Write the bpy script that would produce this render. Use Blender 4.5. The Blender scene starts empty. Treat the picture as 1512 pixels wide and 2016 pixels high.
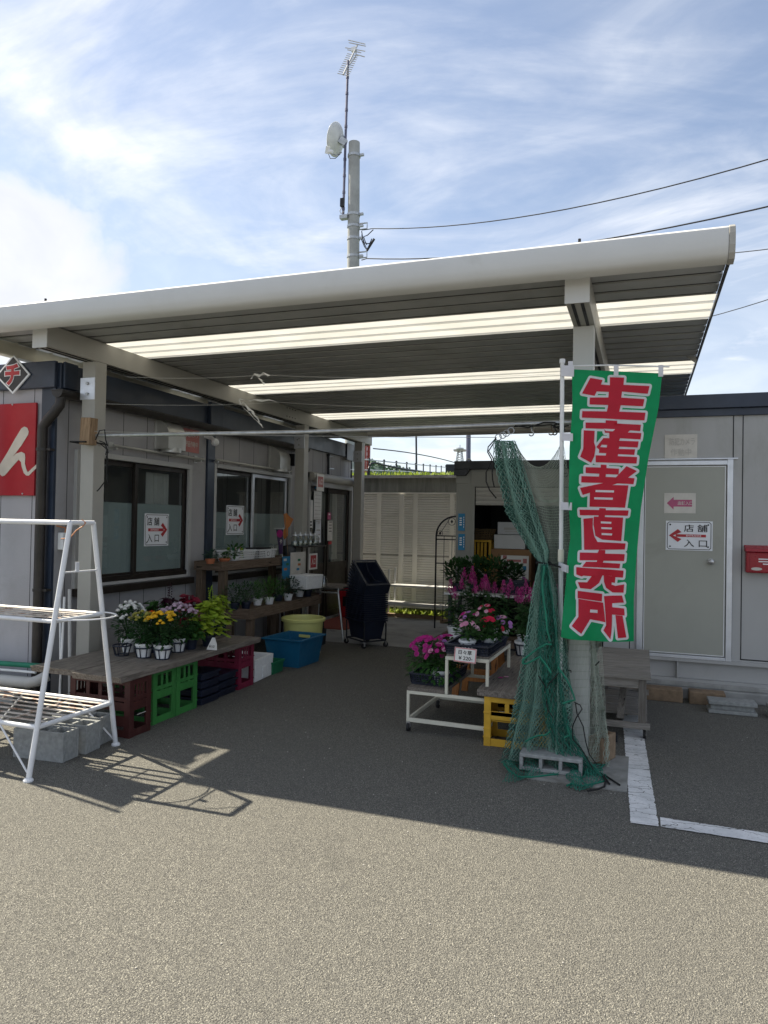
import bpy, bmesh, math, random
from mathutils import Vector, Matrix, Quaternion
import numpy as np
random.seed(7)
sc = bpy.context.scene
COL = sc.collection
V = Vector
rad = math.radians

# ---------------------------------------------------------------- camera
H = 1.58; FPX = 1420.0
yaw, pitch, roll = rad(-19.70), rad(0.87), rad(1.05)
fw = V((math.sin(yaw)*math.cos(pitch), math.cos(yaw)*math.cos(pitch), math.sin(pitch)))
r0 = V((math.cos(yaw), -math.sin(yaw), 0)); u0 = r0.cross(fw)
rt = math.cos(roll)*r0 + math.sin(roll)*u0
up = -math.sin(roll)*r0 + math.cos(roll)*u0
cam_d = bpy.data.cameras.new('camera'); cam = bpy.data.objects.new('camera', cam_d); COL.objects.link(cam)
cam.matrix_world = Matrix(((rt.x, up.x, -fw.x, 0), (rt.y, up.y, -fw.y, 0), (rt.z, up.z, -fw.z, H), (0, 0, 0, 1)))
cam_d.sensor_fit = 'VERTICAL'; cam_d.sensor_height = 36; cam_d.lens = FPX/2016*36
cam_d.clip_start = 0.05; cam_d.clip_end = 3000
sc.camera = cam

# ---------------------------------------------------------------- sky, sun, exposure
LIGHT = V((0.89, -0.172, -1.0)).normalized()          # the way the sunlight travels
SUN_EL = math.asin(-LIGHT.z); SUN_ROT = math.atan2(-LIGHT.x, -LIGHT.y)
sun_d = bpy.data.lights.new('sun', 'SUN'); sun = bpy.data.objects.new('sun', sun_d); COL.objects.link(sun)
sun_d.energy = 5.0; sun_d.angle = rad(0.5); sun_d.color = (1.0, 0.91, 0.74)
sun.rotation_euler = LIGHT.to_track_quat('-Z', 'Y').to_euler(); sun.location = (-20, 5, 25)
w = bpy.data.worlds.new('World'); sc.world = w; w.use_nodes = True
N = w.node_tree.nodes; LK = w.node_tree.links
for n in list(N): N.remove(n)
out = N.new('ShaderNodeOutputWorld'); bg = N.new('ShaderNodeBackground'); LK.new(bg.outputs[0], out.inputs[0])
bg.inputs['Strength'].default_value = 0.072
sky = N.new('ShaderNodeTexSky'); sky.sky_type = 'NISHITA'; sky.sun_disc = False
sky.sun_elevation = SUN_EL; sky.sun_rotation = SUN_ROT; sky.air_density = 1.0; sky.dust_density = 0.6; sky.ozone_density = 1.4
def wn(t, **k):
    n = N.new(t)
    for a, b in k.items(): setattr(n, a, b)
    return n
def wmath(op, a, b=None, clamp=False):
    n = wn('ShaderNodeMath', operation=op); n.use_clamp = clamp
    for i, x in enumerate((a, b)):
        if x is None: continue
        if isinstance(x, (int, float)): n.inputs[i].default_value = x
        else: LK.new(x, n.inputs[i])
    return n.outputs[0]
tc = wn('ShaderNodeTexCoord'); sp = wn('ShaderNodeSeparateXYZ'); LK.new(tc.outputs['Generated'], sp.inputs[0])
dz = wmath('ADD', wmath('MAXIMUM', sp.outputs[2], 0.0), 0.16)
cb = wn('ShaderNodeCombineXYZ'); LK.new(wmath('DIVIDE', sp.outputs[0], dz), cb.inputs[0]); LK.new(wmath('DIVIDE', sp.outputs[1], dz), cb.inputs[1])
def cloud(scale, rot, stretch, detail, dist, lo, hi, rough=0.6, off=(0, 0, 0)):
    m = wn('ShaderNodeMapping'); m.inputs['Rotation'].default_value = (0, 0, rad(rot)); m.inputs['Scale'].default_value = stretch; m.inputs['Location'].default_value = off
    LK.new(cb.outputs[0], m.inputs[0])
    n = wn('ShaderNodeTexNoise'); n.inputs['Scale'].default_value = scale; n.inputs['Detail'].default_value = detail
    n.inputs['Roughness'].default_value = rough; n.inputs['Distortion'].default_value = dist
    LK.new(m.outputs[0], n.inputs['Vector'])
    r = wn('ShaderNodeMapRange'); r.interpolation_type = 'SMOOTHSTEP'
    r.inputs['From Min'].default_value = lo; r.inputs['From Max'].default_value = hi
    LK.new(n.outputs[0], r.inputs['Value'])
    return r.outputs[0]
c1 = cloud(0.9, 35, (1.0, 1.5, 1), 10, 0.9, 0.43, 0.68, 0.62, (1.7, 0.4, 0))
c2 = cloud(2.1, 20, (0.8, 1.6, 1), 7, 1.0, 0.42, 0.82, 0.56, (4.0, 2.0, 0))
base = wmath('ADD', wmath('MULTIPLY', c1, 0.62), wmath('MULTIPLY', c2, 0.45), True)
hz = wn('ShaderNodeMapRange'); hz.inputs['From Min'].default_value = 0.0; hz.inputs['From Max'].default_value = 0.42
hz.inputs['To Min'].default_value = 0.75; hz.inputs['To Max'].default_value = 0.0; LK.new(sp.outputs[2], hz.inputs['Value'])
fac = wmath('MAXIMUM', base, hz.outputs[0], True)
lf = wn('ShaderNodeMapRange'); lf.interpolation_type = 'SMOOTHSTEP'; lf.inputs['From Min'].default_value = -0.25; lf.inputs['From Max'].default_value = -0.85; lf.inputs['To Max'].default_value = 0.30; LK.new(sp.outputs[0], lf.inputs['Value'])
fac = wmath('ADD', fac, wmath('MULTIPLY', lf.outputs[0], wmath('ADD', c2, 0.35)), True)
fac = wmath('ADD', wmath('MULTIPLY', fac, 0.84), 0.15, True)
# a brighter, greyer cumulus bank low on the left
c3 = cloud(3.2, 0, (1, 1, 1), 8, 0.4, 0.35, 0.65, 0.55, (0, 0, 3))
mxg = wn('ShaderNodeMix', data_type='RGBA'); LK.new(c3, mxg.inputs['Factor'])
mxg.inputs['A'].default_value = (5.9, 6.2, 6.9, 1); mxg.inputs['B'].default_value = (7.6, 7.7, 7.9, 1)
# the cumulus bank low on the left
d0 = (fw+rt*((20-756)/FPX)-up*((560-1008)/FPX)).normalized()
dp = wn('ShaderNodeVectorMath', operation='DOT_PRODUCT'); LK.new(tc.outputs['Generated'], dp.inputs[0]); dp.inputs[1].default_value = tuple(d0)
pn = wn('ShaderNodeTexNoise'); pn.inputs['Scale'].default_value = 9.0; pn.inputs['Detail'].default_value = 9; pn.inputs['Roughness'].default_value = .55; pn.inputs['Distortion'].default_value = .3; LK.new(tc.outputs['Generated'], pn.inputs['Vector'])
mr = wn('ShaderNodeMapRange'); mr.inputs['From Min'].default_value = .987; mr.inputs['From Max'].default_value = 1.0; mr.inputs['To Max'].default_value = .75; LK.new(dp.outputs['Value'], mr.inputs['Value'])
pu = wn('ShaderNodeMapRange'); pu.interpolation_type = 'SMOOTHSTEP'; pu.inputs['From Min'].default_value = .62; pu.inputs['From Max'].default_value = 1.0; LK.new(wmath('ADD', mr.outputs[0], pn.outputs[0]), pu.inputs['Value'])
mxc = wn('ShaderNodeMix', data_type='RGBA'); LK.new(pn.outputs[0], mxc.inputs['Factor']); mxc.inputs['A'].default_value = (7.3, 7.35, 7.5, 1); mxc.inputs['B'].default_value = (4.6, 4.9, 5.5, 1)
mxq = wn('ShaderNodeMix', data_type='RGBA'); LK.new(pu.outputs[0], mxq.inputs['Factor']); LK.new(mxg.outputs['Result'], mxq.inputs['A']); LK.new(mxc.outputs['Result'], mxq.inputs['B'])
fac = wmath('MAXIMUM', fac, pu.outputs[0])
mx = wn('ShaderNodeMix', data_type='RGBA'); LK.new(fac, mx.inputs['Factor']); LK.new(sky.outputs[0], mx.inputs['A']); LK.new(mxq.outputs['Result'], mx.inputs['B'])
LK.new(mx.outputs['Result'], bg.inputs['Color'])
sc.view_settings.view_transform = 'Standard'; sc.view_settings.look = 'None'
sc.view_settings.exposure = 1.15; sc.view_settings.gamma = 1.0; sc.view_settings.use_curve_mapping = False
sc.render.engine = 'CYCLES'; sc.cycles.use_denoising = True; sc.cycles.max_bounces = 7; sc.cycles.transparent_max_bounces = 12
sc.render.resolution_x = 768; sc.render.resolution_y = 1024

# ---------------------------------------------------------------- helpers
def at(px, py, X=None, Y=None, Z=None):
    """the point of the place seen at photo pixel (px, py) on a plane X=, Y= or Z=."""
    d = fw + rt*((px-756)/FPX) - up*((py-1008)/FPX)
    if X is not None: t = X/d.x
    elif Y is not None: t = Y/d.y
    else: t = (Z-H)/d.z
    return V((0, 0, H)) + d*t
def rnd(a, b): return random.uniform(a, b)
def rvec():
    while True:
        v = V((rnd(-1, 1), rnd(-1, 1), rnd(-1, 1)))
        if 0.01 < v.length < 1: return v.normalized()

class MB:
    """collects shapes; build() links them as ONE mesh object"""
    def __init__(s): s.v = []; s.f = []; s.m = []
    def add(s, vs, fs, mi=0):
        o = len(s.v); s.v += [tuple(p) for p in vs]
        for f in fs: s.f.append(tuple(i+o for i in f)); s.m.append(mi)
    def box(s, x0, x1, y0, y1, z0, z1, mi=0):
        s.add([(x0,y0,z0),(x1,y0,z0),(x1,y1,z0),(x0,y1,z0),(x0,y0,z1),(x1,y0,z1),(x1,y1,z1),(x0,y1,z1)],
              [(0,3,2,1),(4,5,6,7),(0,1,5,4),(1,2,6,5),(2,3,7,6),(3,0,4,7)], mi)
    def obox(s, c, size, rot=(0,0,0), mi=0):
        from mathutils import Euler
        R = Euler(rot).to_matrix(); a, b, d = (x/2 for x in size)
        P = [V(c)+R@V((i*a, j*b, k*d)) for k in (-1,1) for (i,j) in ((-1,-1),(1,-1),(1,1),(-1,1))]
        s.add(P, [(0,3,2,1),(4,5,6,7),(0,1,5,4),(1,2,6,5),(2,3,7,6),(3,0,4,7)], mi)
    def bar(s, p, q, wd, ht=None, mi=0, upv=(0,0,1)):
        p, q = V(p), V(q); ht = ht or wd; d = (q-p).normalized(); u = V(upv)
        if abs(d.dot(u)) > .95: u = V((0,1,0)) if abs(d.y) < .9 else V((1,0,0))
        sd = d.cross(u).normalized()*wd/2; uu = sd.cross(d).normalized()*ht/2
        P = [x+a*sd+b*uu for x in (p,q) for (a,b) in ((-1,-1),(1,-1),(1,1),(-1,1))]
        s.add(P, [(0,1,2,3),(7,6,5,4),(0,4,5,1),(1,5,6,2),(2,6,7,3),(3,7,4,0)], mi)
    def tube(s, pts, r, n=8, mi=0, closed=False, cap=True):
        pts = [V(p) for p in pts]; k = len(pts); rs = r if isinstance(r, (list, tuple)) else [r]*k
        nrm = None; vs = []
        for i, p in enumerate(pts):
            if closed: t = pts[(i+1) % k]-pts[i-1]
            else: t = pts[min(i+1, k-1)]-pts[max(i-1, 0)]
            t = t.normalized() if t.length > 1e-9 else V((0,0,1))
            if nrm is None: nrm = t.orthogonal().normalized()
            else:
                nrm = nrm - t*nrm.dot(t)
                nrm = nrm.normalized() if nrm.length > 1e-6 else t.orthogonal().normalized()
            b = t.cross(nrm)
            for j in range(n):
                a = 2*math.pi*j/n; vs.append(p+(nrm*math.cos(a)+b*math.sin(a))*rs[i])
        fs = []
        for i in range(k if closed else k-1):
            for j in range(n):
                a, b = i*n+j, i*n+(j+1) % n; c, d = ((i+1) % k)*n+(j+1) % n, ((i+1) % k)*n+j
                fs.append((a, b, c, d))
        if cap and not closed and n > 2: fs.append(tuple(range(n-1, -1, -1))); fs.append(tuple((k-1)*n+j for j in range(n)))
        s.add(vs, fs, mi)
    def lathe(s, prof, c=(0,0,0), n=20, mi=0, sx=1, sy=1):
        vs = []; fs = []
        for r, z in prof:
            for j in range(n):
                a = 2*math.pi*j/n; vs.append((c[0]+r*sx*math.cos(a), c[1]+r*sy*math.sin(a), c[2]+z))
        for i in range(len(prof)-1):
            for j in range(n): fs.append((i*n+j, i*n+(j+1) % n, (i+1)*n+(j+1) % n, (i+1)*n+j))
        s.add(vs, fs, mi)
    def poly(s, pts, mi=0): s.add(pts, [tuple(range(len(pts)))], mi)
    def prism(s, pts, vec, mi=0):
        n = len(pts); vec = V(vec); P = [V(p) for p in pts]; Q = [p+vec for p in P]
        s.add(P+Q, [tuple(range(n-1,-1,-1)), tuple(range(n,2*n))]+[(i,(i+1)%n,n+(i+1)%n,n+i) for i in range(n)], mi)
    def ball(s, c, r, mi=0, n=6, m=4, sz=1.0):
        vs = [(c[0], c[1], c[2]-r*sz)]; fs = []
        for i in range(1, m):
            ph = -math.pi/2+math.pi*i/m
            for j in range(n):
                a = 2*math.pi*j/n; vs.append((c[0]+r*math.cos(ph)*math.cos(a), c[1]+r*math.cos(ph)*math.sin(a), c[2]+r*sz*math.sin(ph)))
        vs.append((c[0], c[1], c[2]+r*sz)); L = len(vs)-1
        for j in range(n): fs.append((0, 1+(j+1) % n, 1+j)); fs.append((L, L-n+j, L-n+(j+1) % n))
        for i in range(m-2):
            for j in range(n): a = 1+i*n; fs.append((a+j, a+(j+1) % n, a+n+(j+1) % n, a+n+j))
        s.add(vs, fs, mi)
    def leaf(s, p, d, L, W, mi=0, droop=.25, nv=None):
        p = V(p); d = V(d).normalized(); sd = d.cross(nv or V((0,0,1)))
        if sd.length < .05: sd = d.orthogonal()
        sd = (sd.normalized()+rvec()*.35).normalized(); nn = sd.cross(d).normalized()
        a = p+d*L*.38; t = p+d*L - V((0,0,1))*L*droop
        s.add([p, a+sd*W/2-nn*W*.12, a+d*L*.32+sd*W*.36-V((0,0,1))*L*droop*.5-nn*W*.06, t, a+d*L*.32-sd*W*.36-V((0,0,1))*L*droop*.5-nn*W*.06, a-sd*W/2-nn*W*.12, a],
              [(0,1,6),(6,1,2),(6,2,3),(6,3,4),(6,4,5),(6,5,0)], mi)
    def build(s, name, mats, parent=None, world=True, smooth=False, bevel=0, loc=None):
        me = bpy.data.meshes.new(name); vs = s.v
        if parent is not None and world:
            inv = (Matrix.Translation(parent.location) @ parent.rotation_euler.to_matrix().to_4x4()).inverted() if not parent.parent else None
            if inv is None:
                g = parent.parent; inv = (Matrix.Translation(g.location) @ g.rotation_euler.to_matrix().to_4x4()).inverted()
            vs = [tuple(inv @ V(p)) for p in vs]
        if loc is not None: vs = [(a-loc[0], b-loc[1], c-loc[2]) for a, b, c in vs]
        me.from_pydata(vs, [], s.f); me.update()
        if not isinstance(mats, (list, tuple)): mats = [mats]
        for m in mats: me.materials.append(m)
        me.polygons.foreach_set('material_index', s.m)
        if smooth: me.polygons.foreach_set('use_smooth', [True]*len(me.polygons))
        o = bpy.data.objects.new(name, me); COL.objects.link(o)
        if parent is not None: o.parent = parent
        if loc is not None: o.location = loc
        if bevel:
            b = o.modifiers.new('bevel', 'BEVEL'); b.width = bevel; b.segments = 2; b.limit_method = 'ANGLE'; b.angle_limit = rad(40)
        if smooth:
            try: me.set_sharp_from_angle(angle=rad(40))
            except Exception: pass
        return o

LABELS = set()
def tag(o, label, cat, group=None):
    o['label'] = label; o['category'] = cat
    if group: o['group'] = group
    return o
def thing(name, label, cat, loc=(0,0,0), rz=0.0, group=None):
    o = bpy.data.objects.new(name, None); COL.objects.link(o); o.location = loc; o.rotation_euler = (0,0,rz); o.empty_display_size = .1
    return tag(o, label, cat, group)
def struct(o): o['kind'] = 'structure'; return o
def stuff(o): o['kind'] = 'stuff'; return o
def kids(o): return [c for c in bpy.data.objects if c.parent == o]
def copy_tree(o, parent=None):
    c = o.copy(); COL.objects.link(c)
    if parent is not None: c.parent = parent
    for ch in kids(o): copy_tree(ch, c)
    return c
def clone(o, loc, rz, label, group=None):
    c = copy_tree(o); c.location = loc; c.rotation_euler = (0,0,rz); c['label'] = label
    if group: c['group'] = group
    return c

# ---------------------------------------------------------------- materials
def srgb(r, g, b):
    f = lambda c: (c/255/12.92) if c/255 <= .04045 else ((c/255+.055)/1.055)**2.4
    return (f(r), f(g), f(b))
class NT:
    def __init__(s, name):
        s.m = bpy.data.materials.new(name); s.m.use_nodes = True; s.t = s.m.node_tree; s.n = s.t.nodes; s.l = s.t.links
        s.b = s.n['Principled BSDF']; s.o = s.n['Material Output']; s.c = s.n.new('ShaderNodeTexCoord').outputs['Object']
    def new(s, t, **k):
        n = s.n.new(t)
        for a, b in k.items(): setattr(n, a, b)
        return n
    def put(s, sock, x):
        if hasattr(x, 'is_linked') or hasattr(x, 'node'): s.l.new(x, sock)
        else: sock.default_value = x
    def noise(s, scale, detail=4, rough=.55, stretch=(1,1,1), dist=0, off=(0,0,0)):
        m = s.new('ShaderNodeMapping'); m.inputs['Scale'].default_value = stretch; m.inputs['Location'].default_value = off; s.l.new(s.c, m.inputs[0])
        n = s.new('ShaderNodeTexNoise'); n.inputs['Scale'].default_value = scale; n.inputs['Detail'].default_value = detail
        n.inputs['Roughness'].default_value = rough; n.inputs['Distortion'].default_value = dist; s.l.new(m.outputs[0], n.inputs['Vector']); return n.outputs[0]
    def voro(s, scale, feat='F1', stretch=(1,1,1)):
        m = s.new('ShaderNodeMapping'); m.inputs['Scale'].default_value = stretch; s.l.new(s.c, m.inputs[0])
        n = s.new('ShaderNodeTexVoronoi', feature=feat); n.inputs['Scale'].default_value = scale; s.l.new(m.outputs[0], n.inputs['Vector']); return n
    def ramp(s, x, a, b, lo=0., hi=1.):
        r = s.new('ShaderNodeMapRange'); r.interpolation_type = 'SMOOTHSTEP'
        r.inputs['From Min'].default_value = a; r.inputs['From Max'].default_value = b; r.inputs['To Min'].default_value = lo; r.inputs['To Max'].default_value = hi
        s.l.new(x, r.inputs['Value']); return r.outputs[0]
    def math(s, op, a, b=None):
        n = s.new('ShaderNodeMath', operation=op)
        for i, x in enumerate((a, b)):
            if x is not None: s.put(n.inputs[i], x)
        return n.outputs[0]
    def mix(s, f, a, b):
        n = s.new('ShaderNodeMix', data_type='RGBA')
        s.put(n.inputs['Factor'], f)
        for k, x in (('A', a), ('B', b)):
            if isinstance(x, tuple): n.inputs[k].default_value = (*x[:3], 1)
            else: s.l.new(x, n.inputs[k])
        return n.outputs['Result']
    def bump(s, h, strength=.3, dist=.01):
        b = s.new('ShaderNodeBump'); b.inputs['Strength'].default_value = strength; b.inputs['Distance'].default_value = dist
        s.l.new(h, b.inputs['Height']); s.l.new(b.outputs[0], s.b.inputs['Normal'])
    def sep(s):
        n = s.new('ShaderNodeSeparateXYZ'); s.l.new(s.c, n.inputs[0]); return n.outputs
    def base(s, col, rough=.5, metal=0., spec=.5):
        s.put(s.b.inputs['Base Color'], (*col[:3], 1) if isinstance(col, tuple) else col)
        s.put(s.b.inputs['Roughness'], rough); s.b.inputs['Metallic'].default_value = metal; s.b.inputs['Specular IOR Level'].default_value = spec
def sc3(c, k): return tuple(min(1, x*k) for x in c)
def pm(name, col, rough=.55, metal=0., var=.12, vs=5., bump=0., bs=60., stretch=(1,1,1), spec=.4, stain=None, seam=None, stain_s=2.0, stain_lo=.52):
    t = NT(name); f = t.noise(vs, 5, .6, stretch)
    c = t.mix(t.ramp(f, .25, .75), sc3(col, 1-var), sc3(col, 1+var))
    if stain: c = t.mix(t.ramp(t.noise(stain_s, 7, .68, stretch, .6, (3,1,2)), stain_lo, stain_lo+.22), c, stain)
    if seam:
        ax, pitch, wd = seam[:3]; x = t.sep()[ax]; md = t.math('FLOORED_MODULO', x, pitch); k = t.math('LESS_THAN', md, wd)
        c = t.mix(k, c, seam[3] if len(seam) > 3 else sc3(col, .12))
    r = t.ramp(t.noise(vs*2.3, 3), .2, .8, max(.03, rough-.08), min(1, rough+.08))
    t.base(c, r, metal, spec)
    if bump: t.bump(t.noise(bs, 5, .6, stretch), bump)
    return t.m
def leafm(name, col, var=.35, trans=.3, col2=None):
    t = NT(name); f = t.noise(14, 3); c = t.mix(t.ramp(f, .3, .7), sc3(col, 1-var), col2 or sc3(col, 1+var)); t.base(c, .5, 0, .35)
    tr = t.new('ShaderNodeBsdfTranslucent'); t.l.new(c, tr.inputs[0]); ms = t.new('ShaderNodeMixShader'); ms.inputs[0].default_value = trans
    t.l.new(t.b.outputs[0], ms.inputs[1]); t.l.new(tr.outputs[0], ms.inputs[2]); t.l.new(ms.outputs[0], t.o.inputs[0]); return t.m
def wood(name, col, dark, scale=3., axis=1, rough=.8, bump=.35):
    st = [9., 9., 9.]; st[axis] = .7
    t = NT(name); f = t.noise(scale*3, 8, .65, tuple(st), .5); g = t.noise(1.6, 3)
    c = t.mix(t.ramp(f, .32, .68), dark, col); c = t.mix(t.ramp(g, .35, .7, 0, .45), c, sc3(col, .55))
    cr = t.noise(scale*1.1, 4, .5, tuple(st), .2, (7,3,1)); c = t.mix(t.ramp(cr, .66, .70), c, sc3(dark, .25))
    t.base(c, rough, 0, .25); t.bump(f, bump); return t.m
def glass(name, tint=(.75,.8,.8), clear=.8, rough=.02):
    t = NT(name); t.base((.50,.53,.53), rough, .9, .6)
    tr = t.new('ShaderNodeBsdfTransparent'); tr.inputs[0].default_value = (*tint, 1); ms = t.new('ShaderNodeMixShader')
    fr = t.new('ShaderNodeLayerWeight'); fr.inputs[0].default_value = .5
    k = t.math('SUBTRACT', clear, t.math('MULTIPLY', t.math('POWER', fr.outputs['Facing'], 3.0), .75)); t.l.new(k, ms.inputs[0]); t.l.new(t.b.outputs[0], ms.inputs[1]); t.l.new(tr.outputs[0], ms.inputs[2])
    t.l.new(ms.outputs[0], t.o.inputs[0]); return t.m

def asphalt():
    t = NT('asphalt')
    v = t.voro(150.); v2 = t.voro(330.)
    lum = t.new('ShaderNodeSeparateColor'); t.l.new(v.outputs['Color'], lum.inputs[0])
    lum2 = t.new('ShaderNodeSeparateColor'); t.l.new(v2.outputs['Color'], lum2.inputs[0])
    c = t.mix(t.ramp(lum.outputs[0], .15, .95), (.098,.095,.086), (.158,.152,.135))
    c = t.mix(t.ramp(lum2.outputs[1], .62, .95, 0, .7), c, (.335,.32,.265))
    c = t.mix(t.ramp(lum2.outputs[2], .62, .95, 0, .65), c, (.025,.025,.024))
    c = t.mix(t.ramp(lum2.outputs[0], .955, .97), c, (.40,.385,.33))
    big = t.noise(.55, 5, .6); c = t.mix(t.ramp(big, .35, .7, 0, .35), c, (.125,.122,.110))
    d2 = t.noise(2.7, 6, .7); c = t.mix(t.ramp(d2, .55, .8, 0, .25), c, (.07,.068,.063))
    st = t.noise(.9, 6, .6, (1,1,1), .8, (5,2,0)); c = t.mix(t.ramp(st, .60, .72, 0, .30), c, (.055,.054,.05)); st2 = t.noise(1.7, 5, .6, (1,.35,1), .4, (1,9,0)); c = t.mix(t.ramp(st2, .58, .72, 0, .22), c, (.20,.195,.175))
    t.base(c, .9, 0, .3); t.bump(t.math('ADD', v.outputs['Distance'], t.math('MULTIPLY', v2.outputs['Distance'], .5)), .9, .006); return t.m
def roadpaint():
    t = NT('road_paint')
    m = t.new('ShaderNodeMapping'); m.inputs['Scale'].default_value = (1.6, 7.0, 1); t.l.new(t.c, m.inputs[0])
    wv = t.noise(5, 4); off = t.new('ShaderNodeVectorMath', operation='ADD'); t.l.new(m.outputs[0], off.inputs[0])
    cmb = t.new('ShaderNodeCombineXYZ'); t.l.new(t.math('MULTIPLY', wv, 1.2), cmb.inputs[0]); t.l.new(t.math('MULTIPLY', wv, .8), cmb.inputs[1]); t.l.new(cmb.outputs[0], off.inputs[1])
    v = t.new('ShaderNodeTexVoronoi', feature='DISTANCE_TO_EDGE'); v.inputs['Scale'].default_value = 1.3; t.l.new(off.outputs[0], v.inputs['Vector'])
    cr = t.ramp(v.outputs[0], .003, .014, .9, 0)
    chip = t.ramp(t.noise(40, 7, .8), .60, .66)
    f = t.math('MAXIMUM', cr, chip)
    c = t.mix(t.ramp(t.noise(6, 5), .3, .75), (.58,.59,.59), (.76,.76,.76)); c = t.mix(t.ramp(t.noise(70, 5, .7), .5, .75, 0, .5), c, (.30,.30,.29))
    t.base(c, .8, 0, .3); tr = t.new('ShaderNodeBsdfTransparent'); ms = t.new('ShaderNodeMixShader'); t.l.new(f, ms.inputs[0]); t.l.new(t.b.outputs[0], ms.inputs[1]); t.l.new(tr.outputs[0], ms.inputs[2]); t.l.new(ms.outputs[0], t.o.inputs[0]); return t.m

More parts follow.
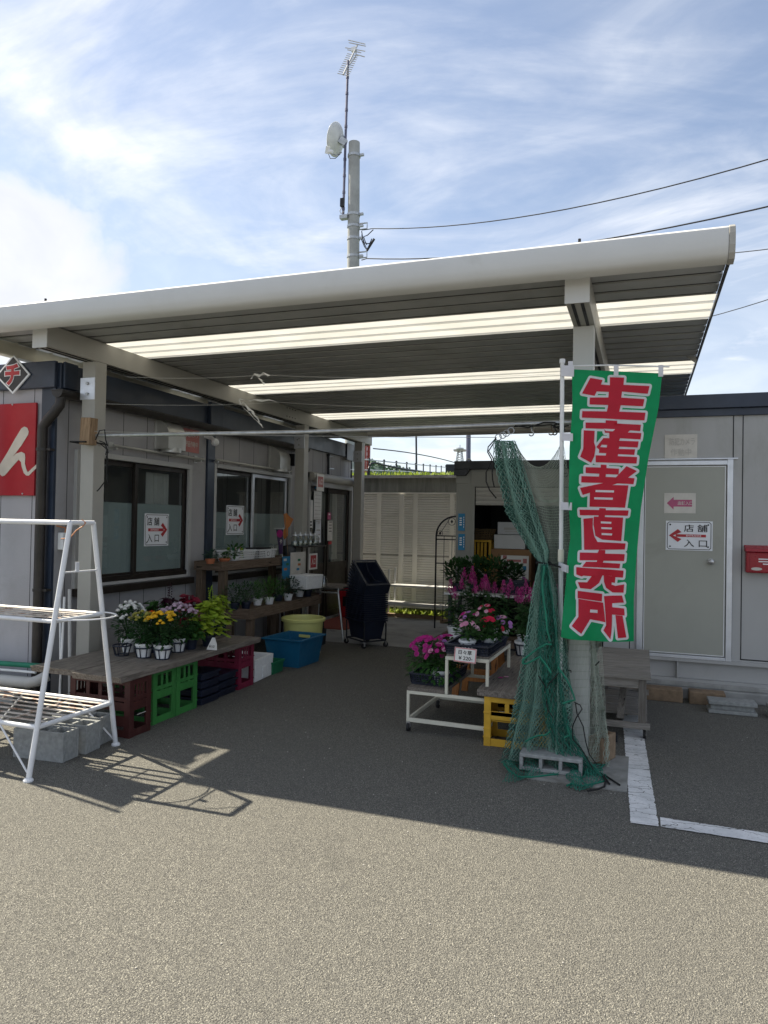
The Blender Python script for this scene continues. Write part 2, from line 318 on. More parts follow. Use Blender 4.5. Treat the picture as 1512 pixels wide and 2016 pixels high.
M = dict(
 asphalt=asphalt(), paint=roadpaint(),
 concrete=pm('concrete', (.30,.30,.29), .9, var=.2, vs=6, bump=.5, bs=90, stain=(.17,.17,.16)),
 conc_pad=pm('concrete_pad', (.24,.24,.225), .92, var=.2, vs=9, bump=.4, bs=120, stain=(.14,.135,.12)),
 pale_g=pm('pale_ground', (.34,.335,.32), .9, var=.14, vs=3, bump=.3, bs=140, stain=(.18,.18,.17)),
 block=pm('concrete_block', (.30,.31,.305), .95, var=.18, vs=30, bump=.7, bs=160, stain=(.24,.25,.25)),
 stone_br=pm('brown_block', (.24,.17,.11), .95, var=.2, vs=20, bump=.6, bs=140, stain=(.09,.075,.06)),
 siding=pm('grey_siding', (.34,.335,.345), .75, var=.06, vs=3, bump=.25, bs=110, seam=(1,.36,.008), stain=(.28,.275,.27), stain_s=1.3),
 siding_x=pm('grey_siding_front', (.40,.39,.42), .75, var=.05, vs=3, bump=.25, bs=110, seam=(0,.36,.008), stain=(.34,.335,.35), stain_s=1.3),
 panel=pm('panel_grey', (.40,.40,.395), .5, var=.05, vs=1.5, stain=(.33,.33,.31), stain_s=1.1, stretch=(2.2,2.2,.7)),
 doorp=pm('door_beige', (.34,.345,.305), .45, var=.05, vs=1.5, stain=(.285,.29,.25), stain_s=1.0),
 alu=pm('aluminium', (.62,.64,.68), .35, .55, var=.08, vs=7),
 steel=pm('galvanised', (.42,.43,.43), .4, .75, var=.2, vs=14),
 inox=pm('stainless', (.45,.45,.43), .38, .6, var=.08, vs=5),
 navy=pm('navy_metal', (.022,.032,.055), .38, var=.2, vs=3, spec=.5),
 navy_d=pm('dark_navy', (.012,.015,.022), .45, var=.2, vs=3),
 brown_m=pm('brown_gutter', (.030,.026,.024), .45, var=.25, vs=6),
 bronze=pm('bronze_frame', (.030,.024,.020), .4, .3, var=.2),
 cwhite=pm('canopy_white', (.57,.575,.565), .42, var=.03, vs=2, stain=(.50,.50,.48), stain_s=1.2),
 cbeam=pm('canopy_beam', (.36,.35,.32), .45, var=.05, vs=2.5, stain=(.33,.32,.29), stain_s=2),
 roofs=pm('roof_sheet', (.40,.405,.40), .5, .15, var=.1, vs=3, stain=(.31,.31,.30), stain_s=1.5),
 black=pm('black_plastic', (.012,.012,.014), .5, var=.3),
 blackb=pm('basket_plastic', (.012,.017,.034), .4, var=.3),
 rope=pm('black_rope', (.01,.01,.01), .8, var=.3),
 white=pm('white_plastic', (.72,.73,.74), .45, var=.05, vs=8),
 paper=pm('white_paper', (.72,.71,.68), .8, var=.04, vs=8),
 signw=pm('sign_white', (.74,.76,.80), .35, var=.03),
 oldpaper=pm('faded_paper', (.60,.575,.53), .8, var=.08, vs=10, stain=(.5,.47,.42)),
 styro=pm('styrofoam', (.74,.75,.76), .8, var=.06, vs=30, bump=.2, bs=200, stain=(.55,.54,.5), stain_s=6, stain_lo=.6),
 ink=pm('black_ink', (.012,.012,.014), .6), redink=pm('red_ink', (.42,.03,.04), .5), pinkink=pm('pink_ink', (.45,.10,.20), .6),
 greyink=pm('faded_ink', (.47,.45,.42), .7), whiteink=pm('white_ink', (.8,.8,.8), .6),
 redsign=pm('red_sign', (.36,.005,.014), .5, var=.05), fade_red=pm('faded_red', (.44,.17,.16), .7), tan=pm('brush_cream', (.58,.53,.46), .6),
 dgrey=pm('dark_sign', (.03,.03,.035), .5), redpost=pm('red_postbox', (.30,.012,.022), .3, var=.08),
 ban_g=leafm('banner_green', (.0,.31,.11), .05, .42), ban_r=leafm('banner_red', (.56,.014,.04), .04, .3), ban_w=leafm('banner_white', (.80,.80,.84), .03, .35),
 cord=pm('white_tape', (.68,.68,.66), .6),
 wpaint=pm('rack_white', (.70,.71,.73), .42, var=.06, vs=10, stain=(.20,.095,.045), stain_s=9, stain_lo=.70),
 rust=pm('rusty_slat', (.56,.50,.44), .7, var=.2, vs=12, stain=(.20,.075,.025), stain_s=7, stain_lo=.47),
 cream=pm('cream_angle', (.62,.60,.50), .5, var=.06, vs=8, stain=(.25,.15,.08), stain_s=9, stain_lo=.72),
 cr_brown=pm('crate_maroon', (.058,.015,.013), .55, var=.2, vs=8, stain=(.10,.05,.045), stain_s=5), cr_green=pm('crate_green', (.04,.20,.045), .55, var=.15, vs=8, stain=(.09,.24,.09), stain_s=5),
 cr_red=pm('crate_red', (.17,.012,.04), .55, var=.15, vs=8, stain=(.21,.05,.07), stain_s=5), cr_yel=pm('crate_yellow', (.62,.36,.03), .5, var=.12, vs=8, stain=(.45,.25,.03)),
 blue=pm('tub_blue', (.008,.10,.20), .45, var=.1, stain=(.03,.14,.23), stain_s=5), yel=pm('bin_yellow', (.56,.56,.20), .45, var=.08), dgreen=pm('basket_green', (.01,.13,.06), .5),
 terra=pm('terracotta', (.36,.12,.055), .8, var=.15, vs=12), soil=pm('soil', (.03,.022,.015), .95, var=.4, vs=60),
 wgrey=wood('weathered_plank', (.245,.215,.185), (.10,.086,.074)), wgrey_x=wood('weathered_table', (.34,.315,.285), (.17,.155,.135), axis=0),
 wold=wood('old_timber', (.20,.145,.105), (.085,.06,.042)), wold_x=wood('old_timber_end', (.20,.145,.105), (.085,.06,.042), axis=0), wold_z=wood('old_timber_leg', (.17,.125,.09), (.075,.053,.038), axis=2),
 worange=wood('varnished_pine', (.42,.18,.06), (.28,.11,.035), axis=2, rough=.5, bump=.1), wblock=wood('wood_block', (.36,.25,.155), (.20,.13,.075), axis=2),
 wgrey_z=wood('grey_leg', (.24,.22,.195), (.12,.105,.09), axis=2),
 tire=pm('rubber', (.015,.015,.016), .7), chrome=pm('castor_metal', (.5,.5,.5), .3, .8),
 gl=glass('window_glass'), jar=glass('jar_glass', (.92,.94,.92), .8), frost=pm('frosted_film', (.44,.51,.51), .35, var=.05, spec=.5),
 netg=pm('net_green', (.16,.29,.235), .7, var=.2, vs=6), nets=pm('net_green_shaded', (.03,.11,.085), .7, var=.2, vs=6), netd=pm('net_dark_green', (.02,.15,.105), .7, var=.25, vs=8), netp=pm('net_pale', (.34,.38,.32), .7, var=.12), netb=pm('net_hem', (.005,.15,.09), .6, var=.2),  # nets: darker copy of the net green, shade of rear layers put into colour
 pole=pm('utility_concrete', (.33,.34,.33), .9, var=.14, vs=3, bump=.2, bs=60, stain=(.22,.23,.22)), purple=pm('mast_paint', (.12,.12,.17), .4, .5),
 dish=pm('dish_white', (.62,.64,.63), .5), fence=pm('fence_beige', (.82,.795,.74), .5, var=.04, vs=2, stain=(.70,.67,.60)),
 fpost=pm('fence_post', (.80,.77,.70), .5, var=.04), rwall=pm('retaining_wall', (.12,.125,.115), .95, var=.25, vs=5, stretch=(3,3,.4), stain=(.05,.055,.05)),
 irond=pm('dark_iron', (.02,.022,.028), .5, .3), redtower=pm('tower_red', (.26,.05,.04), .5), orange=pm('orange_paint', (.6,.13,.03), .5),
 hill=pm('far_hill', (.055,.095,.075), .95, var=.35, vs=.25), mat_red=pm('door_mat', (.26,.07,.05), .95, var=.15, vs=50, bump=.4, bs=300),
 carton=pm('cardboard', (.30,.17,.085), .85, var=.1, vs=3), cartw=pm('white_carton', (.56,.57,.57), .75, var=.05),
 bamboo=pm('bamboo', (.20,.14,.07), .7, var=.2, vs=20), bluest=pm('blue_sticker', (.01,.18,.36), .5), grass=leafm('grass_blade', (.20,.30,.03), .3, .4, (.36,.42,.06)),
 l_dark=leafm('leaf_dark', (.028,.078,.023)), l_mid=leafm('leaf_mid', (.035,.105,.022)), l_blue=leafm('leaf_blue', (.035,.085,.055)), l_lime=leafm('leaf_lime', (.24,.40,.03), .25, .35, (.40,.50,.05)),
 l_red=leafm('leaf_crimson', (.17,.006,.025), .4), l_plum=leafm('leaf_plum', (.035,.006,.018), .5), l_herb=leafm('leaf_herb', (.07,.19,.03)), l_hill=leafm('leaf_hill', (.05,.10,.055), .4, .2),
 f_white=leafm('petal_white', (.72,.72,.70), .08), f_yel=leafm('petal_yellow', (.78,.48,.02), .15), f_lav=leafm('petal_lavender', (.52,.38,.48), .15), f_ol=leafm('petal_olive', (.32,.30,.06), .2), f_or=leafm('petal_orange', (.65,.10,.01), .25),
 f_mag=leafm('petal_magenta', (.42,.012,.20), .25), f_cel=leafm('plume_pink', (.50,.035,.24), .3, .3, (.66,.16,.40)), f_pink=leafm('petal_pink', (.72,.22,.42), .2, .3, (.80,.50,.62)), f_red=leafm('petal_red', (.58,.008,.06), .2), f_vio=leafm('petal_violet', (.42,.17,.48), .2),
 wire=pm('cable_black', (.015,.015,.018), .6), flagp=pm('mini_flag_purple', (.035,.012,.07), .6), orng=pm('orange_cloth', (.48,.17,.04), .7), crepe=pm('grey_cloth', (.06,.065,.07), .6),
)
def skylight():
    t = NT('translucent_sheet'); c = t.mix(t.ramp(t.noise(3, 5), .3, .7), (.74,.74,.70), (.82,.82,.79)); t.base(c, .5, 0, .3)
    tr = t.new('ShaderNodeBsdfTranslucent'); t.l.new(c, tr.inputs[0]); ms = t.new('ShaderNodeMixShader'); ms.inputs[0].default_value = .40
    t.l.new(t.b.outputs[0], ms.inputs[1]); t.l.new(tr.outputs[0], ms.inputs[2]); t.l.new(ms.outputs[0], t.o.inputs[0]); return t.m
M['sky'] = skylight()

# ---------------------------------------------------------------- lettering
def text_mesh(s, bold):
    c = bpy.data.curves.new('t', 'FONT'); c.body = s; c.offset = bold; c.resolution_u = 3
    o = bpy.data.objects.new('t', c); COL.objects.link(o)
    dg = bpy.context.evaluated_depsgraph_get(); me = bpy.data.meshes.new_from_object(o.evaluated_get(dg))
    bpy.data.objects.remove(o); bpy.data.curves.remove(c); return me
def letter(name, s, c, right, upv, wd, ht, mat, parent, bold=.012, lift=.0025, flip=False):
    """flat lettering fitted to a wd x ht box centred at c on the face spanned by right and upv"""
    me = text_mesh(s, bold); right, upv = V(right).normalized(), V(upv).normalized(); nn = right.cross(upv)
    xs = [v.co.x for v in me.vertices]; ys = [v.co.y for v in me.vertices]
    cx, cy = (min(xs)+max(xs))/2, (min(ys)+max(ys))/2; kx = wd/max(1e-6, max(xs)-min(xs)); ky = ht/max(1e-6, max(ys)-min(ys))
    if flip: kx, ky = -kx, -ky
    mb = MB(); mb.add([V(c)+right*((v.co.x-cx)*kx)+upv*((v.co.y-cy)*ky)+nn*lift for v in me.vertices], [tuple(p.vertices) for p in me.polygons])
    bpy.data.meshes.remove(me)
    return mb.build(name, mat, parent)
def plate(mb, c, right, upv, wd, ht, th=.004, mi=0, lift=0.):
    right, upv = V(right).normalized(), V(upv).normalized(); nn = right.cross(upv); a = V(c)+nn*lift
    P = [a+right*(i*wd/2)+upv*(j*ht/2) for i, j in ((-1,-1),(1,-1),(1,1),(-1,1))]
    mb.prism(P, nn*th, mi)
EX, EY, EZ = V((1,0,0)), V((0,1,0)), V((0,0,1))
# ================================================================ SETTING
g = MB()
xs = [-300, -40, -12, 8, 40, 300]; ys = [-60, -10, 0, 14, 60, 400]
g.add([(x, y, 0) for y in ys for x in xs], [(j*6+i, j*6+i+1, (j+1)*6+i+1, (j+1)*6+i) for j in range(5) for i in range(5)])
struct(g.build('ground', M['asphalt']))
g = MB(); P = [at(680, 1306, Z=.004), at(1010, 1268, Z=.004)]
g.add([(-4.78, 8.75, .004), (-.4, 8.75, .004), (-.4, 12.38, .004), (-4.78, 12.38, .004)], [(0,1,2,3)])
struct(g.build('rear_ground_sheet', M['pale_g']))  # paler sheet laid over the asphalt at the rear
g = MB()
def ragged(a, b, c, d, n):
    """a worn painted strip a-b / d-c with uneven long edges"""
    vs = []
    for i in range(n+1):
        p, q = V(a).lerp(V(b), i/n), V(d).lerp(V(c), i/n); e = (q-p).normalized(); vs += [p+e*rnd(-.001, .007)*(rnd(.5,2.2) if random.random() < .12 else .6), q-e*rnd(-.001, .007)*(rnd(.5,2.2) if random.random() < .12 else .6)]
    g.add(vs, [(2*i, 2*i+2, 2*i+3, 2*i+1) for i in range(n)])
ragged((-.040, 4.10, .006), (-.165, 7.04, .006), (-.015, 7.04, .006), (.105, 4.105, .006), 220)
ragged((.112, 4.105, .006), (3.2, 4.07, .006), (3.2, 4.20, .006), (.112, 4.24, .006), 220)
struct(g.build('parking_line', M['paint']))
g = MB(); g.box(-.66, -.065, 4.57, 5.25, -.02, .012); struct(g.build('concrete_pad', M['conc_pad'], bevel=.004))
g = MB(); g.box(-3.0, -2.3, 11.1, 11.2, 0, .07); g.box(-4.7, -3.0, 11.5, 11.6, 0, .06); struct(g.build('kerb', M['stone_br'], bevel=.006))

g = MB()
for k in range(420):
    x, y = rnd(-3.2, 3.0), rnd(1.9, 7.0); r = rnd(.0015, .0045); g.ball((x, y, r*.5), r, n=5, m=3, sz=.7)
o = stuff(g.build('grit', pm('pale_grit', (.42,.40,.36), .9, var=.3, vs=40))); o['label'] = 'tiny pale stones scattered over the asphalt'
# hill with far trees
zt = at(770, 905, Y=150).z
def hill_z(x, y):
    k = max(0, math.sin(math.pi*min(1, max(0, (y-115)/80)))); e1_ = max(0, 1-abs((x+62)/42)**2); e2_ = .55*max(0, 1-abs((x+25)/45)**2)
    return -1+(zt+.5)*k*max(e1_, e2_)*(.92+.05*math.sin(x*.31)+.05*math.sin(x*.83+y*.2))
g = MB(); nx, ny = 90, 24
g.v = [(-130+i*2.2, 115+j*3.5, hill_z(-130+i*2.2, 115+j*3.5)) for j in range(ny) for i in range(nx)]
for j in range(ny-1):
    for i in range(nx-1): g.f.append((j*nx+i, j*nx+i+1, (j+1)*nx+i+1, (j+1)*nx+i)); g.m.append(0)
struct(g.build('hill', M['hill'], smooth=True))
lv = MB()
for k in range(3800):
    x, y = rnd(-100, 18), rnd(118, 160); z = hill_z(x, y)
    if z < .5: continue
    p = V((x, y, z+rnd(-.2, .5)*(1+.8*math.sin(x*.9)))); rr = rnd(.3, .9)
    for _ in range(5): lv.leaf(p+rvec()*rr, rvec()+V((0,0,.5)), rnd(.5,1.0), rnd(.4,.8))
o = stuff(lv.build('far_wood', M['l_hill'])); o['label'] = 'hazy green wooded hillside beyond the railing'

# embankment with grass
g = MB(); g.add([(-14,12.66,2.35),(6,12.66,2.35),(6,14.2,2.52),(-14,14.2,2.52),(6,40,2.9),(-14,40,2.9)], [(0,1,2,3),(3,2,4,5)])
struct(g.build('embankment', M['hill']))
lv = MB()
for k in range(3800):
    x = rnd(-6.5, -1.2); y = rnd(12.7, 15.0) if k % 3 else rnd(15, 22); z = 2.3+(y-12.66)*.143 if y < 14.2 else 2.52+(y-14.2)*.015
    z += .03; hgt = rnd(.04,.14)*(1.15 if x < -3.6 else .5); lv.leaf((x,y,z), (rnd(-.4,.4), rnd(-.4,.4), 1), hgt, rnd(.02,.05), droop=.1)
o = stuff(lv.build('bank_grass', M['grass'])); o['label'] = 'bright sunlit grass on top of the bank'
lv = MB()
for k in range(1500):
    x = rnd(-4.6,-2.0); y = rnd(11.62,12.02) if x < -3.0 else rnd(11.3,12.02); lv.leaf((x,y,0), (rnd(-.6,.6), rnd(-.6,.6), 1), rnd(.08,.22), rnd(.02,.045), droop=.35)
o = stuff(lv.build('verge_grass', M['grass'])); o['label'] = 'yellow green weeds along the foot of the beige fence'

t = thing('retaining_wall', 'dark stained concrete retaining wall behind the beige slatted fence', 'wall', (-4, 12.5, 0))
g = MB(); g.box(-14, 6, 12.4, 12.66, 0, 2.40); g.build('wall', M['rwall'], t)
g = MB(); g.box(-14, 6, 12.34, 12.7, 2.40, 2.45); g.build('coping', M['concrete'], t)

# railing on the bank
A0, A1 = at(727, 944, Y=13.6), at(727, 904, Y=13.6); B0, B1 = at(878, 941, Y=27), at(878, 919, Y=27)
t = thing('bank_railing', 'thin dark post and rail fence running along the grassy bank', 'railing', tuple(A0))
NP = 10; ks = [i/(NP-1) for i in range(-2, NP)]
for k in ks:
    p, q = A0.lerp(B0, k), A1.lerp(B1, k); g = MB(); g.tube([p, q], .02, 6); g.ball(q, .030, n=6, m=4); g.build('post', M['irond'], t)
for h in (.06, .45, .95):
    g = MB(); g.tube([A0.lerp(A1, h)+(B0-A0)*ks[0], A0.lerp(A1, h)+(B0.lerp(B1, h)-A0.lerp(A1, h))], .014, 6); g.build('rail', M['steel'], t)
g = MB(); pts = [at(a, b, Y=y) for a, b, y in ((724,938,13.2),(726,922,13.2),(730,913,13.25),(738,911,13.4),(752,915,13.8),(790,923,15),(840,930,17),(899,934,19))]
g.tube(pts, [.02,.02,.02,.02,.02,.024,.026,.03], 8); tag(g.build('curved_handrail', M['irond']), 'thick black curved pipe bending down in front of the railing', 'handrail')
t = thing('slatted_gate', 'short run of dark upright bars far along the bank', 'gate', tuple(at(888, 935, Y=24)))
g = MB()
for i in range(8): g.bar(at(880+i*3.2, 935, Y=24), at(880+i*3.2, 914, Y=24), .06, .03)
g.bar(at(877, 917, Y=24), at(905, 917, Y=24), .05); g.bar(at(877, 930, Y=24), at(905, 930, Y=24), .05); g.build('bars', M['irond'], t)

# thin masts on the skyline
g = MB(); g.tube([at(820, 930, Y=40), at(819, 820, Y=40)], .06, 6); tag(g.build('lamp_mast', M['irond']), 'thin grey mast rising behind the railing under the canopy eave', 'mast')
g = MB(); g.tube([at(922, 930, Y=30), at(922.5, 830, Y=30)], .10, 8); tag(g.build('banded_mast', M['purple']), 'thicker purplish pole rising just behind the shed roof', 'mast')
t = thing('radio_tower', 'tiny distant lattice radio tower against the sky', 'tower', tuple(at(905, 915, Y=220)))
g = MB(); b = at(905, 918, Y=220); top = at(905, 876, Y=220); hh = top.z-b.z
for i in range(4):
    a = math.pi/4+i*math.pi/2; g.bar(b+V((math.cos(a)*1.6, math.sin(a)*1.6, 0)), b+V((math.cos(a)*.8, math.sin(a)*.8, hh*.7)), .22)
for k in range(6):
    z0 = hh*.7*k/6; z1 = hh*.7*(k+1)/6
    for i in range(4):
        a, c = math.pi/4+i*math.pi/2, math.pi/4+(i+1)*math.pi/2; s = 1.6-.8*k/6
        g.bar(b+V((math.cos(a)*s, math.sin(a)*s, z0)), b+V((math.cos(c)*s, math.sin(c)*s, z1)), .16)
g.bar(b+V((0,0,hh*.7)), b+V((0,0,hh)), .2); g.build('lattice', M['steel'], t)
g = MB(); g.lathe([(0,0),(2.0,0),(2.2,.5),(0,.5)], b+V((0,0,hh*.7)), 10); g.lathe([(0,0),(1.2,0),(1.2,.4),(0,.4)], b+V((0,0,hh*.8)), 10); g.build('platform', M['steel'], t)
t = thing('red_tower', 'dark red steel lattice column seen beside the rear canopy post', 'tower', tuple(at(713, 940, Y=24)))
g = MB(); b = at(713, 940, Y=24); hh = at(713, 850, Y=24).z-b.z
for dx in (-.17, .17):
    for dy in (-.17, .17): g.bar(b+V((dx,dy,-2)), b+V((dx,dy,hh)), .09)
for k in range(9):
    z = hh*k/9; g.bar(b+V((-.17,-.17,z)), b+V((.17,-.17,z+hh/9)), .05); g.bar(b+V((.17,.17,z)), b+V((-.17,.17,z+hh/9)), .05)
g.build('lattice', M['redtower'], t)
g = MB(); g.box(b.x-.13, b.x+.13, b.y-.23, b.y-.17, b.z+.1, b.z+.45); g.box(b.x-.08, b.x+.12, b.y-.24, b.y-.17, b.z+.55, b.z+.8); g.build('orange_equipment', M['orange'], t)

# ---------------------------------------------------------------- utility pole, antenna, cables
pb = at(696, 520, Y=16); px_, py_ = pb.x+.03, 16.0; ptop = at(698, 281, Y=16).z
t = thing('utility_pole', 'tall round concrete utility pole rising behind the canopy roof', 'utility pole', (px_, py_, 0))
lean = (at(698, 281, Y=16).x-at(695, 515, Y=16).x)
xa = at(695.5, 515, Y=16).x; za = at(695, 515, Y=16).z; xb = at(697.5, 281, Y=16).x
px_at = lambda z: xa+(xb-xa)*(z-za)/(ptop-za)
g = MB(); g.tube([(px_at(0), 16, 0), (px_at(ptop), 16, ptop)], [.18, .135], 20); g.build('shaft', M['pole'], t, smooth=True)
for yy in (307, 423, 446, 470, 505):
    z = at(700, yy, Y=16).z; g = MB(); g.lathe([(.14,-.03),(.158,-.03),(.158,.03),(.14,.03)], (px_at(z), 16, z), 18); g.box(px_at(z)+.15, px_at(z)+.25, 15.97, 16.03, z-.025, z+.025); g.build('steel_band', M['steel'], t)
for yy in (448, 504):
    z = at(700, yy, Y=16).z; x = px_at(z)+.2; g = MB(); g.tube([(x-.05,15.98,z+.07),(x+.16,15.98,z+.07),(x+.16,15.98,z-.07),(x-.05,15.98,z-.07)], .018, 6); g.build('cable_hook', M['steel'], t)
mz0 = at(677, 432, Y=16).z; mz1 = at(687, 122, Y=16).z; mx = lambda z: at(677, 432, Y=16).x+(at(686.5, 128, Y=16).x-at(677, 432, Y=16).x)*(z-mz0)/(mz1-mz0)
t = thing('television_antenna', 'comb shaped aerial on a thin mast strapped to the utility pole', 'antenna', (mx(mz0), 15.95, mz0))
g = MB(); g.tube([(mx(mz0), 15.95, mz0), (mx(mz1), 15.95, mz1)], .032, 8)
for k in range(9):
    z = mz0+(mz1-mz0)*(k+.6)/9.6; g.lathe([(.034,-.03),(.04,-.03),(.04,.03),(.034,.03)], (mx(z), 15.95, z), 8)
g.build('mast', M['purple'], t)
p0, p1 = at(676, 147, Y=15.6), at(703, 88, Y=16.6)
p0, p1 = at(676, 147, Y=15.5), at(703, 90, Y=17.0)
g = MB(); g.tube([p0, p1], .022, 6); g.tube([at(687, 128, Y=15.95), at(700, 112, Y=16.5), at(702, 98, Y=16.85)], .016, 6); g.build('boom', M['inox'], t)
ed = (at(719, 86, Y=17)-at(686, 79, Y=17)).normalized()
for k in range(11):
    c = p0.lerp(p1, k/15); g = MB(); g.tube([c-ed*.16, c+ed*.16], .010, 5); g.build('element', M['inox'], t)
for (a, b, c, d) in ((686,79,719,87),(687,84,720,91),(680,94,719,101),(684,98,711,104),(700,107,718,112)): g = MB(); g.tube([at(a, b, Y=17), at(c, d, Y=17)], .012, 5); g.build('element', M['inox'], t)
g = MB(); c = at(697, 98, Y=16.8); g.obox(c, (.12,.1,.1)); g.build('feed_box', M['white'], t)
zc = at(668, 275, Y=15.9)
t = thing('satellite_dish', 'pale round satellite dish seen from behind on the thin mast', 'satellite dish', tuple(zc))
axis = (-rt*.86+fw*.44+EZ*.26).normalized(); e1 = axis.cross(EZ).normalized(); e2 = e1.cross(axis); g = MB(); n = 28; vs = []; fs = []; R_ = .36
for i in range(6):
    r = R_*i/5
    for j in range(n): a = 2*math.pi*j/n; vs.append(zc+e1*(r*math.cos(a))+e2*(r*1.08*math.sin(a))+axis*(.12*(r/R_)**2))
for i in range(5):
    for j in range(n): fs.append((i*n+j, i*n+(j+1) % n, (i+1)*n+(j+1) % n, (i+1)*n+j))
g.add(vs, fs)
o = g.build('reflector', M['dish'], t, smooth=True); sm = o.modifiers.new('thick', 'SOLIDIFY'); sm.thickness = .012
bkt = at(681, 283, Y=15.95); g = MB(); g.bar(zc-axis*.01, bkt, .10, .16); g.bar(at(675, 268, Y=15.95), at(677, 290, Y=15.95), .06, .08); g.build('bracket', M['steel'], t)
lnb = at(645, 298, Y=15.3); g = MB(); g.tube([at(672, 300, Y=15.9), at(661, 306, Y=15.7), at(648, 301, Y=15.35)], .018, 6); g.build('feed_arm', M['inox'], t)
g = MB(); g.obox(lnb+V((0,0,.03)), (.09,.12,.16), (.5,.2,.4)); g.tube([lnb, lnb-axis*.14], .045, 8); g.build('feed_horn', M['white'], t)
g = MB(); g.tube([lnb, at(650, 312, Y=15.4), at(660, 312, Y=15.6), at(671, 302, Y=15.9)], .008, 5); g.build('feed_cable', M['wire'], t)
t = thing('amplifier_box', 'small dark signal box with looped wire at the foot of the aerial mast', 'box', tuple(at(674, 400, Y=15.9)))
g = MB(); g.obox(at(674, 399, Y=15.9), (.09,.08,.20)); g.build('case', M['wire'], t)
g = MB(); g.tube([at(673, 408, Y=15.9), at(669, 415, Y=15.9), at(671, 421, Y=15.9), at(677, 416, Y=15.9)], .01, 5); g.obox(at(678, 428, Y=15.9), (.2,.14,.09)); g.build('wiring', M['steel'], t)
def sag(a, b, s, n=16): return [a.lerp(b, i/n)-EZ*(s*4*(i/n)*(1-i/n)) for i in range(n+1)]
pa = at(733, 450, Y=15.7); g = MB(); g.tube([at(712, 453, Y=15.8), at(722, 452, Y=15.75)]+sag(pa, at(1640, 275, Y=11), .33), .010, 6)
tag(g.build('overhead_cable', M['wire']), 'upper black overhead cable running from the pole to the right edge', 'cable', 'cables strung from the utility pole')
pa = at(722, 509, Y=15.7); g = MB(); g.tube([at(712, 512, Y=15.8)]+sag(pa, at(1680, 366, Y=11), .30), .012, 6); tag(g.build('overhead_cable', M['wire']), 'thicker black overhead cable emerging above the right end of the white fascia', 'cable', 'cables strung from the utility pole')
g = MB(); g.tube(sag(at(1380, 502, Y=18), at(1640, 470, Y=15), .05, 8), .010, 5); tag(g.build('overhead_cable', M['wire']), 'faint nearly level wire right of the fascia end cap', 'cable', 'cables strung from the utility pole')
g = MB(); g.tube(sag(at(1330, 640, Y=18), at(1640, 545, Y=14), .06, 8), .009, 5); tag(g.build('overhead_cable', M['wire']), 'lowest thin wire in the sky, right of the canopy side edge', 'cable', 'cables strung from the utility pole')
g = MB()
for k, (a, b, c) in enumerate((((712,455),(716,478),(733,478)),((712,462),(722,490),(736,472)),((711,470),(722,492),(732,470)),((735,452),(716,466),(722,482)))):
    q = [at(x, y, Y=15.75) for x, y in (a, b, c)]; g.tube([q[0], q[0].lerp(q[1], .6)-EZ*.03, q[1], q[1].lerp(q[2], .5)-EZ*.02, q[2]], .012, 5)
g.tube([at(722, 494, Y=15.75), at(737, 470, Y=15.7)], .028, 6)
tag(g.build('cable_joint', M['wire']), 'bundle of black drop wires looping beside the utility pole', 'wiring')
g = MB(); g.tube(sag(at(735, 883, Y=13), at(900, 912, Y=19), -.05, 10), .012, 5); tag(g.build('service_cable', M['wire']), 'dark cable sloping down from the canopy beam end over the bank', 'cable')

# ================================================================ LEFT SHOP BUILDING
XL = -4.80; YF = 4.93
shop = thing('shop_building', 'grey prefab shop building with navy eaves, windows and sliding door on the left', 'building', (-6.5, 8.3, 0))
wy = lambda px: at(px, 1000, X=XL).y
OPEN = [(2*wy(271)-wy(367), wy(367), .97, 2.14), (2*wy(501)-wy(567), wy(567), .95, 2.20), (9.95, 11.60, .04, 2.13)]
g = MB(); y = YF
for a, b, z0, z1 in OPEN:
    g.box(XL-.1, XL, y, a, 0, 2.86); g.box(XL-.1, XL, a, b, 0, z0); g.box(XL-.1, XL, a, b, z1, 2.86); y = b
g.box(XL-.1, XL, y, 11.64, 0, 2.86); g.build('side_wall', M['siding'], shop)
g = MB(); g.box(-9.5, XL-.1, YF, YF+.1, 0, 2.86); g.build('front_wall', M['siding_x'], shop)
g = MB(); g.box(-9.5, -9.4, YF+.1, 11.64, 0, 2.86); g.box(-9.4, XL-.1, 11.54, 11.64, 0, 2.86); g.box(-7.4, -7.3, YF+.1, 11.6, .02, 2.7); g.build('rear_wall', M['siding_x'], shop)
g = MB(); g.box(-9.4, XL-.1, YF+.1, 11.6, 0.005, .05); g.build('floor', M['pale_g'], shop)
g = MB(); g.box(-9.55, XL-.02, YF-.02, 11.76, 2.86, 2.90); g.build('roof', M['navy'], shop)
g = MB(); g.box(-9.55, XL+.02, YF-.06, YF-.02, 2.70, 2.93); g.box(-9.55, XL+.02, YF-.02, YF-.003, 2.70, 2.86); g.build('fascia', M['navy'], shop, bevel=.006)
g = MB(); g.box(XL+.003, XL+.05, YF-.02, 11.64, 2.69, 2.92); g.box(XL+.05, XL+.075, YF+.0, YF+.16, 2.70, 2.93); g.box(XL+.05, XL+.10, 7.15, 7.42, 2.68, 2.95); g.box(XL+.05, XL+.10, 9.5, 9.62, 2.66, 2.94); g.box(XL+.05, XL+.07, 11.3, 11.74, 2.64, 2.93); g.build('fascia', M['navy'], shop, bevel=.006)
g = MB(); g.box(XL-.16, XL+.004, YF-.014, YF-.001, 0, 2.70); g.box(XL-.03, XL+.006, YF-.03, YF-.014, 0, 2.70); g.build('corner_post', M['navy'], shop)
a, b = at(403, 1000, X=XL).y, at(417, 1000, X=XL).y; g = MB(); g.box(XL+.002, XL+.03, a, b, 0, 2.70); g.build('pilaster', M['navy'], shop)
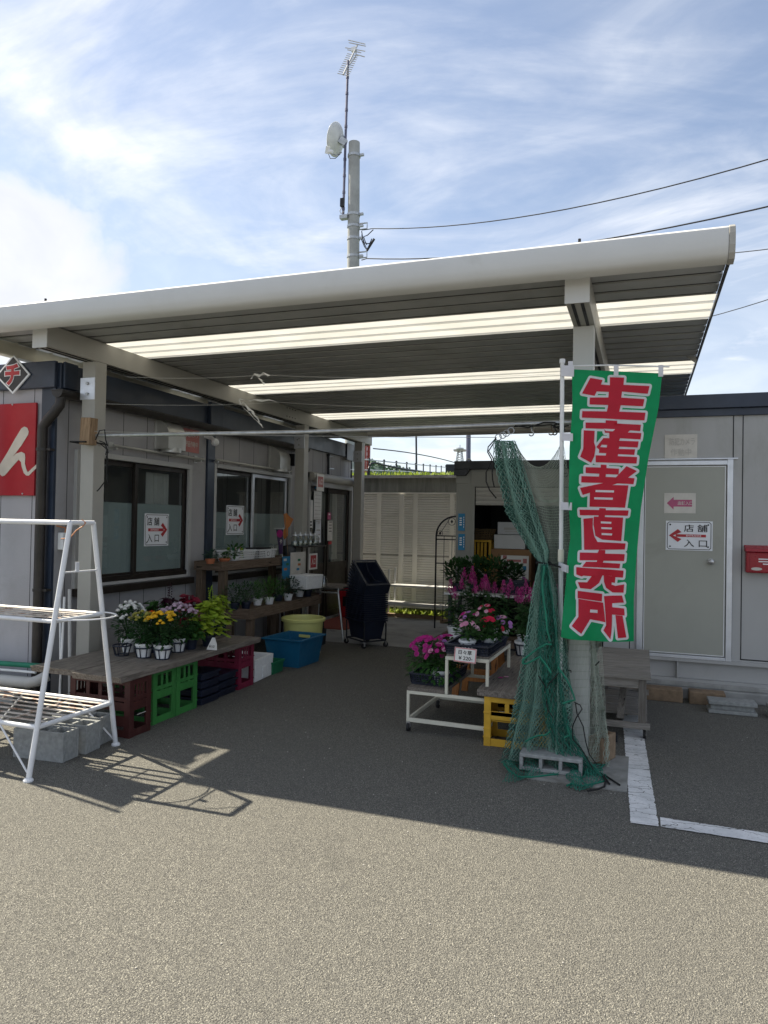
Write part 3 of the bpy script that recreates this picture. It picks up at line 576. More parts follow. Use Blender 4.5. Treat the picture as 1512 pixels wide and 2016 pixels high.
# gutter and downpipe
n = 9; g = MB(); vs = []; fs = []
for y in (YF-.10, 9.7):
    for i in range(n):
        an = math.pi*i/(n-1); vs.append((XL+.09-.06*math.cos(an), y, 2.66-.06*math.sin(an)))
for i in range(n-1): fs.append((i, i+1, n+i+1, n+i))
g.add(vs, fs); g.poly(vs[:n][::-1]); g.poly(vs[n:]); g.box(XL+.025, XL+.155, YF-.105, 9.705, 2.66, 2.668); g.build('gutter', M['brown_m'], shop, smooth=True)
g = MB(); xd = at(82, 950, Y=YF-.07).x; g.tube([(XL+.085, YF-.05, 2.62), (XL+.085, YF-.06, 2.54), (XL+.03, YF-.07, 2.47), (xd+.06, YF-.075, 2.42), (xd, YF-.075, 2.35), (xd, YF-.075, .03)], .042, 12)
for z in (2.16, .95): g.lathe([(.043,-.012),(.05,-.012),(.05,.012),(.043,.012)], (xd, YF-.075, z), 12); g.box(xd, xd+.09, YF-.08, YF-.02, z-.01, z+.01)
g.build('downpipe', M['brown_m'], shop, smooth=True)
# windows
def window(y0, y1, z0, z1, m1, m2, sill):
    f = MB(); x = XL
    f.box(x-.02, x+.035, y0-.05, y0, z0-.03, z1+.05); f.box(x-.02, x+.035, y1, y1+.05, z0-.03, z1+.05); f.box(x-.02, x+.045, y0, y1, z1, z1+.05); f.box(x-.02, x+.035, y0, y1, z0-.03, z0)
    fr = f.build('window_frame', M['panel'], shop, bevel=.004)
    if sill: s = MB(); s.box(x+.002, x+.09, y0-.04, y1+.05, z0-.10, z0-.032); s.box(x-.02, x+.02, y0+.002, y1-.002, z0+.002, z0+.05); s.build('sill', m1, fr)
    ym = (y0+y1)/2
    for k, (a, b, mm, xo) in enumerate(((y0+.005, ym+.03, m1, -.045), (ym-.03, y1-.005, m2, -.012))):
        s = MB(); xx = x+xo; s.box(xx-.025, xx, a, a+.045, z0+.004, z1-.004); s.box(xx-.025, xx, b-.045, b, z0+.004, z1-.004); s.box(xx-.025, xx, a+.045, b-.045, z1-.05, z1-.004); s.box(xx-.025, xx, a+.045, b-.045, z0+.004, z0+.07)
        s.build('sash', mm, fr, bevel=.003)
        p = MB(); p.poly([(xx-.013, a+.045, z0+.07), (xx-.013, b-.045, z0+.07), (xx-.013, b-.045, z1-.05), (xx-.013, a+.045, z1-.05)]); p.build('pane', M['gl'], fr)
        h = z0+.07+(z1-z0-.12)*(.66 if y0 < 7 else .58); q = MB(); q.box(xx-.020, xx-.0165, a+.045, b-.045, z0+.07, h); q.build('frosted_film', M['frost'], fr)
    return fr
w1 = window(*OPEN[0], M['bronze'], M['bronze'], True); w2 = window(*OPEN[1], M['bronze'], M['alu'], True)
g = MB(); n = 26; vs = []
for i in range(n+1):
    yy = 6.42+.40*i/n; xx = XL-.22+.02*math.sin(i*1.9); vs += [(xx, yy, 1.5), (xx, yy, 2.08)]
g.add(vs, [(2*i, 2*i+2, 2*i+3, 2*i+1) for i in range(n)]); g.build('curtain', M['paper'], shop)
# sliding door
y0, y1, z0, z1 = OPEN[2]; f = MB(); f.box(XL-.05, XL+.05, y0-.05, y0, 0, z1+.06); f.box(XL-.05, XL+.05, y1, y1+.05, 0, z1+.06); f.box(XL-.05, XL+.06, y0, y1, z1, z1+.10)
dr = f.build('sliding_door', M['panel'], shop, bevel=.004); ym = (y0+y1)/2
for a, b, xo, mm in ((y0, ym+.04, -.04, M['bronze']), (ym-.04, y1, -.01, M['bronze'])):
    s = MB(); xx = XL+xo; s.box(xx-.03, xx, a, a+.06, z0, z1); s.box(xx-.03, xx, b-.06, b, z0, z1); s.box(xx-.03, xx, a+.06, b-.06, z1-.08, z1); s.box(xx-.03, xx, a+.06, b-.06, z0, z0+.10); s.box(xx-.03, xx, a+.06, b-.06, .80, .92); s.build('door_leaf', mm, dr)
    p = MB(); p.poly([(xx-.015, a+.06, .92), (xx-.015, b-.06, .92), (xx-.015, b-.06, z1-.08), (xx-.015, a+.06, z1-.08)]); p.build('pane', M['gl'], dr)
    p = MB(); p.box(xx-.018, xx-.012, a+.06, b-.06, z0+.10, .80); p.build('kick_panel', M['bronze'], dr)
g = MB(); vs = []
for i in range(17):
    yy = 10.95+.45*i/16; xx = XL-.15+.03*math.sin(i*1.7); vs += [(xx, yy, .95), (xx-.02, yy-.18*(1-i/16), 2.06)]
g.add(vs, [(2*i, 2*i+2, 2*i+3, 2*i+1) for i in range(16)]); g.build('curtain', M['oldpaper'], shop)
g = MB(); g.tube([(XL+.10, y0-.12, 2.27), (XL+.10, y1+.12, 2.27)], .065, 14); g.box(XL+.002, XL+.08, y0-.12, y1+.12, 2.24, 2.33); g.build('awning_roll', M['cbeam'], shop, smooth=True)
# vent hoods
for yy, zz in ((6.42, 2.47), (8.87, 2.45)):
    g = MB(); n = 12; vs = []; wv = .15
    for yy2 in (-wv, wv):
        for i in range(n+1): an = math.pi/2*i/n; vs.append((XL+.17*math.sin(an), yy+yy2, zz-.02+.17*math.cos(an)-(.0 if i < n else .0)))
        vs += [(XL+.17, yy+yy2, zz-.16), (XL+.02, yy+yy2, zz-.16)]
    m = n+3; g.add(vs, [(i, i+1, m+i+1, m+i) for i in range(n+1)]); g.poly(vs[:m]+[(XL+.002, yy-wv, zz-.16)]); g.poly(vs[m:][::-1]+[(XL+.002, yy+wv, zz-.16)]); g.box(XL+.002, XL+.012, yy-wv-.02, yy+wv+.02, zz-.20, zz+.18)
    g.tube([(XL+.09, yy, zz-.19), (XL+.09, yy, zz-.14)], .11, 14); g.build('vent_hood', M['inox'], shop, smooth=True)
for a, b, z in ((5.56, 7.04, 2.265), (7.30, 9.22, 2.285)):
    g = MB(); g.tube([(XL+.075, a, z), (XL+.075, b, z)], .015, 8)
    for yy in (a+.03, b-.06): g.box(XL+.002, XL+.085, yy, yy+.02, z-.03, z-.012); g.box(XL+.002, XL+.012, yy-.02, yy+.04, z-.04, z+.04)
    g.ball((XL+.075, b, z), .024, n=8, m=6); g.build('awning_rail', M['inox'], shop)
g = MB(); yy = at(572, 893, X=XL).y; g.box(XL+.002, XL+.09, yy-.05, yy+.06, 2.38, 2.55); g.build('speaker_box', M['black'], shop)
yy = at(425, 860, X=XL+.15).y; g = MB(); g.tube([(XL+.003, yy, 2.55), (XL+.09, yy, 2.53), (XL+.17, yy-.04, 2.48)], .025, 8); g.ball((XL+.18, yy-.06, 2.47), .045, n=10, m=8); g.build('camera', M['white'], shop)

# signs on the shop
def sign_entrance(c, right, wd, ht, arrow, label, group='shop entrance direction signs', bars=True):
    nn = V(right).cross(EZ); t = thing('entrance_sign', label, 'sign', tuple(V(c)), 0, group); R = V(right)
    g = MB(); plate(g, c, R, EZ, wd, ht, .004); g.build('board', M['signw'], t, bevel=0)
    g = MB(); b = .006 if wd < .4 else .005; lf = .0055
    iw, ih = wd*.93, ht*.92
    for s in (-1, 1):
        plate(g, V(c)+R*(s*iw/2), R, EZ, b, ih-.02, .0008, lift=lf); plate(g, V(c)+EZ*(s*ih/2), R, EZ, iw-.02, b, .0008, lift=lf)
    for sx in (-1, 1):
        for sz in (-1, 1):
            q = V(c)+R*(sx*(iw/2-.01))+EZ*(sz*(ih/2-.01)); g.prism([q+R*(math.cos(k*math.pi/4)*.008+sx*-.014)+EZ*(math.sin(k*math.pi/4)*.008-sz*.014)+nn*lf for k in range(8)], nn*.0008)
            p1, p2 = q+R*(sx*.0)+EZ*(-sz*.0), q
            g.prism([V(c)+R*(sx*iw/2)+EZ*(sz*(ih/2-.012))+nn*lf, V(c)+R*(sx*(iw/2-.012))+EZ*(sz*ih/2)+nn*lf, V(c)+R*(sx*(iw/2-.015))+EZ*(sz*(ih/2-.004))+nn*lf, V(c)+R*(sx*(iw/2-.004))+EZ*(sz*(ih/2-.015))+nn*lf], nn*.0008)
    g.build('border', M['ink'], t)
    s = 1 if arrow == 'right' else -1; A = lambda u, v: V(c)+R*(u*s)+EZ*v+nn*.0058
    g = MB(); hw = wd*(.43 if wd < .4 else .43); tl = -wd*.36; th = ht*.045; hl = wd*.27 if wd < .4 else wd*.24; hh = ht*.22
    g.prism([A(tl,-th), A(hw-.06,-th), A(hw-.06,th), A(tl,th)], nn*.0008)
    tip = (hw, 0); tk = ht*.085
    for q in (-1, 1):
        P = [A(hw, 0), A(hw-hl+.02, q*(hh+.0)), A(hw-hl-.012, q*(hh-.028)), A(hw-tk*1.5, 0)]
        g.prism(P if q*s > 0 else P[::-1], nn*.0010)
    g.build('arrow', M['redink'], t)
    ox = -.10*wd*s if wd > .4 else -.14*wd; ox = (.14*wd if arrow == 'left' else -.16*wd); hz_ = ht*.255; tw = wd*(.50 if wd > .4 else .50)
    letter('lettering', '店 舗', V(c)+R*ox+EZ*hz_, R, EZ, tw, ht*.25, M['ink'], t, .011, .006)
    letter('lettering', '入 口', V(c)+R*ox-EZ*(hz_+.0), R, EZ, tw*.98, ht*.25, M['ink'], t, .006, .006)
    letter('lettering', 'ENTRANCE', A(-wd*.10, 0), R, EZ, wd*.32, ht*.055, M['whiteink'], t, .01, .0012)
    return t
gp = XL+.004
c1_ = at(308, 1043, X=XL-.022); sign_entrance((XL-.021, c1_.y, c1_.z), EY, .40, .34, 'right', 'white entrance sign with red arrow pointing right on the nearer window')
c2_ = at(463, 1024, X=XL-.052); sign_entrance((XL-.054, c2_.y, c2_.z), EY, .42, .37, 'right', 'curled white entrance sign with red arrow on the window behind the timber shelves')
def flat_sign(name, label, cat, c, right, wd, ht, mat, texts=(), group=None, th=.004, blocks=()):
    """texts: (string, du, dv, w, h, material, bold); blocks: (du, dv, w, h, material)"""
    R = V(right); t = thing(name, label, cat, tuple(V(c)), 0, group); g = MB(); plate(g, c, R, EZ, wd, ht, th); g.build('sheet', mat, t)
    for du, dv, bw, bh, mm in blocks: g = MB(); plate(g, V(c)+R*du+EZ*dv, R, EZ, bw, bh, .0008, lift=th+.0008); g.build('printed_block', mm, t)
    for s, du, dv, tw, thh, mm, bd in texts: letter('lettering', s, V(c)+R*du+EZ*dv, R, EZ, tw, thh, mm, t, bd, th+.0026)
    return t
c = at(376, 868, X=XL); flat_sign('camera_notice', 'faded red security camera notice high on the shop wall', 'sign', (XL+.003, c.y, c.z), EY, .30, .26, M['fade_red'],
    (('防犯カメラ', 0, .07, .24, .07, M['oldpaper'], .01), ('録画作動中', 0, -.04, .24, .07, M['oldpaper'], .01)))
# red signboard + diamond on the front wall
yb = YF-.012; R0 = at(75, 793, Y=yb); R1 = at(73, 976, Y=yb); t = thing('red_signboard', 'big crimson signboard with cream brush lettering at the left edge', 'signboard', (R0.x-1.0, yb, R1.z))
g = MB(); g.box(R0.x-2.4, R0.x, yb-.02, yb, R1.z, R0.z); g.build('board', M['redsign'], t, bevel=.003)
g = MB(); pz = lambda x, y: at(x/3.78, 680+y/3.78, Y=yb-.0215)
strokes = [[(178,605),(205,618),(214,655),(196,690),(100,828),(60,850),(30,880),(45,800),(90,720)]]
K = lambda pts, d: [pz(x, y)-EY*d for x, y in pts]
S1 = [(160,618),(182,604),(204,614),(214,640),(210,664),(160,745),(95,830),(60,930),(38,968),(18,975),(2,962),(-8,900),(60,790),(110,700)]
S2 = [(95,830),(120,806),(160,792),(186,806),(189,835),(186,880),(196,920),(208,945),(245,910),(278,880),(280,905),(240,945),(215,970),(196,968),(178,950),(162,900),(158,868),(140,850),(95,900),(45,960),(60,930)]
g.prism(K(S1, 0)[::-1], -EY*.002); g.prism(K(S2, .0004)[::-1], -EY*.002); g.build('lettering', M['tan'], t)
g = MB(); q = [at(93/3.78, 680+441/3.78, Y=yb-.022), at(167/3.78, 680+1104/3.78, Y=yb-.022)]
for p in q: g.ball(p, .008, n=8, m=4)
g.build('screw', M['alu'], t)
yd = YF-.065; P4 = [at(28.5, 699, Y=yd), at(61, 737, Y=yd), at(27, 776, Y=yd), at(-6, 741, Y=yd)]
t = thing('diamond_sign', 'black diamond sign with red katakana over the navy fascia', 'sign', tuple(P4[2])); cc = sum(P4, V())/4
g = MB(); g.prism(P4[::-1], -EY*.012); g.build('edge', M['signw'], t); g = MB(); g.prism([cc+(p-cc)*.88-EY*.0125 for p in P4[::-1]], -EY*.002); g.build('panel', M['dgrey'], t)
letter('lettering', 'チ', cc-EY*.016, EX, EZ, .185, .21, M['signw'], t, .075, .001); letter('lettering', 'チ', cc-EY*.017, EX, EZ, .165, .19, M['redink'], t, .045, .003)
# papers on the door
def wallpaper_px(name, label, cat, x0, y0, x1, y1, X, mat, **k):
    a, b = at(x0, y0, X=X), at(x1, y1, X=X); return flat_sign(name, label, cat, (X, (a.y+b.y)/2, (a.z+b.z)/2), EY, abs(b.y-a.y), abs(a.z-b.z), mat, **k)
xd_ = XL-.036
wallpaper_px('door_poster', 'long white sheet with black bars on the left door glass', 'poster', 606, 984, 615, 1040, xd_, M['paper'], blocks=((0,-.12,.12,.02,M['ink']),(0,-.17,.12,.02,M['ink']),(0,-.22,.12,.02,M['ink'])))
wallpaper_px('timetable_sheet', 'tall ruled white sheet with blue heading hung inside the door', 'poster', 618, 966, 632, 1023, xd_, M['paper'], blocks=[(0,.31,.24,.10,M['bluest'])]+[(0,.22-.06*i,.22,.008,M['greyink']) for i in range(9)])
wallpaper_px('door_notice', 'narrow bluish printed notice at the bottom of the left door glass', 'notice', 621, 1024, 631, 1068, xd_, M['signw'], texts=(('ご案内', 0, .14, .12, .05, M['greyink'], .0),), blocks=[(0,.02-.07*i,.14,.02,M['greyink']) for i in range(3)])
wallpaper_px('door_notice', 'cream notice with small figures and red foot on the right door leaf', 'notice', 645, 1025, 654, 1064, XL-.004, M['oldpaper'], blocks=[(0,.14-.05*i,.11,.012,M['ink']) for i in range(4)]+[(0,-.20,.13,.05,M['redink'])])
wallpaper_px('door_notice', 'small pink square label above the cream notice on the right door leaf', 'notice', 645, 1009, 651, 1023, XL-.004, M['pinkink'], blocks=((0,.03,.06,.02,M['paper']),))
c = at(631, 950, X=XL+.175); flat_sign('hanging_notice', 'square red entrance notice hanging from the awning roll', 'sign', (XL+.172, c.y, c.z), EY, .26, .26, M['paper'], (('入口', 0, .01, .13, .09, M['paper'], .02),), blocks=((0,.01,.19,.16,M['fade_red']),))
g = MB(); a, b = at(668, 1218, Z=0), at(640, 1224, Z=0); g.box(-4.72, -4.05, 9.75, 11.2, .006, .02); tag(g.build('door_mat', M['mat_red']), 'brick red mat lying before the sliding door', 'mat')
t = thing('red_bin', 'red fire extinguisher cabinet beside the sliding door', 'box', (-4.55, 11.1, 0)); g = MB(); g.box(-4.70, -4.38, 10.98, 11.2, .02, .52); g.build('case', M['redsign'], t, bevel=.02); g = MB(); g.box(-4.62, -4.46, 10.965, 10.978, .2, .36); g.build('panel', M['ink'], t)

# ================================================================ RIGHT BUILDING
YR = 7.35
off = thing('office_building', 'light grey prefab office with navy eaves and beige door on the right', 'building', (2.5, 9, 0))
g = MB(); g.box(-.34, 6.2, YR, 10.6, .37, 2.66); g.build('wall', M['panel'], off)
g = MB(); g.box(-.36, 6.25, YR-.055, 10.65, 2.70, 2.83); g.box(-.35, 6.25, YR-.025, 10.62, 2.63, 2.70); g.build('fascia', M['navy'], off, bevel=.005)
g = MB()
for x in (-.10, .785, .865, 1.76, 1.84, 2.74, 2.82): g.box(x-.004, x+.004, YR-.003, YR-.0005, .385, 2.63)
g.box(.86, 6.2, YR-.0035, YR-.0008, .385, .395); g.build('joint', M['ink'], off)
g = MB(); g.box(-.34, 6.2, YR-.025, YR-.001, .335, .37); g.box(-.34, 6.2, YR-.02, YR+.06, .15, .175); g.box(-.34, 6.2, YR+.03, YR+.06, .176, .334)
for x in (-.30, .33, 1.5, 2.7, 3.9): g.box(x-.006, x+.006, YR-.018, YR+.03, .176, .334)
g.build('floor_beam', M['panel'], off)
g = MB(); g.box(-.38, 6.25, YR-.07, 10.6, 0, .10); g.box(-.36, 6.22, YR-.03, 10.58, .10, .149); g.build('concrete_base', M['concrete'], off, bevel=.01)
f = MB(); x0, x1, z0, z1 = .015, .735, .395, 2.175
f.box(x0-.055, x0, YR-.03, YR-.001, z0-.03, z1+.05); f.box(x1, x1+.05, YR-.03, YR-.001, z0-.03, z1+.05); f.box(x0, x1, YR-.03, YR-.001, z1, z1+.04); f.box(x0, x1, YR-.03, YR-.001, z0-.03, z0)
f.box(-.34, x1+.09, YR-.02, YR-.001, z1+.052, z1+.066)
dr = f.build('door_frame', M['alu'], off, bevel=.003)
g = MB(); g.box(x0+.008, x1-.008, YR-.022, YR-.002, z0+.01, z1-.01); g.build('door', M['doorp'], dr, bevel=.003)
g = MB()
for a in ((x0+.0075,x0+.014,z0+.01,z1-.01),(x1-.020,x1-.0125,z0+.01,z1-.01),(x0+.014,x1-.02,z1-.018,z1-.011),(x0+.014,x1-.02,z0+.011,z0+.018)): g.box(a[0],a[1],YR-.0245,YR-.021,a[2],a[3])
g.build('edge_trim', M['white'], dr)
k = at(1400, 1106, Y=YR-.04); g = MB(); pr = [(.0,.06),(.018,.058),(.026,.05),(.027,.04),(.016,.03),(.012,.012),(.028,.01),(.030,0)]; vs = []; n = 18
for r, z in pr:
    for j in range(n): a = 2*math.pi*j/n; vs.append((k.x+r*math.cos(a), YR-.022-z, k.z+r*math.sin(a)))
g.add(vs, [(i*n+j, i*n+(j+1) % n, (i+1)*n+(j+1) % n, (i+1)*n+j) for i in range(len(pr)-1) for j in range(n)]); g.build('handle', M['chrome'], dr, smooth=True)
a, b = at(1308.5, 856, Y=YR), at(1373, 902, Y=YR); flat_sign('camera_plaque', 'bleached grey camera notice plate above the beige door', 'sign', ((a.x+b.x)/2, YR-.002, (a.z+b.z)/2), EX, .285, .225, M['oldpaper'],
    (('防犯カメラ', .01, .045, .22, .07, M['greyink'], .0), ('作動中', 0, -.055, .18, .07, M['greyink'], .0)))
a, b = at(1307, 969, Y=YR), at(1370, 1013, Y=YR); cc = V(((a.x+b.x)/2, YR-.0235, (a.z+b.z)/2)); t = flat_sign('paper_sign', 'torn paper sign with pink arrow pointing left on the beige door', 'sign', cc, EX, .275, .19, M['oldpaper'], (('店舗入口', .045, 0, .13, .036, M['oldpaper'], .015),), th=.001)
g = MB(); A = lambda u, v: cc+EX*u+EZ*v-EY*.0020; g.prism([A(-.115,0), A(-.055,-.06), A(-.055,-.032), A(.105,-.032), A(.105,.032), A(-.055,.032), A(-.055,.06)], -EY*.0006); g.build('arrow', M['pinkink'], t)
a, b = at(1310, 1024, Y=YR), at(1403, 1086, Y=YR); sign_entrance(((a.x+b.x)/2, YR-.0235, (a.z+b.z)/2), EX, .405, .275, 'left', 'white entrance sign with red arrow pointing left on the beige door')
t = thing('postbox', 'red wall letterbox with white stripes at the right edge', 'letterbox', (1.07, YR-.06, 1.18)); a = at(1468, 1080, Y=YR-.10)
g = MB(); xa_, xb_ = a.x+.005, a.x+.37; g.box(xa_, xb_, YR-.10, YR-.002, 1.19, 1.38); g.build('body', M['redpost'], t, bevel=.012)
g = MB(); g.prism([(xa_-.008, YR-.118, 1.382), (xa_-.008, YR-.002, 1.382), (xa_-.008, YR-.002, 1.44), (xa_-.008, YR-.108, 1.405)], (xb_-xa_+.016, 0, 0)); g.build('lid', M['redpost'], t, bevel=.004)
g = MB(); g.box(xa_+.03, xa_+.34, YR-.104, YR-.1005, 1.205, 1.36); g.build('front_panel', M['redpost'], t, bevel=.001)
g = MB()
for i, (s, e) in enumerate(((.10,.18),(.10,.22),(.135,.22))): g.box(xa_+s, xa_+e+.05, YR-.106, YR-.1045, 1.312-.022*i, 1.322-.022*i)
g.build('stripe', M['whiteink'], t)
g = MB(); g.prism([(xa_+.085+.045*math.cos(q)*(1 if abs(math.cos(q)) < .5 else 1), YR-.1045, 1.228+.014*math.sin(q)) for q in [2*math.pi*i/16 for i in range(16)]], (0,-.0015,0)); g.build('window', M['inox'], t)

# ================================================================ CANOPY
cnp = thing('canopy', 'white steel carport style canopy with ribbed roof spanning the passage', 'canopy', (-2.3, 8, 0))
CX0, CX1, CY0, PT = -5.28, .44, 4.33, .2
def ribs(k0, k1):
    pts = []
    for k in range(k0, k1):
        y = CY0+.02+k*PT; pts += [(y,3.12),(y+.150,3.12),(y+.154,3.20),(y+.196,3.20)]
    pts.append((CY0+.02+k1*PT, 3.12)); return pts
def sheet(name, k0, k1, mat, dz=0):
    p = ribs(k0, k1); g = MB(); n = len(p); xs_ = [CX0, CX1]
    g.add([(x, y, z+dz) for x in xs_ for y, z in p], [(i, i+1, n+i+1, n+i) for i in range(n-1)]); return g.build(name, mat, cnp)
for a, b in ((0,4),(7,14),(17,25),(28,36)):
    rp = sheet('roof_panel', a, b, M['roofs']); g = MB()
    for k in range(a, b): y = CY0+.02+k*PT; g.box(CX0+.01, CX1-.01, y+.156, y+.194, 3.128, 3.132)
    o = g.build('slot_shade_strip', M['black'], rp)  # black strips added to draw the shade inside the rib slots
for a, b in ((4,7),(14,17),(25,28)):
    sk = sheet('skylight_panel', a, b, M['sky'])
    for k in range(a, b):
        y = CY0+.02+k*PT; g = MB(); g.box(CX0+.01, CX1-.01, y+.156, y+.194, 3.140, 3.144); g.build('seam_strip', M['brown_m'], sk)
prof = [(4.349,3.215),(4.27,3.222),(4.245,3.205),(4.238,3.17),(4.24,3.11),(4.252,3.07),(4.275,3.045),(4.34,3.035)]
g = MB(); g.prism([(CX0-.04, y, z) for y, z in prof], (CX1-CX0+.02, 0, 0)); g.build('gutter_fascia', M['cwhite'], cnp, smooth=True)
g = MB(); cy, cz = 4.29, 3.128
for x in (CX1-.018, CX0-.07): g.prism([(x, cy+(y-cy)*1.03-.001, cz+(z-cz)*1.04) for y, z in prof], (.032, 0, 0))
g.build('end_cap', M['cbeam'], cnp, bevel=.003)
g = MB(); g.box(CX1+.001, CX1+.014, 4.36, 11.62, 3.09, 3.118); g.build('edge_trim', M['brown_m'], cnp)
g = MB(); g.box(CX0-.03, CX0-.002, 4.36, 11.62, 3.00, 3.225); g.box(CX0-.03, CX0+.05, 4.36, 11.62, 2.985, 2.998); g.build('edge_trim', M['cream'], cnp)
g = MB(); g.box(CX0, CX1, 11.57, 11.61, 3.05, 3.21); g.build('rear_trim', M['cbeam'], cnp)
for x in (at(90, 582, Y=4.32).x, at(1141, 468, Y=4.32).x): g = MB(); g.tube([(x, 4.32, 3.19), (x, 4.32, 3.26)], .009, 6); g.build('bolt', M['black'], cnp)
for xa_, xb_ in ((-4.60, -4.46), (-.455, -.315)):
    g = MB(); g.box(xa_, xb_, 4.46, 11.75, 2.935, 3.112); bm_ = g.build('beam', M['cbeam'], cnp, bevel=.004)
    for ye in (4.45, 11.752): g = MB(); g.box(xa_-.003, xb_+.003, ye, ye+.008, 2.925, 3.114); g.build('end_plate', M['cwhite'], bm_)
    g = MB(); w_ = (xb_-xa_)
    for q in (.22, .62): g.box(xa_+w_*q, xa_+w_*(q+.14), 4.5, 11.8, 2.930, 2.9345)
    g.build('groove', M['ink'], bm_)
    g = MB()
    for yy in () if False else (8.55, 8.63, 8.71, 8.79):
        for zz in (2.97, 3.08): g.box(xb_, xb_+.004, yy, yy+.02, zz, zz+.012)
    g.build('screw', M['ink'], bm_)
for xa_, yy in ((-4.60, 5.0), (-4.60, 9.1), (-4.60, 11.3)):
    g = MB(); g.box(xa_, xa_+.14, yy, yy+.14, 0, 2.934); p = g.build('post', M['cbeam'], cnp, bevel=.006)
    g = MB(); g.box(xa_-.012, xa_+.142, yy-.008, yy-.001, 2.60, 2.79); g.build('bracket', M['alu'], p)
    g = MB()
    for z in (2.65, 2.74): g.tube([(xa_+.065, yy-.02, z), (xa_+.065, yy-.008, z)], .014, 6)
    g.build('bolt', M['steel'], p)
for yy in (5.0, 11.3):
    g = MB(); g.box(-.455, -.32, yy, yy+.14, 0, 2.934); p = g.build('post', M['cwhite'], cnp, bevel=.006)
# diagonal brace plates at right roof edge
g = MB(); a = at(1362, 705, Z=3.10); g.prism([(CX1-.09, a.y, 3.117), (CX1-.002, a.y, 3.117), (CX1-.002, a.y, 3.05)], (0, .012, 0)); g.build('bracket', M['cbeam'], cnp)

# ================================================================ STORAGE SHED
YS = 9.0; sh = thing('storage_shed', 'taupe steel storage shed with half raised shutter and dark roof edge', 'shed', (-1.4, 10, 0))
sx0, sx1 = at(898, 1000, Y=YS).x, -.50; ox0, ox1 = at(928, 1000, Y=YS).x, -.62
g = MB(); g.box(sx0, ox0, YS, YS+.08, 0, 2.28); g.box(ox1, sx1, YS, YS+.08, 0, 2.28); g.box(ox0, ox1, YS, YS+.08, 2.06, 2.28)
g.box(sx0, sx0+.04, YS+.08, 11.1, 0, 2.28); g.box(sx1-.04, sx1, YS+.08, 11.1, 0, 2.28); g.box(sx0+.04, sx1-.04, 11.06, 11.1, 0, 2.28)
g.box(ox0, ox0+.045, YS-.012, YS-.001, .06, 2.06); g.box(sx0-.004, sx0+.18, YS-.008, YS-.001, 2.10, 2.28); g.build('wall', pm('shed_taupe', (.24,.24,.215), .5, var=.05, vs=2), sh, bevel=.003)
g = MB(); g.box(sx0-.02, sx1+.03, YS-.06, 11.15, 2.281, 2.385); g.prism([(sx0-.022, YS-.062, 2.20), (sx0+.13, YS-.062, 2.20), (sx0+.19, YS-.062, 2.2805), (sx0-.022, YS-.062, 2.2805)], (0, .05, 0)); g.build('roof', M['navy_d'], sh, bevel=.004)
g = MB()
for i in range(4): z = 2.055-.0565*(i+1); g.prism([(ox0+.05, YS+.02, z), (ox0+.05, YS+.012, z+.028), (ox0+.05, YS+.02, z+.054), (ox0+.05, YS+.03, z+.054), (ox0+.05, YS+.03, z)], (ox1-ox0-.05, 0, 0))
g.build('shutter', M['cbeam'], sh)
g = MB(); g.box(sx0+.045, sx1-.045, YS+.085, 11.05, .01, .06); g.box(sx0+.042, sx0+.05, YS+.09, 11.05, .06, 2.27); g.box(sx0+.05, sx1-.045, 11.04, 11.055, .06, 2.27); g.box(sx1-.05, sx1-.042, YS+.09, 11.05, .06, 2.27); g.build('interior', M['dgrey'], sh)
g = MB(); g.tube([(sx0+.085+.035*math.cos(q), YS+.3, 2.39+.05*math.sin(q)) for q in [math.pi*i/8 for i in range(9)]], .010, 6); g.build('lifting_eye', M['steel'], sh)
c = at(1113, 935, Y=YS-.003); letter('lettering', 'G', (c.x, YS-.001, c.z), EX, EZ, .06, .055, M['ink'], sh, .03, .002)
for k, (ya, yb_) in enumerate(((1011, 1045), (1051, 1083))):
    a, b = at(904, ya, Y=YS), at(914, yb_, Y=YS)
    flat_sign('shed_sticker', ('upper' if k == 0 else 'lower')+' blue sticker with white marks on the shed jamb', 'sticker', ((a.x+b.x)/2, YS-.009, (a.z+b.z)/2), EX, .085, a.z-b.z, M['bluest'], blocks=[(.03,.06-.03*i,.008,.02,M['whiteink']) for i in range(5)]+[(-.01,.05-.028*i,.03,.014,M['whiteink']) for i in range(4)], group='blue stickers on the shed jamb')

# ================================================================ BEIGE FENCE
YN = 12.05; fz0, fz1 = at(790, 1196, Y=12.05).z, at(790, 971, Y=12.05).z
def fx(px): return at(px, 1000, Y=YN).x
fn = thing('slatted_fence', 'beige louvred metal screen fence closing the back of the passage', 'fence', (fx(800), YN, 0))
zmid = at(790, 1093, Y=12.05).z
fpx = [(711, 743), (751, 788), (796, 814), (823, 886), (895, 960)]
for pa_, pb_ in fpx:
    for za_, zb_ in ((fz0, zmid-.015), (zmid+.015, fz1-.02)):
        g = MB(); n = int((zb_-za_)/.042); h = (zb_-za_)/n
        for i in range(n): z = za_+i*h; g.prism([(fx(pa_), YN+.02, z), (fx(pa_), YN-.012, z+.004), (fx(pa_), YN-.008, z+h*.62), (fx(pa_), YN+.02, z+h*.98)], (fx(pb_)-fx(pa_), 0, 0))
        g.build('louvre_panel', M['fence'], fn)
for pa_, pb_, f_ in ((743,751,-.02),(788,796,-.05),(814,823,-.02),(886,895,-.02),(707,711,-.04)):
    g = MB(); g.box(fx(pa_), fx(pb_), YN+f_, YN+.03, 0 if f_ < -.03 else fz0, fz1-.02); g.build('post', M['fpost'], fn)
g = MB(); g.box(fx(707), fx(965), YN-.03, YN+.04, fz1-.018, fz1+.012); g.build('top_rail', M['fpost'], fn)
g = MB(); g.box(fx(711), fx(960), YN+.0, YN+.02, zmid-.013, zmid+.013); g.build('mid_rail', M['cbeam'], fn)
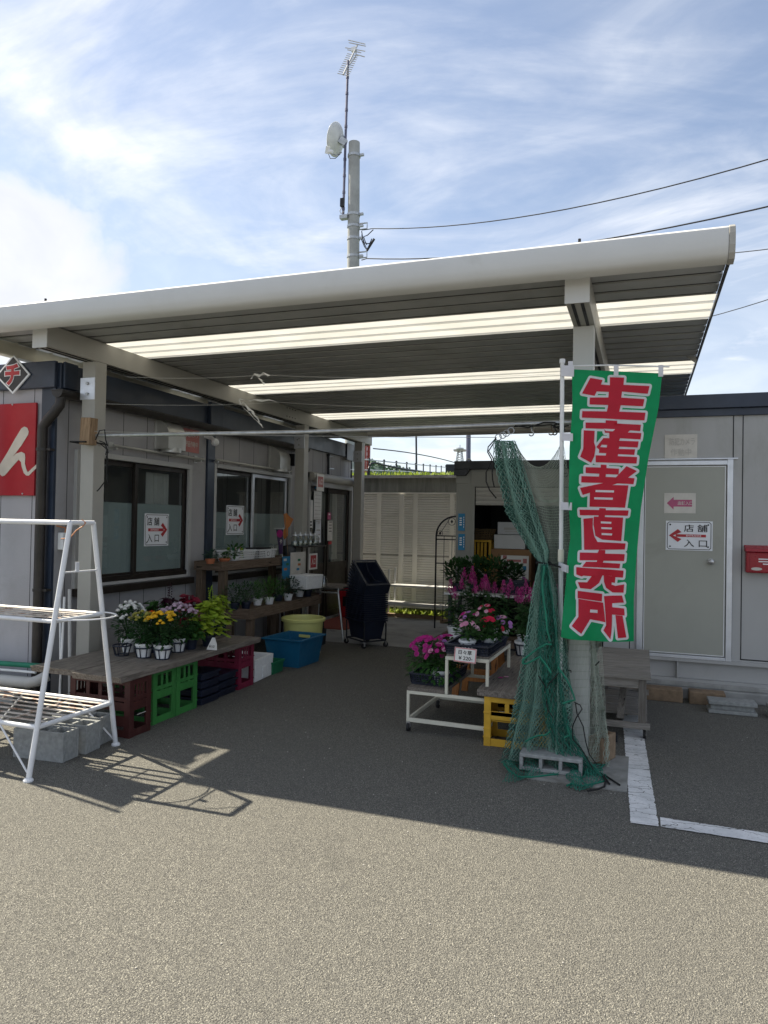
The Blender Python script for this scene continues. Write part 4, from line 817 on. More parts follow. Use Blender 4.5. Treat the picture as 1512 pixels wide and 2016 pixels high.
# ================================================================ OBJECTS, left side
# white rack
XR = -3.43; RL = 1.08
n0, f0 = V((XR, 3.37, 0)), V((XR, 4.13, 0)); n3, f3 = V((XR, 3.655, 1.545)), V((XR, 3.86, 1.545))
rk = thing('plant_rack', 'white tubular two shelf plant rack with rust stains at the left edge', 'rack', (XR-RL/2, 3.75, 0))
leg_n = lambda z: n0.lerp(n3, z/1.545); leg_f = lambda z: f0.lerp(f3, z/1.545)
for dx in (0, -RL):
    o = V((dx, 0, 0))
    for a, b in ((n0, n3), (f0, f3)):
        g = MB(); g.tube([a+o, b+o], .0165, 12); lg = g.build('leg', M['wpaint'], rk, smooth=True)
        g = MB(); g.lathe([(0,0),(.030,0),(.030,.008),(.018,.022)], a+o, 12); g.build('foot_plate', M['wpaint'], lg)
    g = MB(); g.tube([n3+o, f3+o], .0165, 12); g.build('top_bar', M['wpaint'], rk, smooth=True)
    g = MB(); g.tube([leg_n(1.23)+o, leg_f(1.23)+o], .006, 8); g.build('cross_rod', M['wpaint'], rk)
    for sg, L in ((0, leg_n), (1, leg_f)):
        p = L(.03)+o; q = L(.30)+o+V((.30 if dx else -.30, 0, 0)); g = MB(); g.tube([p, q], .006, 8); g.build('brace', M['wpaint'], rk)
g = MB(); g.tube([n3, n3-V((RL,0,0))], .0165, 12); g.build('top_bar', M['wpaint'], rk, smooth=True)
c = leg_n(1.23).lerp(leg_f(1.23), .4); g = MB(); g.box(c.x-.004, c.x+.004, c.y-.014, c.y+.014, c.z-.005, c.z+.062); g.build('tag_plate', M['wpaint'], rk)
for z, ns, rr in ((.305, 7, .0155), (.93, 5, .013)):
    a, b = leg_n(z), leg_f(z); L = V((RL, 0, 0)); g = MB()
    g.tube([a, a-L], rr, 10); g.tube([b, b-L], rr, 10); g.tube([a, b], rr, 10); g.tube([a-L, b-L], rr, 10); sh_ = g.build('shelf_frame', M['wpaint'], rk, smooth=True)
    for i in range(ns):
        k = (i+1)/(ns+1); p = a.lerp(b, k); g = MB(); g.box(p.x-RL+.02, p.x-.02, p.y-.012, p.y+.012, z+.010, z+.014); g.build('slat', M['rust'], sh_)
    for dx in (.3, .78): g = MB(); g.tube([a-V((dx,0,.0)), b-V((dx,0,.0))], .006, 8); g.build('cross_bar', M['rust'], sh_)
a, b = leg_n(.93), leg_f(.93); cc = (a+b)/2; g = MB()
g.tube([cc+V((.24*math.sin(q)*.98, -math.cos(q)*(b.y-a.y)/2, .012)) for q in [math.pi*i/18 for i in range(19)]], .005, 8); g.build('hoop', M['wpaint'], rk)
g = MB(); tie = n3+V((.0, .10, 0)); g.tube([tie+V((0,.0,.02)), tie+V((.022,.01,0)), tie+V((.0,.01,-.022)), tie+V((-.025,-.02,-.05)), tie+V((-.03,-.07,-.10)), tie+V((-.09,-.08,-.105))], .004, 6); g.build('wire_tie', pm('copper_wire', (.5,.2,.08), .5), rk)

def hollow_block(name, label, group, loc, rz, L=.39, D=.10, Hh=.19, holes='z', pos=None):
    """concrete block, three cores; holes along z (standing) or y (lying)"""
    t = MB(); e = .022; nh = 3; cw = (L-e*(nh+1))/nh
    A, B = (D, Hh) if holes == 'z' else (Hh, D)      # cross wall direction, core direction
    def bx(x0, x1, a0, a1, b0, b1):
        if holes == 'z': t.box(x0, x1, a0, a1, b0, b1)
        else: t.box(x0, x1, b0, b1, a0, a1)
    bx(-L/2, L/2, -A/2 if holes == 'z' else 0, (-A/2 if holes == 'z' else 0)+e, 0 if holes == 'z' else -D/2, B if holes == 'z' else D/2)
    bx(-L/2, L/2, (A/2 if holes == 'z' else A)-e, A/2 if holes == 'z' else A, 0 if holes == 'z' else -D/2, B if holes == 'z' else D/2)
    for i in range(nh+1):
        x = -L/2+i*(cw+e); bx(x, x+e, (-A/2 if holes == 'z' else 0)+e, (A/2 if holes == 'z' else A)-e, (0 if holes == 'z' else -D/2)+.001, (B if holes == 'z' else D/2)-.001)
    o = t.build(name, M['block'], bevel=.004); o.location = loc; o.rotation_euler = (0,0,rz); tag(o, label, 'concrete block', group); return o
d = (at(125, 1503, Z=0)-at(10, 1515, Z=0)); ra = math.atan2(d.y, d.x); ra = rad(4)
hollow_block('concrete_block', 'front hollow concrete block standing under the white rack', 'concrete blocks under the white rack', (-3.68, 3.755, 0), ra, D=.15)
hollow_block('concrete_block', 'second hollow concrete block, behind and further right under the white rack', 'concrete blocks under the white rack', (-3.67, 3.945, 0), ra+.02, D=.15)
hollow_block('concrete_block', 'rearmost hollow concrete block, mostly hidden under the white rack', 'concrete blocks under the white rack', (-3.72, 4.13, 0), ra+.03, D=.15)
# pipes at the foot of the front wall
for px0, yl, yr, r, mm, nm, lb, ca, xr in ((66, 1314, 1314, .022, 'netb', 'green_pole', 'green plastic garden pole lying along the foot of the front wall', 'pole', 118),
        (66, 1324, 1324, .012, 'white', 'white_pole', 'thin white pole lying just under the green pole by the wall', 'pole', 70)):
    a, b = at(0, yl, Y=YF-.22), at(xr, yr, Y=YF-.22); g = MB(); g.tube([a-V((1.2,0,0)), b], r, 10); tag(g.build(nm, M[mm], smooth=True), lb, ca)
a, b = at(0, 1343, Y=YF-.3), at(58, 1344, Y=YF-.3); g = MB(); g.tube([a-V((1.2,0,0)), b, b+V((.08,.0,.02)), b+V((.14,.05,.06))], .045, 14); tag(g.build('grey_drain_pipe', M['panel'], smooth=True), 'thick grey drain pipe with an elbow lying below the green pole', 'pipe')
g = MB(); g.box(-6.5, b.x-.2, YF-.28, YF-.06, .0, .20); tag(g.build('pipe_support', M['block'], bevel=.01), 'low concrete kerb carrying the pipes along the front wall', 'kerb')
for (xa_, ya_, xb_, yb_, mm, r, lb) in ((127, 1175, 123, 1335, 'white', .010, 'slim white pole leaning between the rack and the canopy post'), (118, 1135, 126, 1330, 'alu', .008, 'thin metal rod leaning beside the navy corner post'), (137, 1160, 146, 1275, 'panel', .014, 'short grey pipe leaning against the side wall beside the canopy post')):
    a, b = at(xa_, ya_, Y=4.80), at(xb_, yb_, Y=4.78); b.z = max(b.z, .0); g = MB(); g.tube([a, V((b.x, b.y-.03, 0.0))], r, 8); tag(g.build('leaning_pole', M[mm], smooth=True), lb, 'pole', 'poles leaning by the corner post')
t = thing('meter_box', 'little white meter box with copper wire on the side wall', 'box', (-4.79, 4.99, 1.3)); g = MB(); c = at(124, 1062, X=XL+.03); g.box(XL+.002, XL+.06, c.y-.035, c.y+.035, c.z-.09, c.z+.06); g.build('case', M['white'], t, bevel=.006); g = MB(); g.tube([(XL+.05, c.y, c.z+.06), (XL+.06, c.y, c.z+.10), (XL+.05, c.y-.10, c.z+.12)], .006, 6); g.build('wire', pm('copper', (.5,.2,.08), .5), t)

# bench planks
def plank(name, label, cat, x0, x1, y0, y1, z, th, mat, group, jit=.012, seed=1):
    random.seed(seed); g = MB(); n = 14; vs = []
    for i in range(n+1):
        y = y0+(y1-y0)*i/n; a, b = x0+rnd(-jit, jit)*.4, x1+rnd(-jit, jit)*.4; dz = rnd(-.002, .002)
        vs += [(a, y+(rnd(-jit, jit) if i in (0, n) else 0), z-th+dz), (b, y+(rnd(-jit, jit) if i in (0, n) else 0), z-th+dz), (b, y+(rnd(-jit, jit) if i in (0, n) else 0), z+dz), (a, y+(rnd(-jit, jit) if i in (0, n) else 0), z+dz)]
    fs = []
    for i in range(n):
        for j in range(4): fs.append((i*4+j, (i+1)*4+j, (i+1)*4+(j+1) % 4, i*4+(j+1) % 4))
    fs += [(0,1,2,3), (n*4+3, n*4+2, n*4+1, n*4)]; g.add(vs, fs)
    o = g.build(name, mat, bevel=.004, loc=((x0+x1)/2, (y0+y1)/2, z-th)); return tag(o, label, cat, group)
BZ = .462
plank('bench_plank', 'front weathered plank of the low bench resting on beer crates', 'plank', -3.86, -3.43, 4.17, 6.13, BZ, .045, M['wgrey'], 'planks of the low crate bench', seed=3)
plank('bench_plank', 'rear weathered plank of the low bench, nearest the shop wall', 'plank', -4.30, -3.875, 4.22, 6.05, BZ, .045, M['wgrey'], 'planks of the low crate bench', seed=5)

def crate_mb(W, D, Hh, post=.05, bars=2, solid_low=.10, mid=None, t=.012):
    g = MB(); x, y = W/2, D/2
    for sx in (-1, 1):
        for sy in (-1, 1):
            g.box(sx*x if sx < 0 else x-post, -x+post if sx < 0 else x, sy*y if sy < 0 else y-t, -y+t if sy < 0 else y, 0, Hh)
            g.box(sx*x if sx < 0 else x-t, -x+t if sx < 0 else x, -y+t if sy < 0 else y-post, -y+post if sy < 0 else y-t, 0, Hh)
    bands = [(0.002, solid_low*.55), (solid_low*1.9, solid_low*2.5), (Hh*.62, Hh*.62+.03), (Hh-.04, Hh-.002)] if mid is None else mid
    for z0, z1 in bands:
        for s in (-1, 1):
            a, b = (s*y, s*y-s*(t-.002)); a -= s*.002; g.box(-x+post, x-post, min(a, b), max(a, b), z0, z1)
            a, b = (s*x, s*x-s*(t-.002)); a -= s*.002; g.box(min(a, b), max(a, b), -y+post, y-post, z0, z1)
    zb = bands[1][1] if len(bands) > 1 else 0
    for i in range(bars):
        k = (i+1)/(bars+1)
        for s in (-1, 1):
            cx = -x+post+(W-2*post)*k; a, b = s*y-s*.003, s*y-s*(t-.001); g.box(cx-.016, cx+.016, min(a, b), max(a, b), zb, Hh-.04)
            cy = -y+post+(D-2*post)*k
            if D > .2: a, b = s*x-s*.003, s*x-s*(t-.001); g.box(min(a, b), max(a, b), cy-.012, cy+.012, zb, Hh-.04)
    g.box(-x+t, x-t, -y+t, y-t, Hh*.5, Hh*.5+.008)
    for z in (.06, Hh*.33, Hh*.66):   # outer ribs
        for s in (-1, 1): g.box(-x-.004, -x+post+.002, *(sorted((s*y, s*(y+.004)))), z, z+.012); g.box(x-post-.002, x+.004, *(sorted((s*y, s*(y+.004)))), z, z+.012)
    return g
def crate(name, label, mat, loc, W, D, Hh, group='beer crates carrying the low bench', rz=0, **k):
    t = thing(name, label, 'crate', loc, rz, group); crate_mb(W, D, Hh, **k).build('shell', mat, t, world=False, bevel=.003); return t
t1 = crate('beer_crate', 'dark maroon beer crate standing upside down at the near end of the bench', M['cr_brown'], (-3.71, 4.40, 0), .54, .24, .415, bars=3)
letter('lettering', '新潟の米', (-3.76, 4.40-.12-.002, .115), EX, EZ, .27, .062, M['oldpaper'], t1, .012, .002, flip=True)
g = MB(); g.box(-3.69-.20, -3.69+.20, 4.40-.1185, 4.40-.112, .08, .152); g.build('label_band', M['cr_brown'], t1)
g = MB(); g.box(-3.4385, -3.4375, 4.36, 4.46, .153, .158); g.build('printed_line', M['oldpaper'], t1)
crate('beer_crate', 'bright green crate nearer the rack under the bench', M['cr_green'], (-3.70, 4.765, 0), .40, .285, .415, bars=2)
crate('beer_crate', 'bright green crate farther from the rack, beside black trays', M['cr_green'], (-3.70, 5.06, 0), .40, .285, .415, bars=2)
crate('beer_crate', 'crimson crate with arched slots under the far end of the bench', M['cr_red'], (-3.76, 6.02, 0), .50, .27, .415, bars=3)
g = MB()
for i in range(4): z = .07*i; g.box(-3.82, -3.50, 5.27, 5.53, z+.002, z+.04); g.box(-3.835, -3.485, 5.255, 5.545, z+.042, z+.06)
tag(g.build('seedling_tray', M['blackb'], bevel=.004), 'black seedling trays stacked low between the green and crimson crates', 'tray stack', 'black trays under the bench')
g = MB()
for i in range(3): z = .07*i; g.box(-3.86, -3.52, 5.57, 5.85, z+.002, z+.04); g.box(-3.875, -3.505, 5.555, 5.865, z+.042, z+.06)
tag(g.build('seedling_tray', M['blackb'], bevel=.004), 'black trays stacked right beside the crimson crate', 'tray stack', 'black trays under the bench')

# styrofoam, tubs
def open_box(W, D, Hh, t=.02, taper=0., lip=0.):
    g = MB(); x, y = W/2, D/2; X, Y_ = x+taper, y+taper
    o = [(-x,-y,0),(x,-y,0),(x,y,0),(-x,y,0),(-X,-Y_,Hh),(X,-Y_,Hh),(X,Y_,Hh),(-X,Y_,Hh)]
    i = [(-x+t,-y+t,t),(x-t,-y+t,t),(x-t,y-t,t),(-x+t,y-t,t),(-X+t,-Y_+t,Hh),(X-t,-Y_+t,Hh),(X-t,Y_-t,Hh),(-X+t,Y_-t,Hh)]
    g.add(o+i, [(0,3,2,1),(0,1,5,4),(1,2,6,5),(2,3,7,6),(3,0,4,7),(8,9,10,11),(8,12,13,9),(9,13,14,10),(10,14,15,11),(11,15,12,8),(4,5,13,12),(5,6,14,13),(6,7,15,14),(7,4,12,15)])
    if lip:
        for a, b, c, d in ((-X-lip,X+lip,-Y_-lip,-Y_),(-X-lip,X+lip,Y_,Y_+lip),(-X-lip,-X,-Y_,Y_),(X,X+lip,-Y_,Y_)): g.box(a, b, c, d, Hh-.02, Hh-.001)
    return g
g = open_box(.34, .40, .22, .03, .008); g.box(.172, .182, -.05, .05, .02, .13); o = g.build('styrofoam_box', M['styro'], bevel=.008); o.location = (-3.72, 6.42, 0); o.rotation_euler = (0,0,rad(4)); tag(o, 'chipped white styrofoam box on the ground beside the crimson crate', 'box')
g = open_box(.26, .22, .13, .008, .012, .008); o = g.build('green_basket', M['dgreen'], bevel=.003); o.location = (-3.68, 6.72, 0); tag(o, 'small dark green basket between the styrofoam box and blue tub', 'basket')
g = open_box(.37, .46, .31, .012, .042, .022); o = g.build('blue_tub', M['blue'], bevel=.012); o.location = (-3.63, 7.26, 0); o.rotation_euler = (0,0,rad(-3))
r_ = tag(o, 'teal blue rectangular plastic tub on the ground', 'tub')
g = MB(); g.box(-.07, .07, .222, .232, .255, .285); gg = g.build('handle_slot', M['yel'], o, world=False)
g = MB(); g.lathe([(0,.0),(.20,.0),(.21,.02),(.235,.40),(.262,.405),(.265,.435),(.25,.445),(.235,.44),(.225,.40),(.20,.03),(0,.03)], (0,0,0), 28); o = g.build('yellow_bin', M['yel'], smooth=True); o.location = (-3.78, 7.78, 0); tag(o, 'round pale yellow plastic bin behind the blue tub', 'bin')

# two-step timber shelves
def timber_table(name, label, x0, x1, y0, y1, z, ap, lw, legs):
    t = thing(name, label, 'table', ((x0+x1)/2, (y0+y1)/2, 0)); g = MB()
    nb = 2
    for i in range(nb): g.box(x0+(x1-x0)*i/nb+.002, x0+(x1-x0)*(i+1)/nb-.002, y0+.03, y1-.03, z-.045, z-.02)
    g.build('top_board', M['wold'], t, bevel=.003)
    for xa_ in (x1-.03, x0): g = MB(); g.box(xa_, xa_+.03, y0, y1, z-ap, z); g.build('apron', M['wold'], t, bevel=.003)
    for ya_ in (y0, y1-.03): g = MB(); g.box(x0+.031, x1-.031, ya_, ya_+.03, z-ap, z-.002); g.build('apron', M['wold_x'], t, bevel=.003)
    for lx, ly in legs: g = MB(); g.box(lx, lx+lw, ly, ly+lw, 0, z-ap+.02); g.build('leg', M['wold_z'], t, bevel=.003)
    return t
timber_table('timber_shelf', 'lower dark timber plant table in front of the second window', -4.34, -3.99, 6.91, 8.74, .615, .115, .075, [(-4.075, 6.95), (-4.33, 6.95), (-4.075, 8.60), (-4.33, 8.60), (-4.2, 7.75)])
timber_table('timber_shelf', 'upper dark timber shelf close against the second window', -4.70, -4.33, 6.87, 8.68, 1.12, .10, .08, [(-4.425, 6.93), (-4.69, 6.90), (-4.425, 8.55), (-4.69, 8.55)])

# ---------------------------------------------------------------- plants
def pot_mb(r0, r1, h, n=18): g = MB(); g.lathe([(0,0),(r0,0),(r1,h-.018),(r1+.006,h-.018),(r1+.006,h),(r1-.004,h),(r1-.006,h-.015),(0,h-.02)], (0,0,0), n); return g
def pot_part(t, r0, r1, h, mat): pot_mb(r0, r1, h).build('pot', mat, t, world=False, smooth=True)
def foliage(c, rx, rz_, n, L, W, drp=.3, upb=.5, mi=0, mb=None, shell=.35):
    g = mb or MB()
    for _ in range(n):
        v = rvec(); k = shell+(1-shell)*random.random()**.5; p = V((c[0]+v.x*rx*k, c[1]+v.y*rx*k, c[2]+v.z*rz_*k)); s = rnd(.7, 1.25)
        g.leaf(p, (v.x+rnd(-.4,.4), v.y+rnd(-.4,.4), v.z*.6+upb*rnd(.2,1)), L*s, W*s, mi, drp)
    return g
def stems(c, top, n, r, spread, mb=None):
    g = mb or MB()
    for _ in range(n): a = rnd(0, 6.28); q = rnd(.2, 1)*spread; g.tube([c, (c[0]+q*.6*math.cos(a), c[1]+q*.6*math.sin(a), (c[2]+top)*.55), (c[0]+q*math.cos(a), c[1]+q*math.sin(a), top)], r, 4)
    return g
def mum(label, loc, petal, h=.27, r=.135, nf=42, dome=.08, seed=0, pot=True, group='potted chrysanthemums on the low bench'):
    random.seed(seed); t = thing('potted_chrysanthemum', label, 'potted plant', loc, 0, group); pot_part(t, .048, .066, .115, M['white'] if pot else M['blackb'])
    g = foliage((0,0,.115+h*.42), r*.85, h*.5, 420, .045, .022, .3, .5); stems((0,0,.1), .115+h*.8, 14, .0025, r*.8, g); g.build('foliage', M['l_dark'], t, world=False)
    g = MB()
    for _ in range(nf):
        a = rnd(0, 6.28); q = r*math.sqrt(random.random()); z = .115+h-dome*(q/r)**2+rnd(-.012,.012); fr = rnd(.013,.018)
        g.ball((q*math.cos(a), q*math.sin(a), z), fr, n=8, m=5, sz=.72)
        for k in range(7): b = k*.9+a; g.leaf((q*math.cos(a)+fr*.6*math.cos(b), q*math.sin(a)+fr*.6*math.sin(b), z-.003), (math.cos(b), math.sin(b), -.1), fr*.8, fr*.9, 0, .1)
    g.build('blossoms', petal, t, world=False); return t
bp = lambda x, y, z=BZ: (lambda p: (p.x, p.y, z+.002))(at(x, y, Z=z))
mum('potted chrysanthemum with small white button flowers at the left of the tray', bp(254, 1283), M['f_white'], .30, .155, 58, .13, 11)
mum('potted chrysanthemum with olive green buds, beside the white one', bp(283, 1294), M['f_ol'], .25, .12, 30, .06, 12)
mum('potted chrysanthemum with golden yellow button flowers in the front row', bp(320, 1297), M['f_yel'], .26, .14, 52, .07, 13)
mum('potted chrysanthemum with pale lavender button flowers behind the yellow one', bp(350, 1283), M['f_lav'], .29, .15, 55, .08, 14)
random.seed(15); t = thing('potted_marigold', 'single orange bloom between the olive and yellow chrysanthemums', 'potted plant', bp(297, 1284)); pot_part(t, .048, .066, .115, M['blackb']); g = foliage((0,0,.22), .07, .10, 120, .05, .02); g.build('foliage', M['l_dark'], t, world=False)
g = MB()
for k in range(26): v = rvec(); g.leaf((0,0,.325), (v.x, v.y, v.z*.5+.5), .035, .022, 0, .1)
g.build('blossoms', M['f_or'], t, world=False)
tr = thing('pot_carrier', 'black slatted carrier tray holding the white chrysanthemum pots', 'tray', bp(300, 1290)); g = MB(); c0 = V(bp(240, 1290)); cells = [(240,1290),(262,1281),(283,1294),(320,1297),(350,1283),(300,1283)]
for x, y in cells:
    c = V(bp(x, y)); rr = .070
    for z, a in ((.004, .052), (.082, .074)): g.tube([(c.x+a*math.cos(2*math.pi*i/14), c.y+a*math.sin(2*math.pi*i/14), BZ+z) for i in range(14)], .005 if z < .05 else .006, 5, closed=True)
    for i in range(8): a = 2*math.pi*i/8+.2; g.tube([(c.x+.053*math.cos(a), c.y+.053*math.sin(a), BZ+.004), (c.x+.074*math.cos(a), c.y+.074*math.sin(a), BZ+.082)], .0045, 5)
for i in range(len(cells)-2): a, b = V(bp(*cells[i])), V(bp(*cells[i+1])); g.bar(a+EZ*.08, b+EZ*.08, .012, .012)
g.build('frame', M['blackb'], tr)
def coleus(label, loc, mats, h, r, n, L, W, seed, spike=None, pot_r=.06):
    random.seed(seed); t = thing('potted_coleus', label, 'potted plant', loc, 0, 'potted coleus on the low bench'); pot_part(t, pot_r*.75, pot_r, .10, M['blackb'])
    g = MB(); stems((0,0,.09), h*.95, 9, .004, r*.6, g)
    for _ in range(n):
        z = .10+(h-.12)*random.random()**.9; a = rnd(0, 6.28); k = math.sin(math.pi*min(1, (z/h)*.80+.16)); q = r*k*rnd(.35,1)
        g.leaf((q*math.cos(a), q*math.sin(a), z), (math.cos(a)+rnd(-.3,.3), math.sin(a)+rnd(-.3,.3), rnd(-.25,.5)), L*rnd(.75,1.2), W*rnd(.8,1.15), 0, .35)
    g.build('foliage', mats, t, world=False)
    if spike:
        g = MB(); g.tube([(0,0,h*.85), (.01,0,h+spike*.6), (.03,0,h+spike)], .003, 5)
        for k in range(16): z = h*.98+spike*k/16; a = k*2.2; g.ball((.012+.018*math.cos(a), .018*math.sin(a), z), .007, n=5, m=4)
        g.build('flower_spike', mats, t, world=False)
    return t
coleus('lime green coleus with a tall flower spike at the front of the bench', bp(410, 1272), M['l_lime'], .42, .15, 230, .072, .066, 21, .12)
coleus('lime coleus with yellowish tips behind the taller lime one', bp(432, 1250), M['l_lime'], .40, .12, 110, .06, .035, 22)
coleus('velvety crimson coleus with big round leaves', bp(372, 1262), M['l_red'], .44, .105, 70, .10, .085, 23)
coleus('dark plum coleus with a thin dark spike near the wall', bp(330, 1258), M['l_plum'], .40, .10, 70, .08, .065, 24, .13)
coleus('green coleus with large plain leaves between the plum one and the wall', bp(305, 1258), M['l_mid'], .37, .15, 90, .09, .06, 25)
coleus('low green coleus filling in behind the lavender flowers', bp(375, 1278), M['l_mid'], .26, .14, 100, .075, .05, 26)
c = V(bp(419, 1279)); t = thing('price_tag', 'small white handwritten price tag leaning at the lime coleus', 'price tag', tuple(c)); g = MB(); g.prism([c+V((-.045,-.03,0)), c+V((.05,-.02,.0)), c+V((.035,.0,.045)), c+V((.012,.005,.10)), c+V((-.012,.004,.10)), c+V((-.025,0,.06))], V((.002,.004,0))); g.build('card', M['paper'], t)
letter('lettering', '¥110', c+V((.006,-.024,.03)), V((1,.1,0)), V((0,.3,1)), .05, .022, M['ink'], t, .01, .004)

# plants on the timber shelves
LT = .598
def herb(label, loc, h, r, leaf, L, W, n, pot, seed, drp=.3, upb=.8, potr=.055, poth=.08, name='potted_herb', group='potted herbs on the lower timber table'):
    random.seed(seed); t = thing(name, label, 'potted plant', loc, 0, group); pot_part(t, potr*.78, potr, poth, pot); g = MB(); stems((0,0,poth*.8), poth+h*.7, 8, .002, r*.7, g); foliage((0,0,poth+h*.45), r, h*.55, n, L, W, drp, upb, 0, g); g.build('foliage', leaf, t, world=False); return t
hp = [('dark leafy seedling at the near end of the lower timber table', 462, .16, .12, 'l_dark', .05, .018, 170, 'blackb'),
      ('dark bushy herb in a black pot near the white flowering pot', 484, .17, .13, 'l_dark', .06, .015, 190, 'blackb'),
      ('fresh green herb in a white pot with tiny white flowers', 507, .17, .12, 'l_herb', .045, .010, 230, 'white'),
      ('grassy chive like herb drooping over the apron', 530, .17, .12, 'l_herb', .11, .006, 260, 'white'),
      ('dark curly herb in the middle of the lower timber table', 548, .16, .11, 'l_dark', .05, .02, 170, 'blackb'),
      ('blue green leafy herb towards the far end of the lower table', 567, .17, .12, 'l_blue', .05, .022, 180, 'white'),
      ('grey green succulent with a white tag at the far end of the lower table', 590, .13, .11, 'l_blue', .05, .026, 160, 'white'),
      ('lowest dark seedling tray plant at the far corner of the lower table', 606, .08, .08, 'l_dark', .04, .02, 90, 'blackb')]
for i, (lb, x, h, r, lf, L, W, n, pt) in enumerate(hp):
    p = at(x, 1195-(x-462)*.16, X=-4.13 if i % 2 else -4.20); herb(lb, (p.x, p.y, LT), h*1.2, r*1.3, M[lf], L, W, n, M[pt], 40+i)
UT = 1.102
g1 = 'small pots on the upper timber shelf'
p = at(416, 1106, X=-4.42); herb('succulent in a square terracotta pot at the near corner of the upper shelf', (p.x, p.y-.02, UT), .09, .06, M['l_blue'], .05, .025, 60, M['terra'], 61, potr=.05, poth=.055, group=g1)
p = at(437, 1106, X=-4.40); herb('low plant in the wider terracotta pot, second on the upper shelf', (p.x, p.y+.05, UT), .05, .055, M['l_dark'], .04, .022, 40, M['terra'], 62, potr=.06, poth=.05, group=g1)
p = at(459, 1105, X=-4.40); herb('leafy plant in a small white pot, third on the upper shelf', (p.x, p.y+.02, UT), .15, .09, M['l_mid'], .08, .035, 45, M['white'], 63, potr=.05, poth=.055, group=g1)
def mesh_basket(W, D, Hh, mat, parent):
    g = MB(); x, y = W/2, D/2
    for z in [.004]+[Hh*(.25+.22*i) for i in range(4)]:
        k = 1+.14*z/Hh
        for s in (-1, 1): g.box(-x*k, x*k, s*y*k-.003, s*y*k+.003, z-.006, z+.006); g.box(s*x*k-.003, s*x*k+.003, -y*k, y*k, z-.006, z+.006)
    for s in (-1, 1):
        for i in range(13): u = -1+2*i/12; g.bar((u*x, s*y, 0), (u*x*1.14, s*y*1.14, Hh), .008, .004); 
        for i in range(9): u = -1+2*i/8; g.bar((s*x, u*y, 0), (s*x*1.14, u*y*1.14, Hh), .008, .004)
        a = y*1.14; g.box(-x*1.16, x*1.16, s*a-.008, s*a+.008, Hh-.008, Hh+.006); g.box(s*x*1.16-.008, s*x*1.16+.008, -a, a, Hh-.008, Hh+.006)
    g.box(-x, x, -y, y, 0, .005); return g.build('shell', mat, parent, world=False)
for k, (x, yb, lb) in enumerate(((455, 1092, 'white lattice basket of small seed packets on the upper shelf'), (499, 1094, 'white lattice basket marked C1 at the middle of the upper shelf'))):
    p = at(x, 1100, X=-4.53); t = thing('plastic_basket', lb, 'basket', (p.x, p.y+.12, UT), rad(90), 'white lattice baskets on the upper shelf'); mesh_basket(.38, .24, .12, M['white'], t)
    if k == 1:
        g = MB(); g.box(-.07, .07, -.141, -.137, .02, .115); g.build('name_plate', M['white'], t, world=False)
        R = EY; q = V((p.x+.1415, p.y+.12, UT+.068)); letter('lettering', 'C1', q, EY, EZ, .075, .055, M['ink'], t, 0, .001)
        g = MB(); g.box(-.16, .16, -.09, .09, .05, .142); g.build('contents', M['black'], t, world=False)
    else:
        for i in range(7):
            g = MB(); g.obox((-.15+.05*i, rnd(-.05,.05), .095), (.035, .012, .13), (rnd(-.1,.1), 0, rnd(-.3,.3))); g.build('packet', [M['l_lime'], M['dgreen'], M['pinkink'], M['paper']][i % 4], t, world=False)
p = at(556, 1098, X=-4.42); t = thing('mini_banner', 'small navy table banner with magenta top on a white stand', 'banner', (p.x, p.y, UT)); g = MB(); g.lathe([(0,0),(.05,0),(.05,.008),(.008,.012)], (p.x, p.y, UT), 14); g.tube([(p.x, p.y, UT), (p.x, p.y, UT+.40)], .004, 6); g.tube([(p.x, p.y-.24, UT+.385), (p.x, p.y+.03, UT+.38)], .003, 6); g.build('stand', M['white'], t)
g = MB(); g.prism([(p.x+.004, p.y-.20, UT+.37), (p.x+.004, p.y-.005, UT+.37), (p.x+.004, p.y-.005, UT+.05), (p.x+.004, p.y-.09, UT+.05)], (.002,0,0)); cl = g.build('cloth', M['flagp'], t)
g = MB(); g.prism([(p.x+.0065, p.y-.10+.085*math.cos(q), UT+.315+.05*math.sin(q)) for q in [6.283*i/18 for i in range(18)]], (.001,0,0)); g.build('printed_disc', M['f_mag'], t)
letter('lettering', 'や', (p.x+.0065, p.y-.065, UT+.21), EY, EZ, .06, .07, M['paper'], t, .02, .001)
p = at(566, 1072, X=-4.50); t = thing('orange_leaf_cloth', 'orange maple leaf shaped cloth ornament behind the mini banner', 'ornament', (p.x, p.y, UT)); g = MB(); q0 = [at(a, b, X=-4.50) for a, b in ((558,1012),(563,1010),(571,1018),(577,1022),(570,1036),(566,1040),(566,1054),(560,1062),(554,1050),(561,1040))]; g.prism(q0, (.006,0,0)); g.build('cloth', M['orng'], t); g = MB(); g.tube([(p.x+.012, p.y, UT), (p.x+.012, q0[0].y+.02, q0[0].z)], .004, 6); g.build('stick', M['wblock'], t)
p = at(568, 1092, X=-4.5); g = MB(); g.lathe([(0,0),(.07,0),(.085,.03),(.08,.12),(.06,.15),(.03,.16),(0,.165)], (0,0,0), 16); o = g.build('watering_jug', M['crepe'], smooth=True); o.location = (p.x, p.y+.05, UT); tag(o, 'dark grey jug beside the mini banner stand', 'jug')
for k, (x, h, lb) in enumerate(((525, .10, 'squat glass bottle with cream label next to the C1 basket'), (535, .17, 'taller clear bottle beside the mini banner'))):
    p = at(x, 1098, X=-4.5); g = MB(); g.lathe([(0,0),(.028,0),(.028,h*.7),(.012,h*.85),(.012,h),(0,h)], (0,0,0), 12); o = g.build('glass_bottle', M['jar'], smooth=True); o.location = (p.x, p.y+.04, UT); tag(o, lb, 'bottle', 'bottles on the upper shelf')

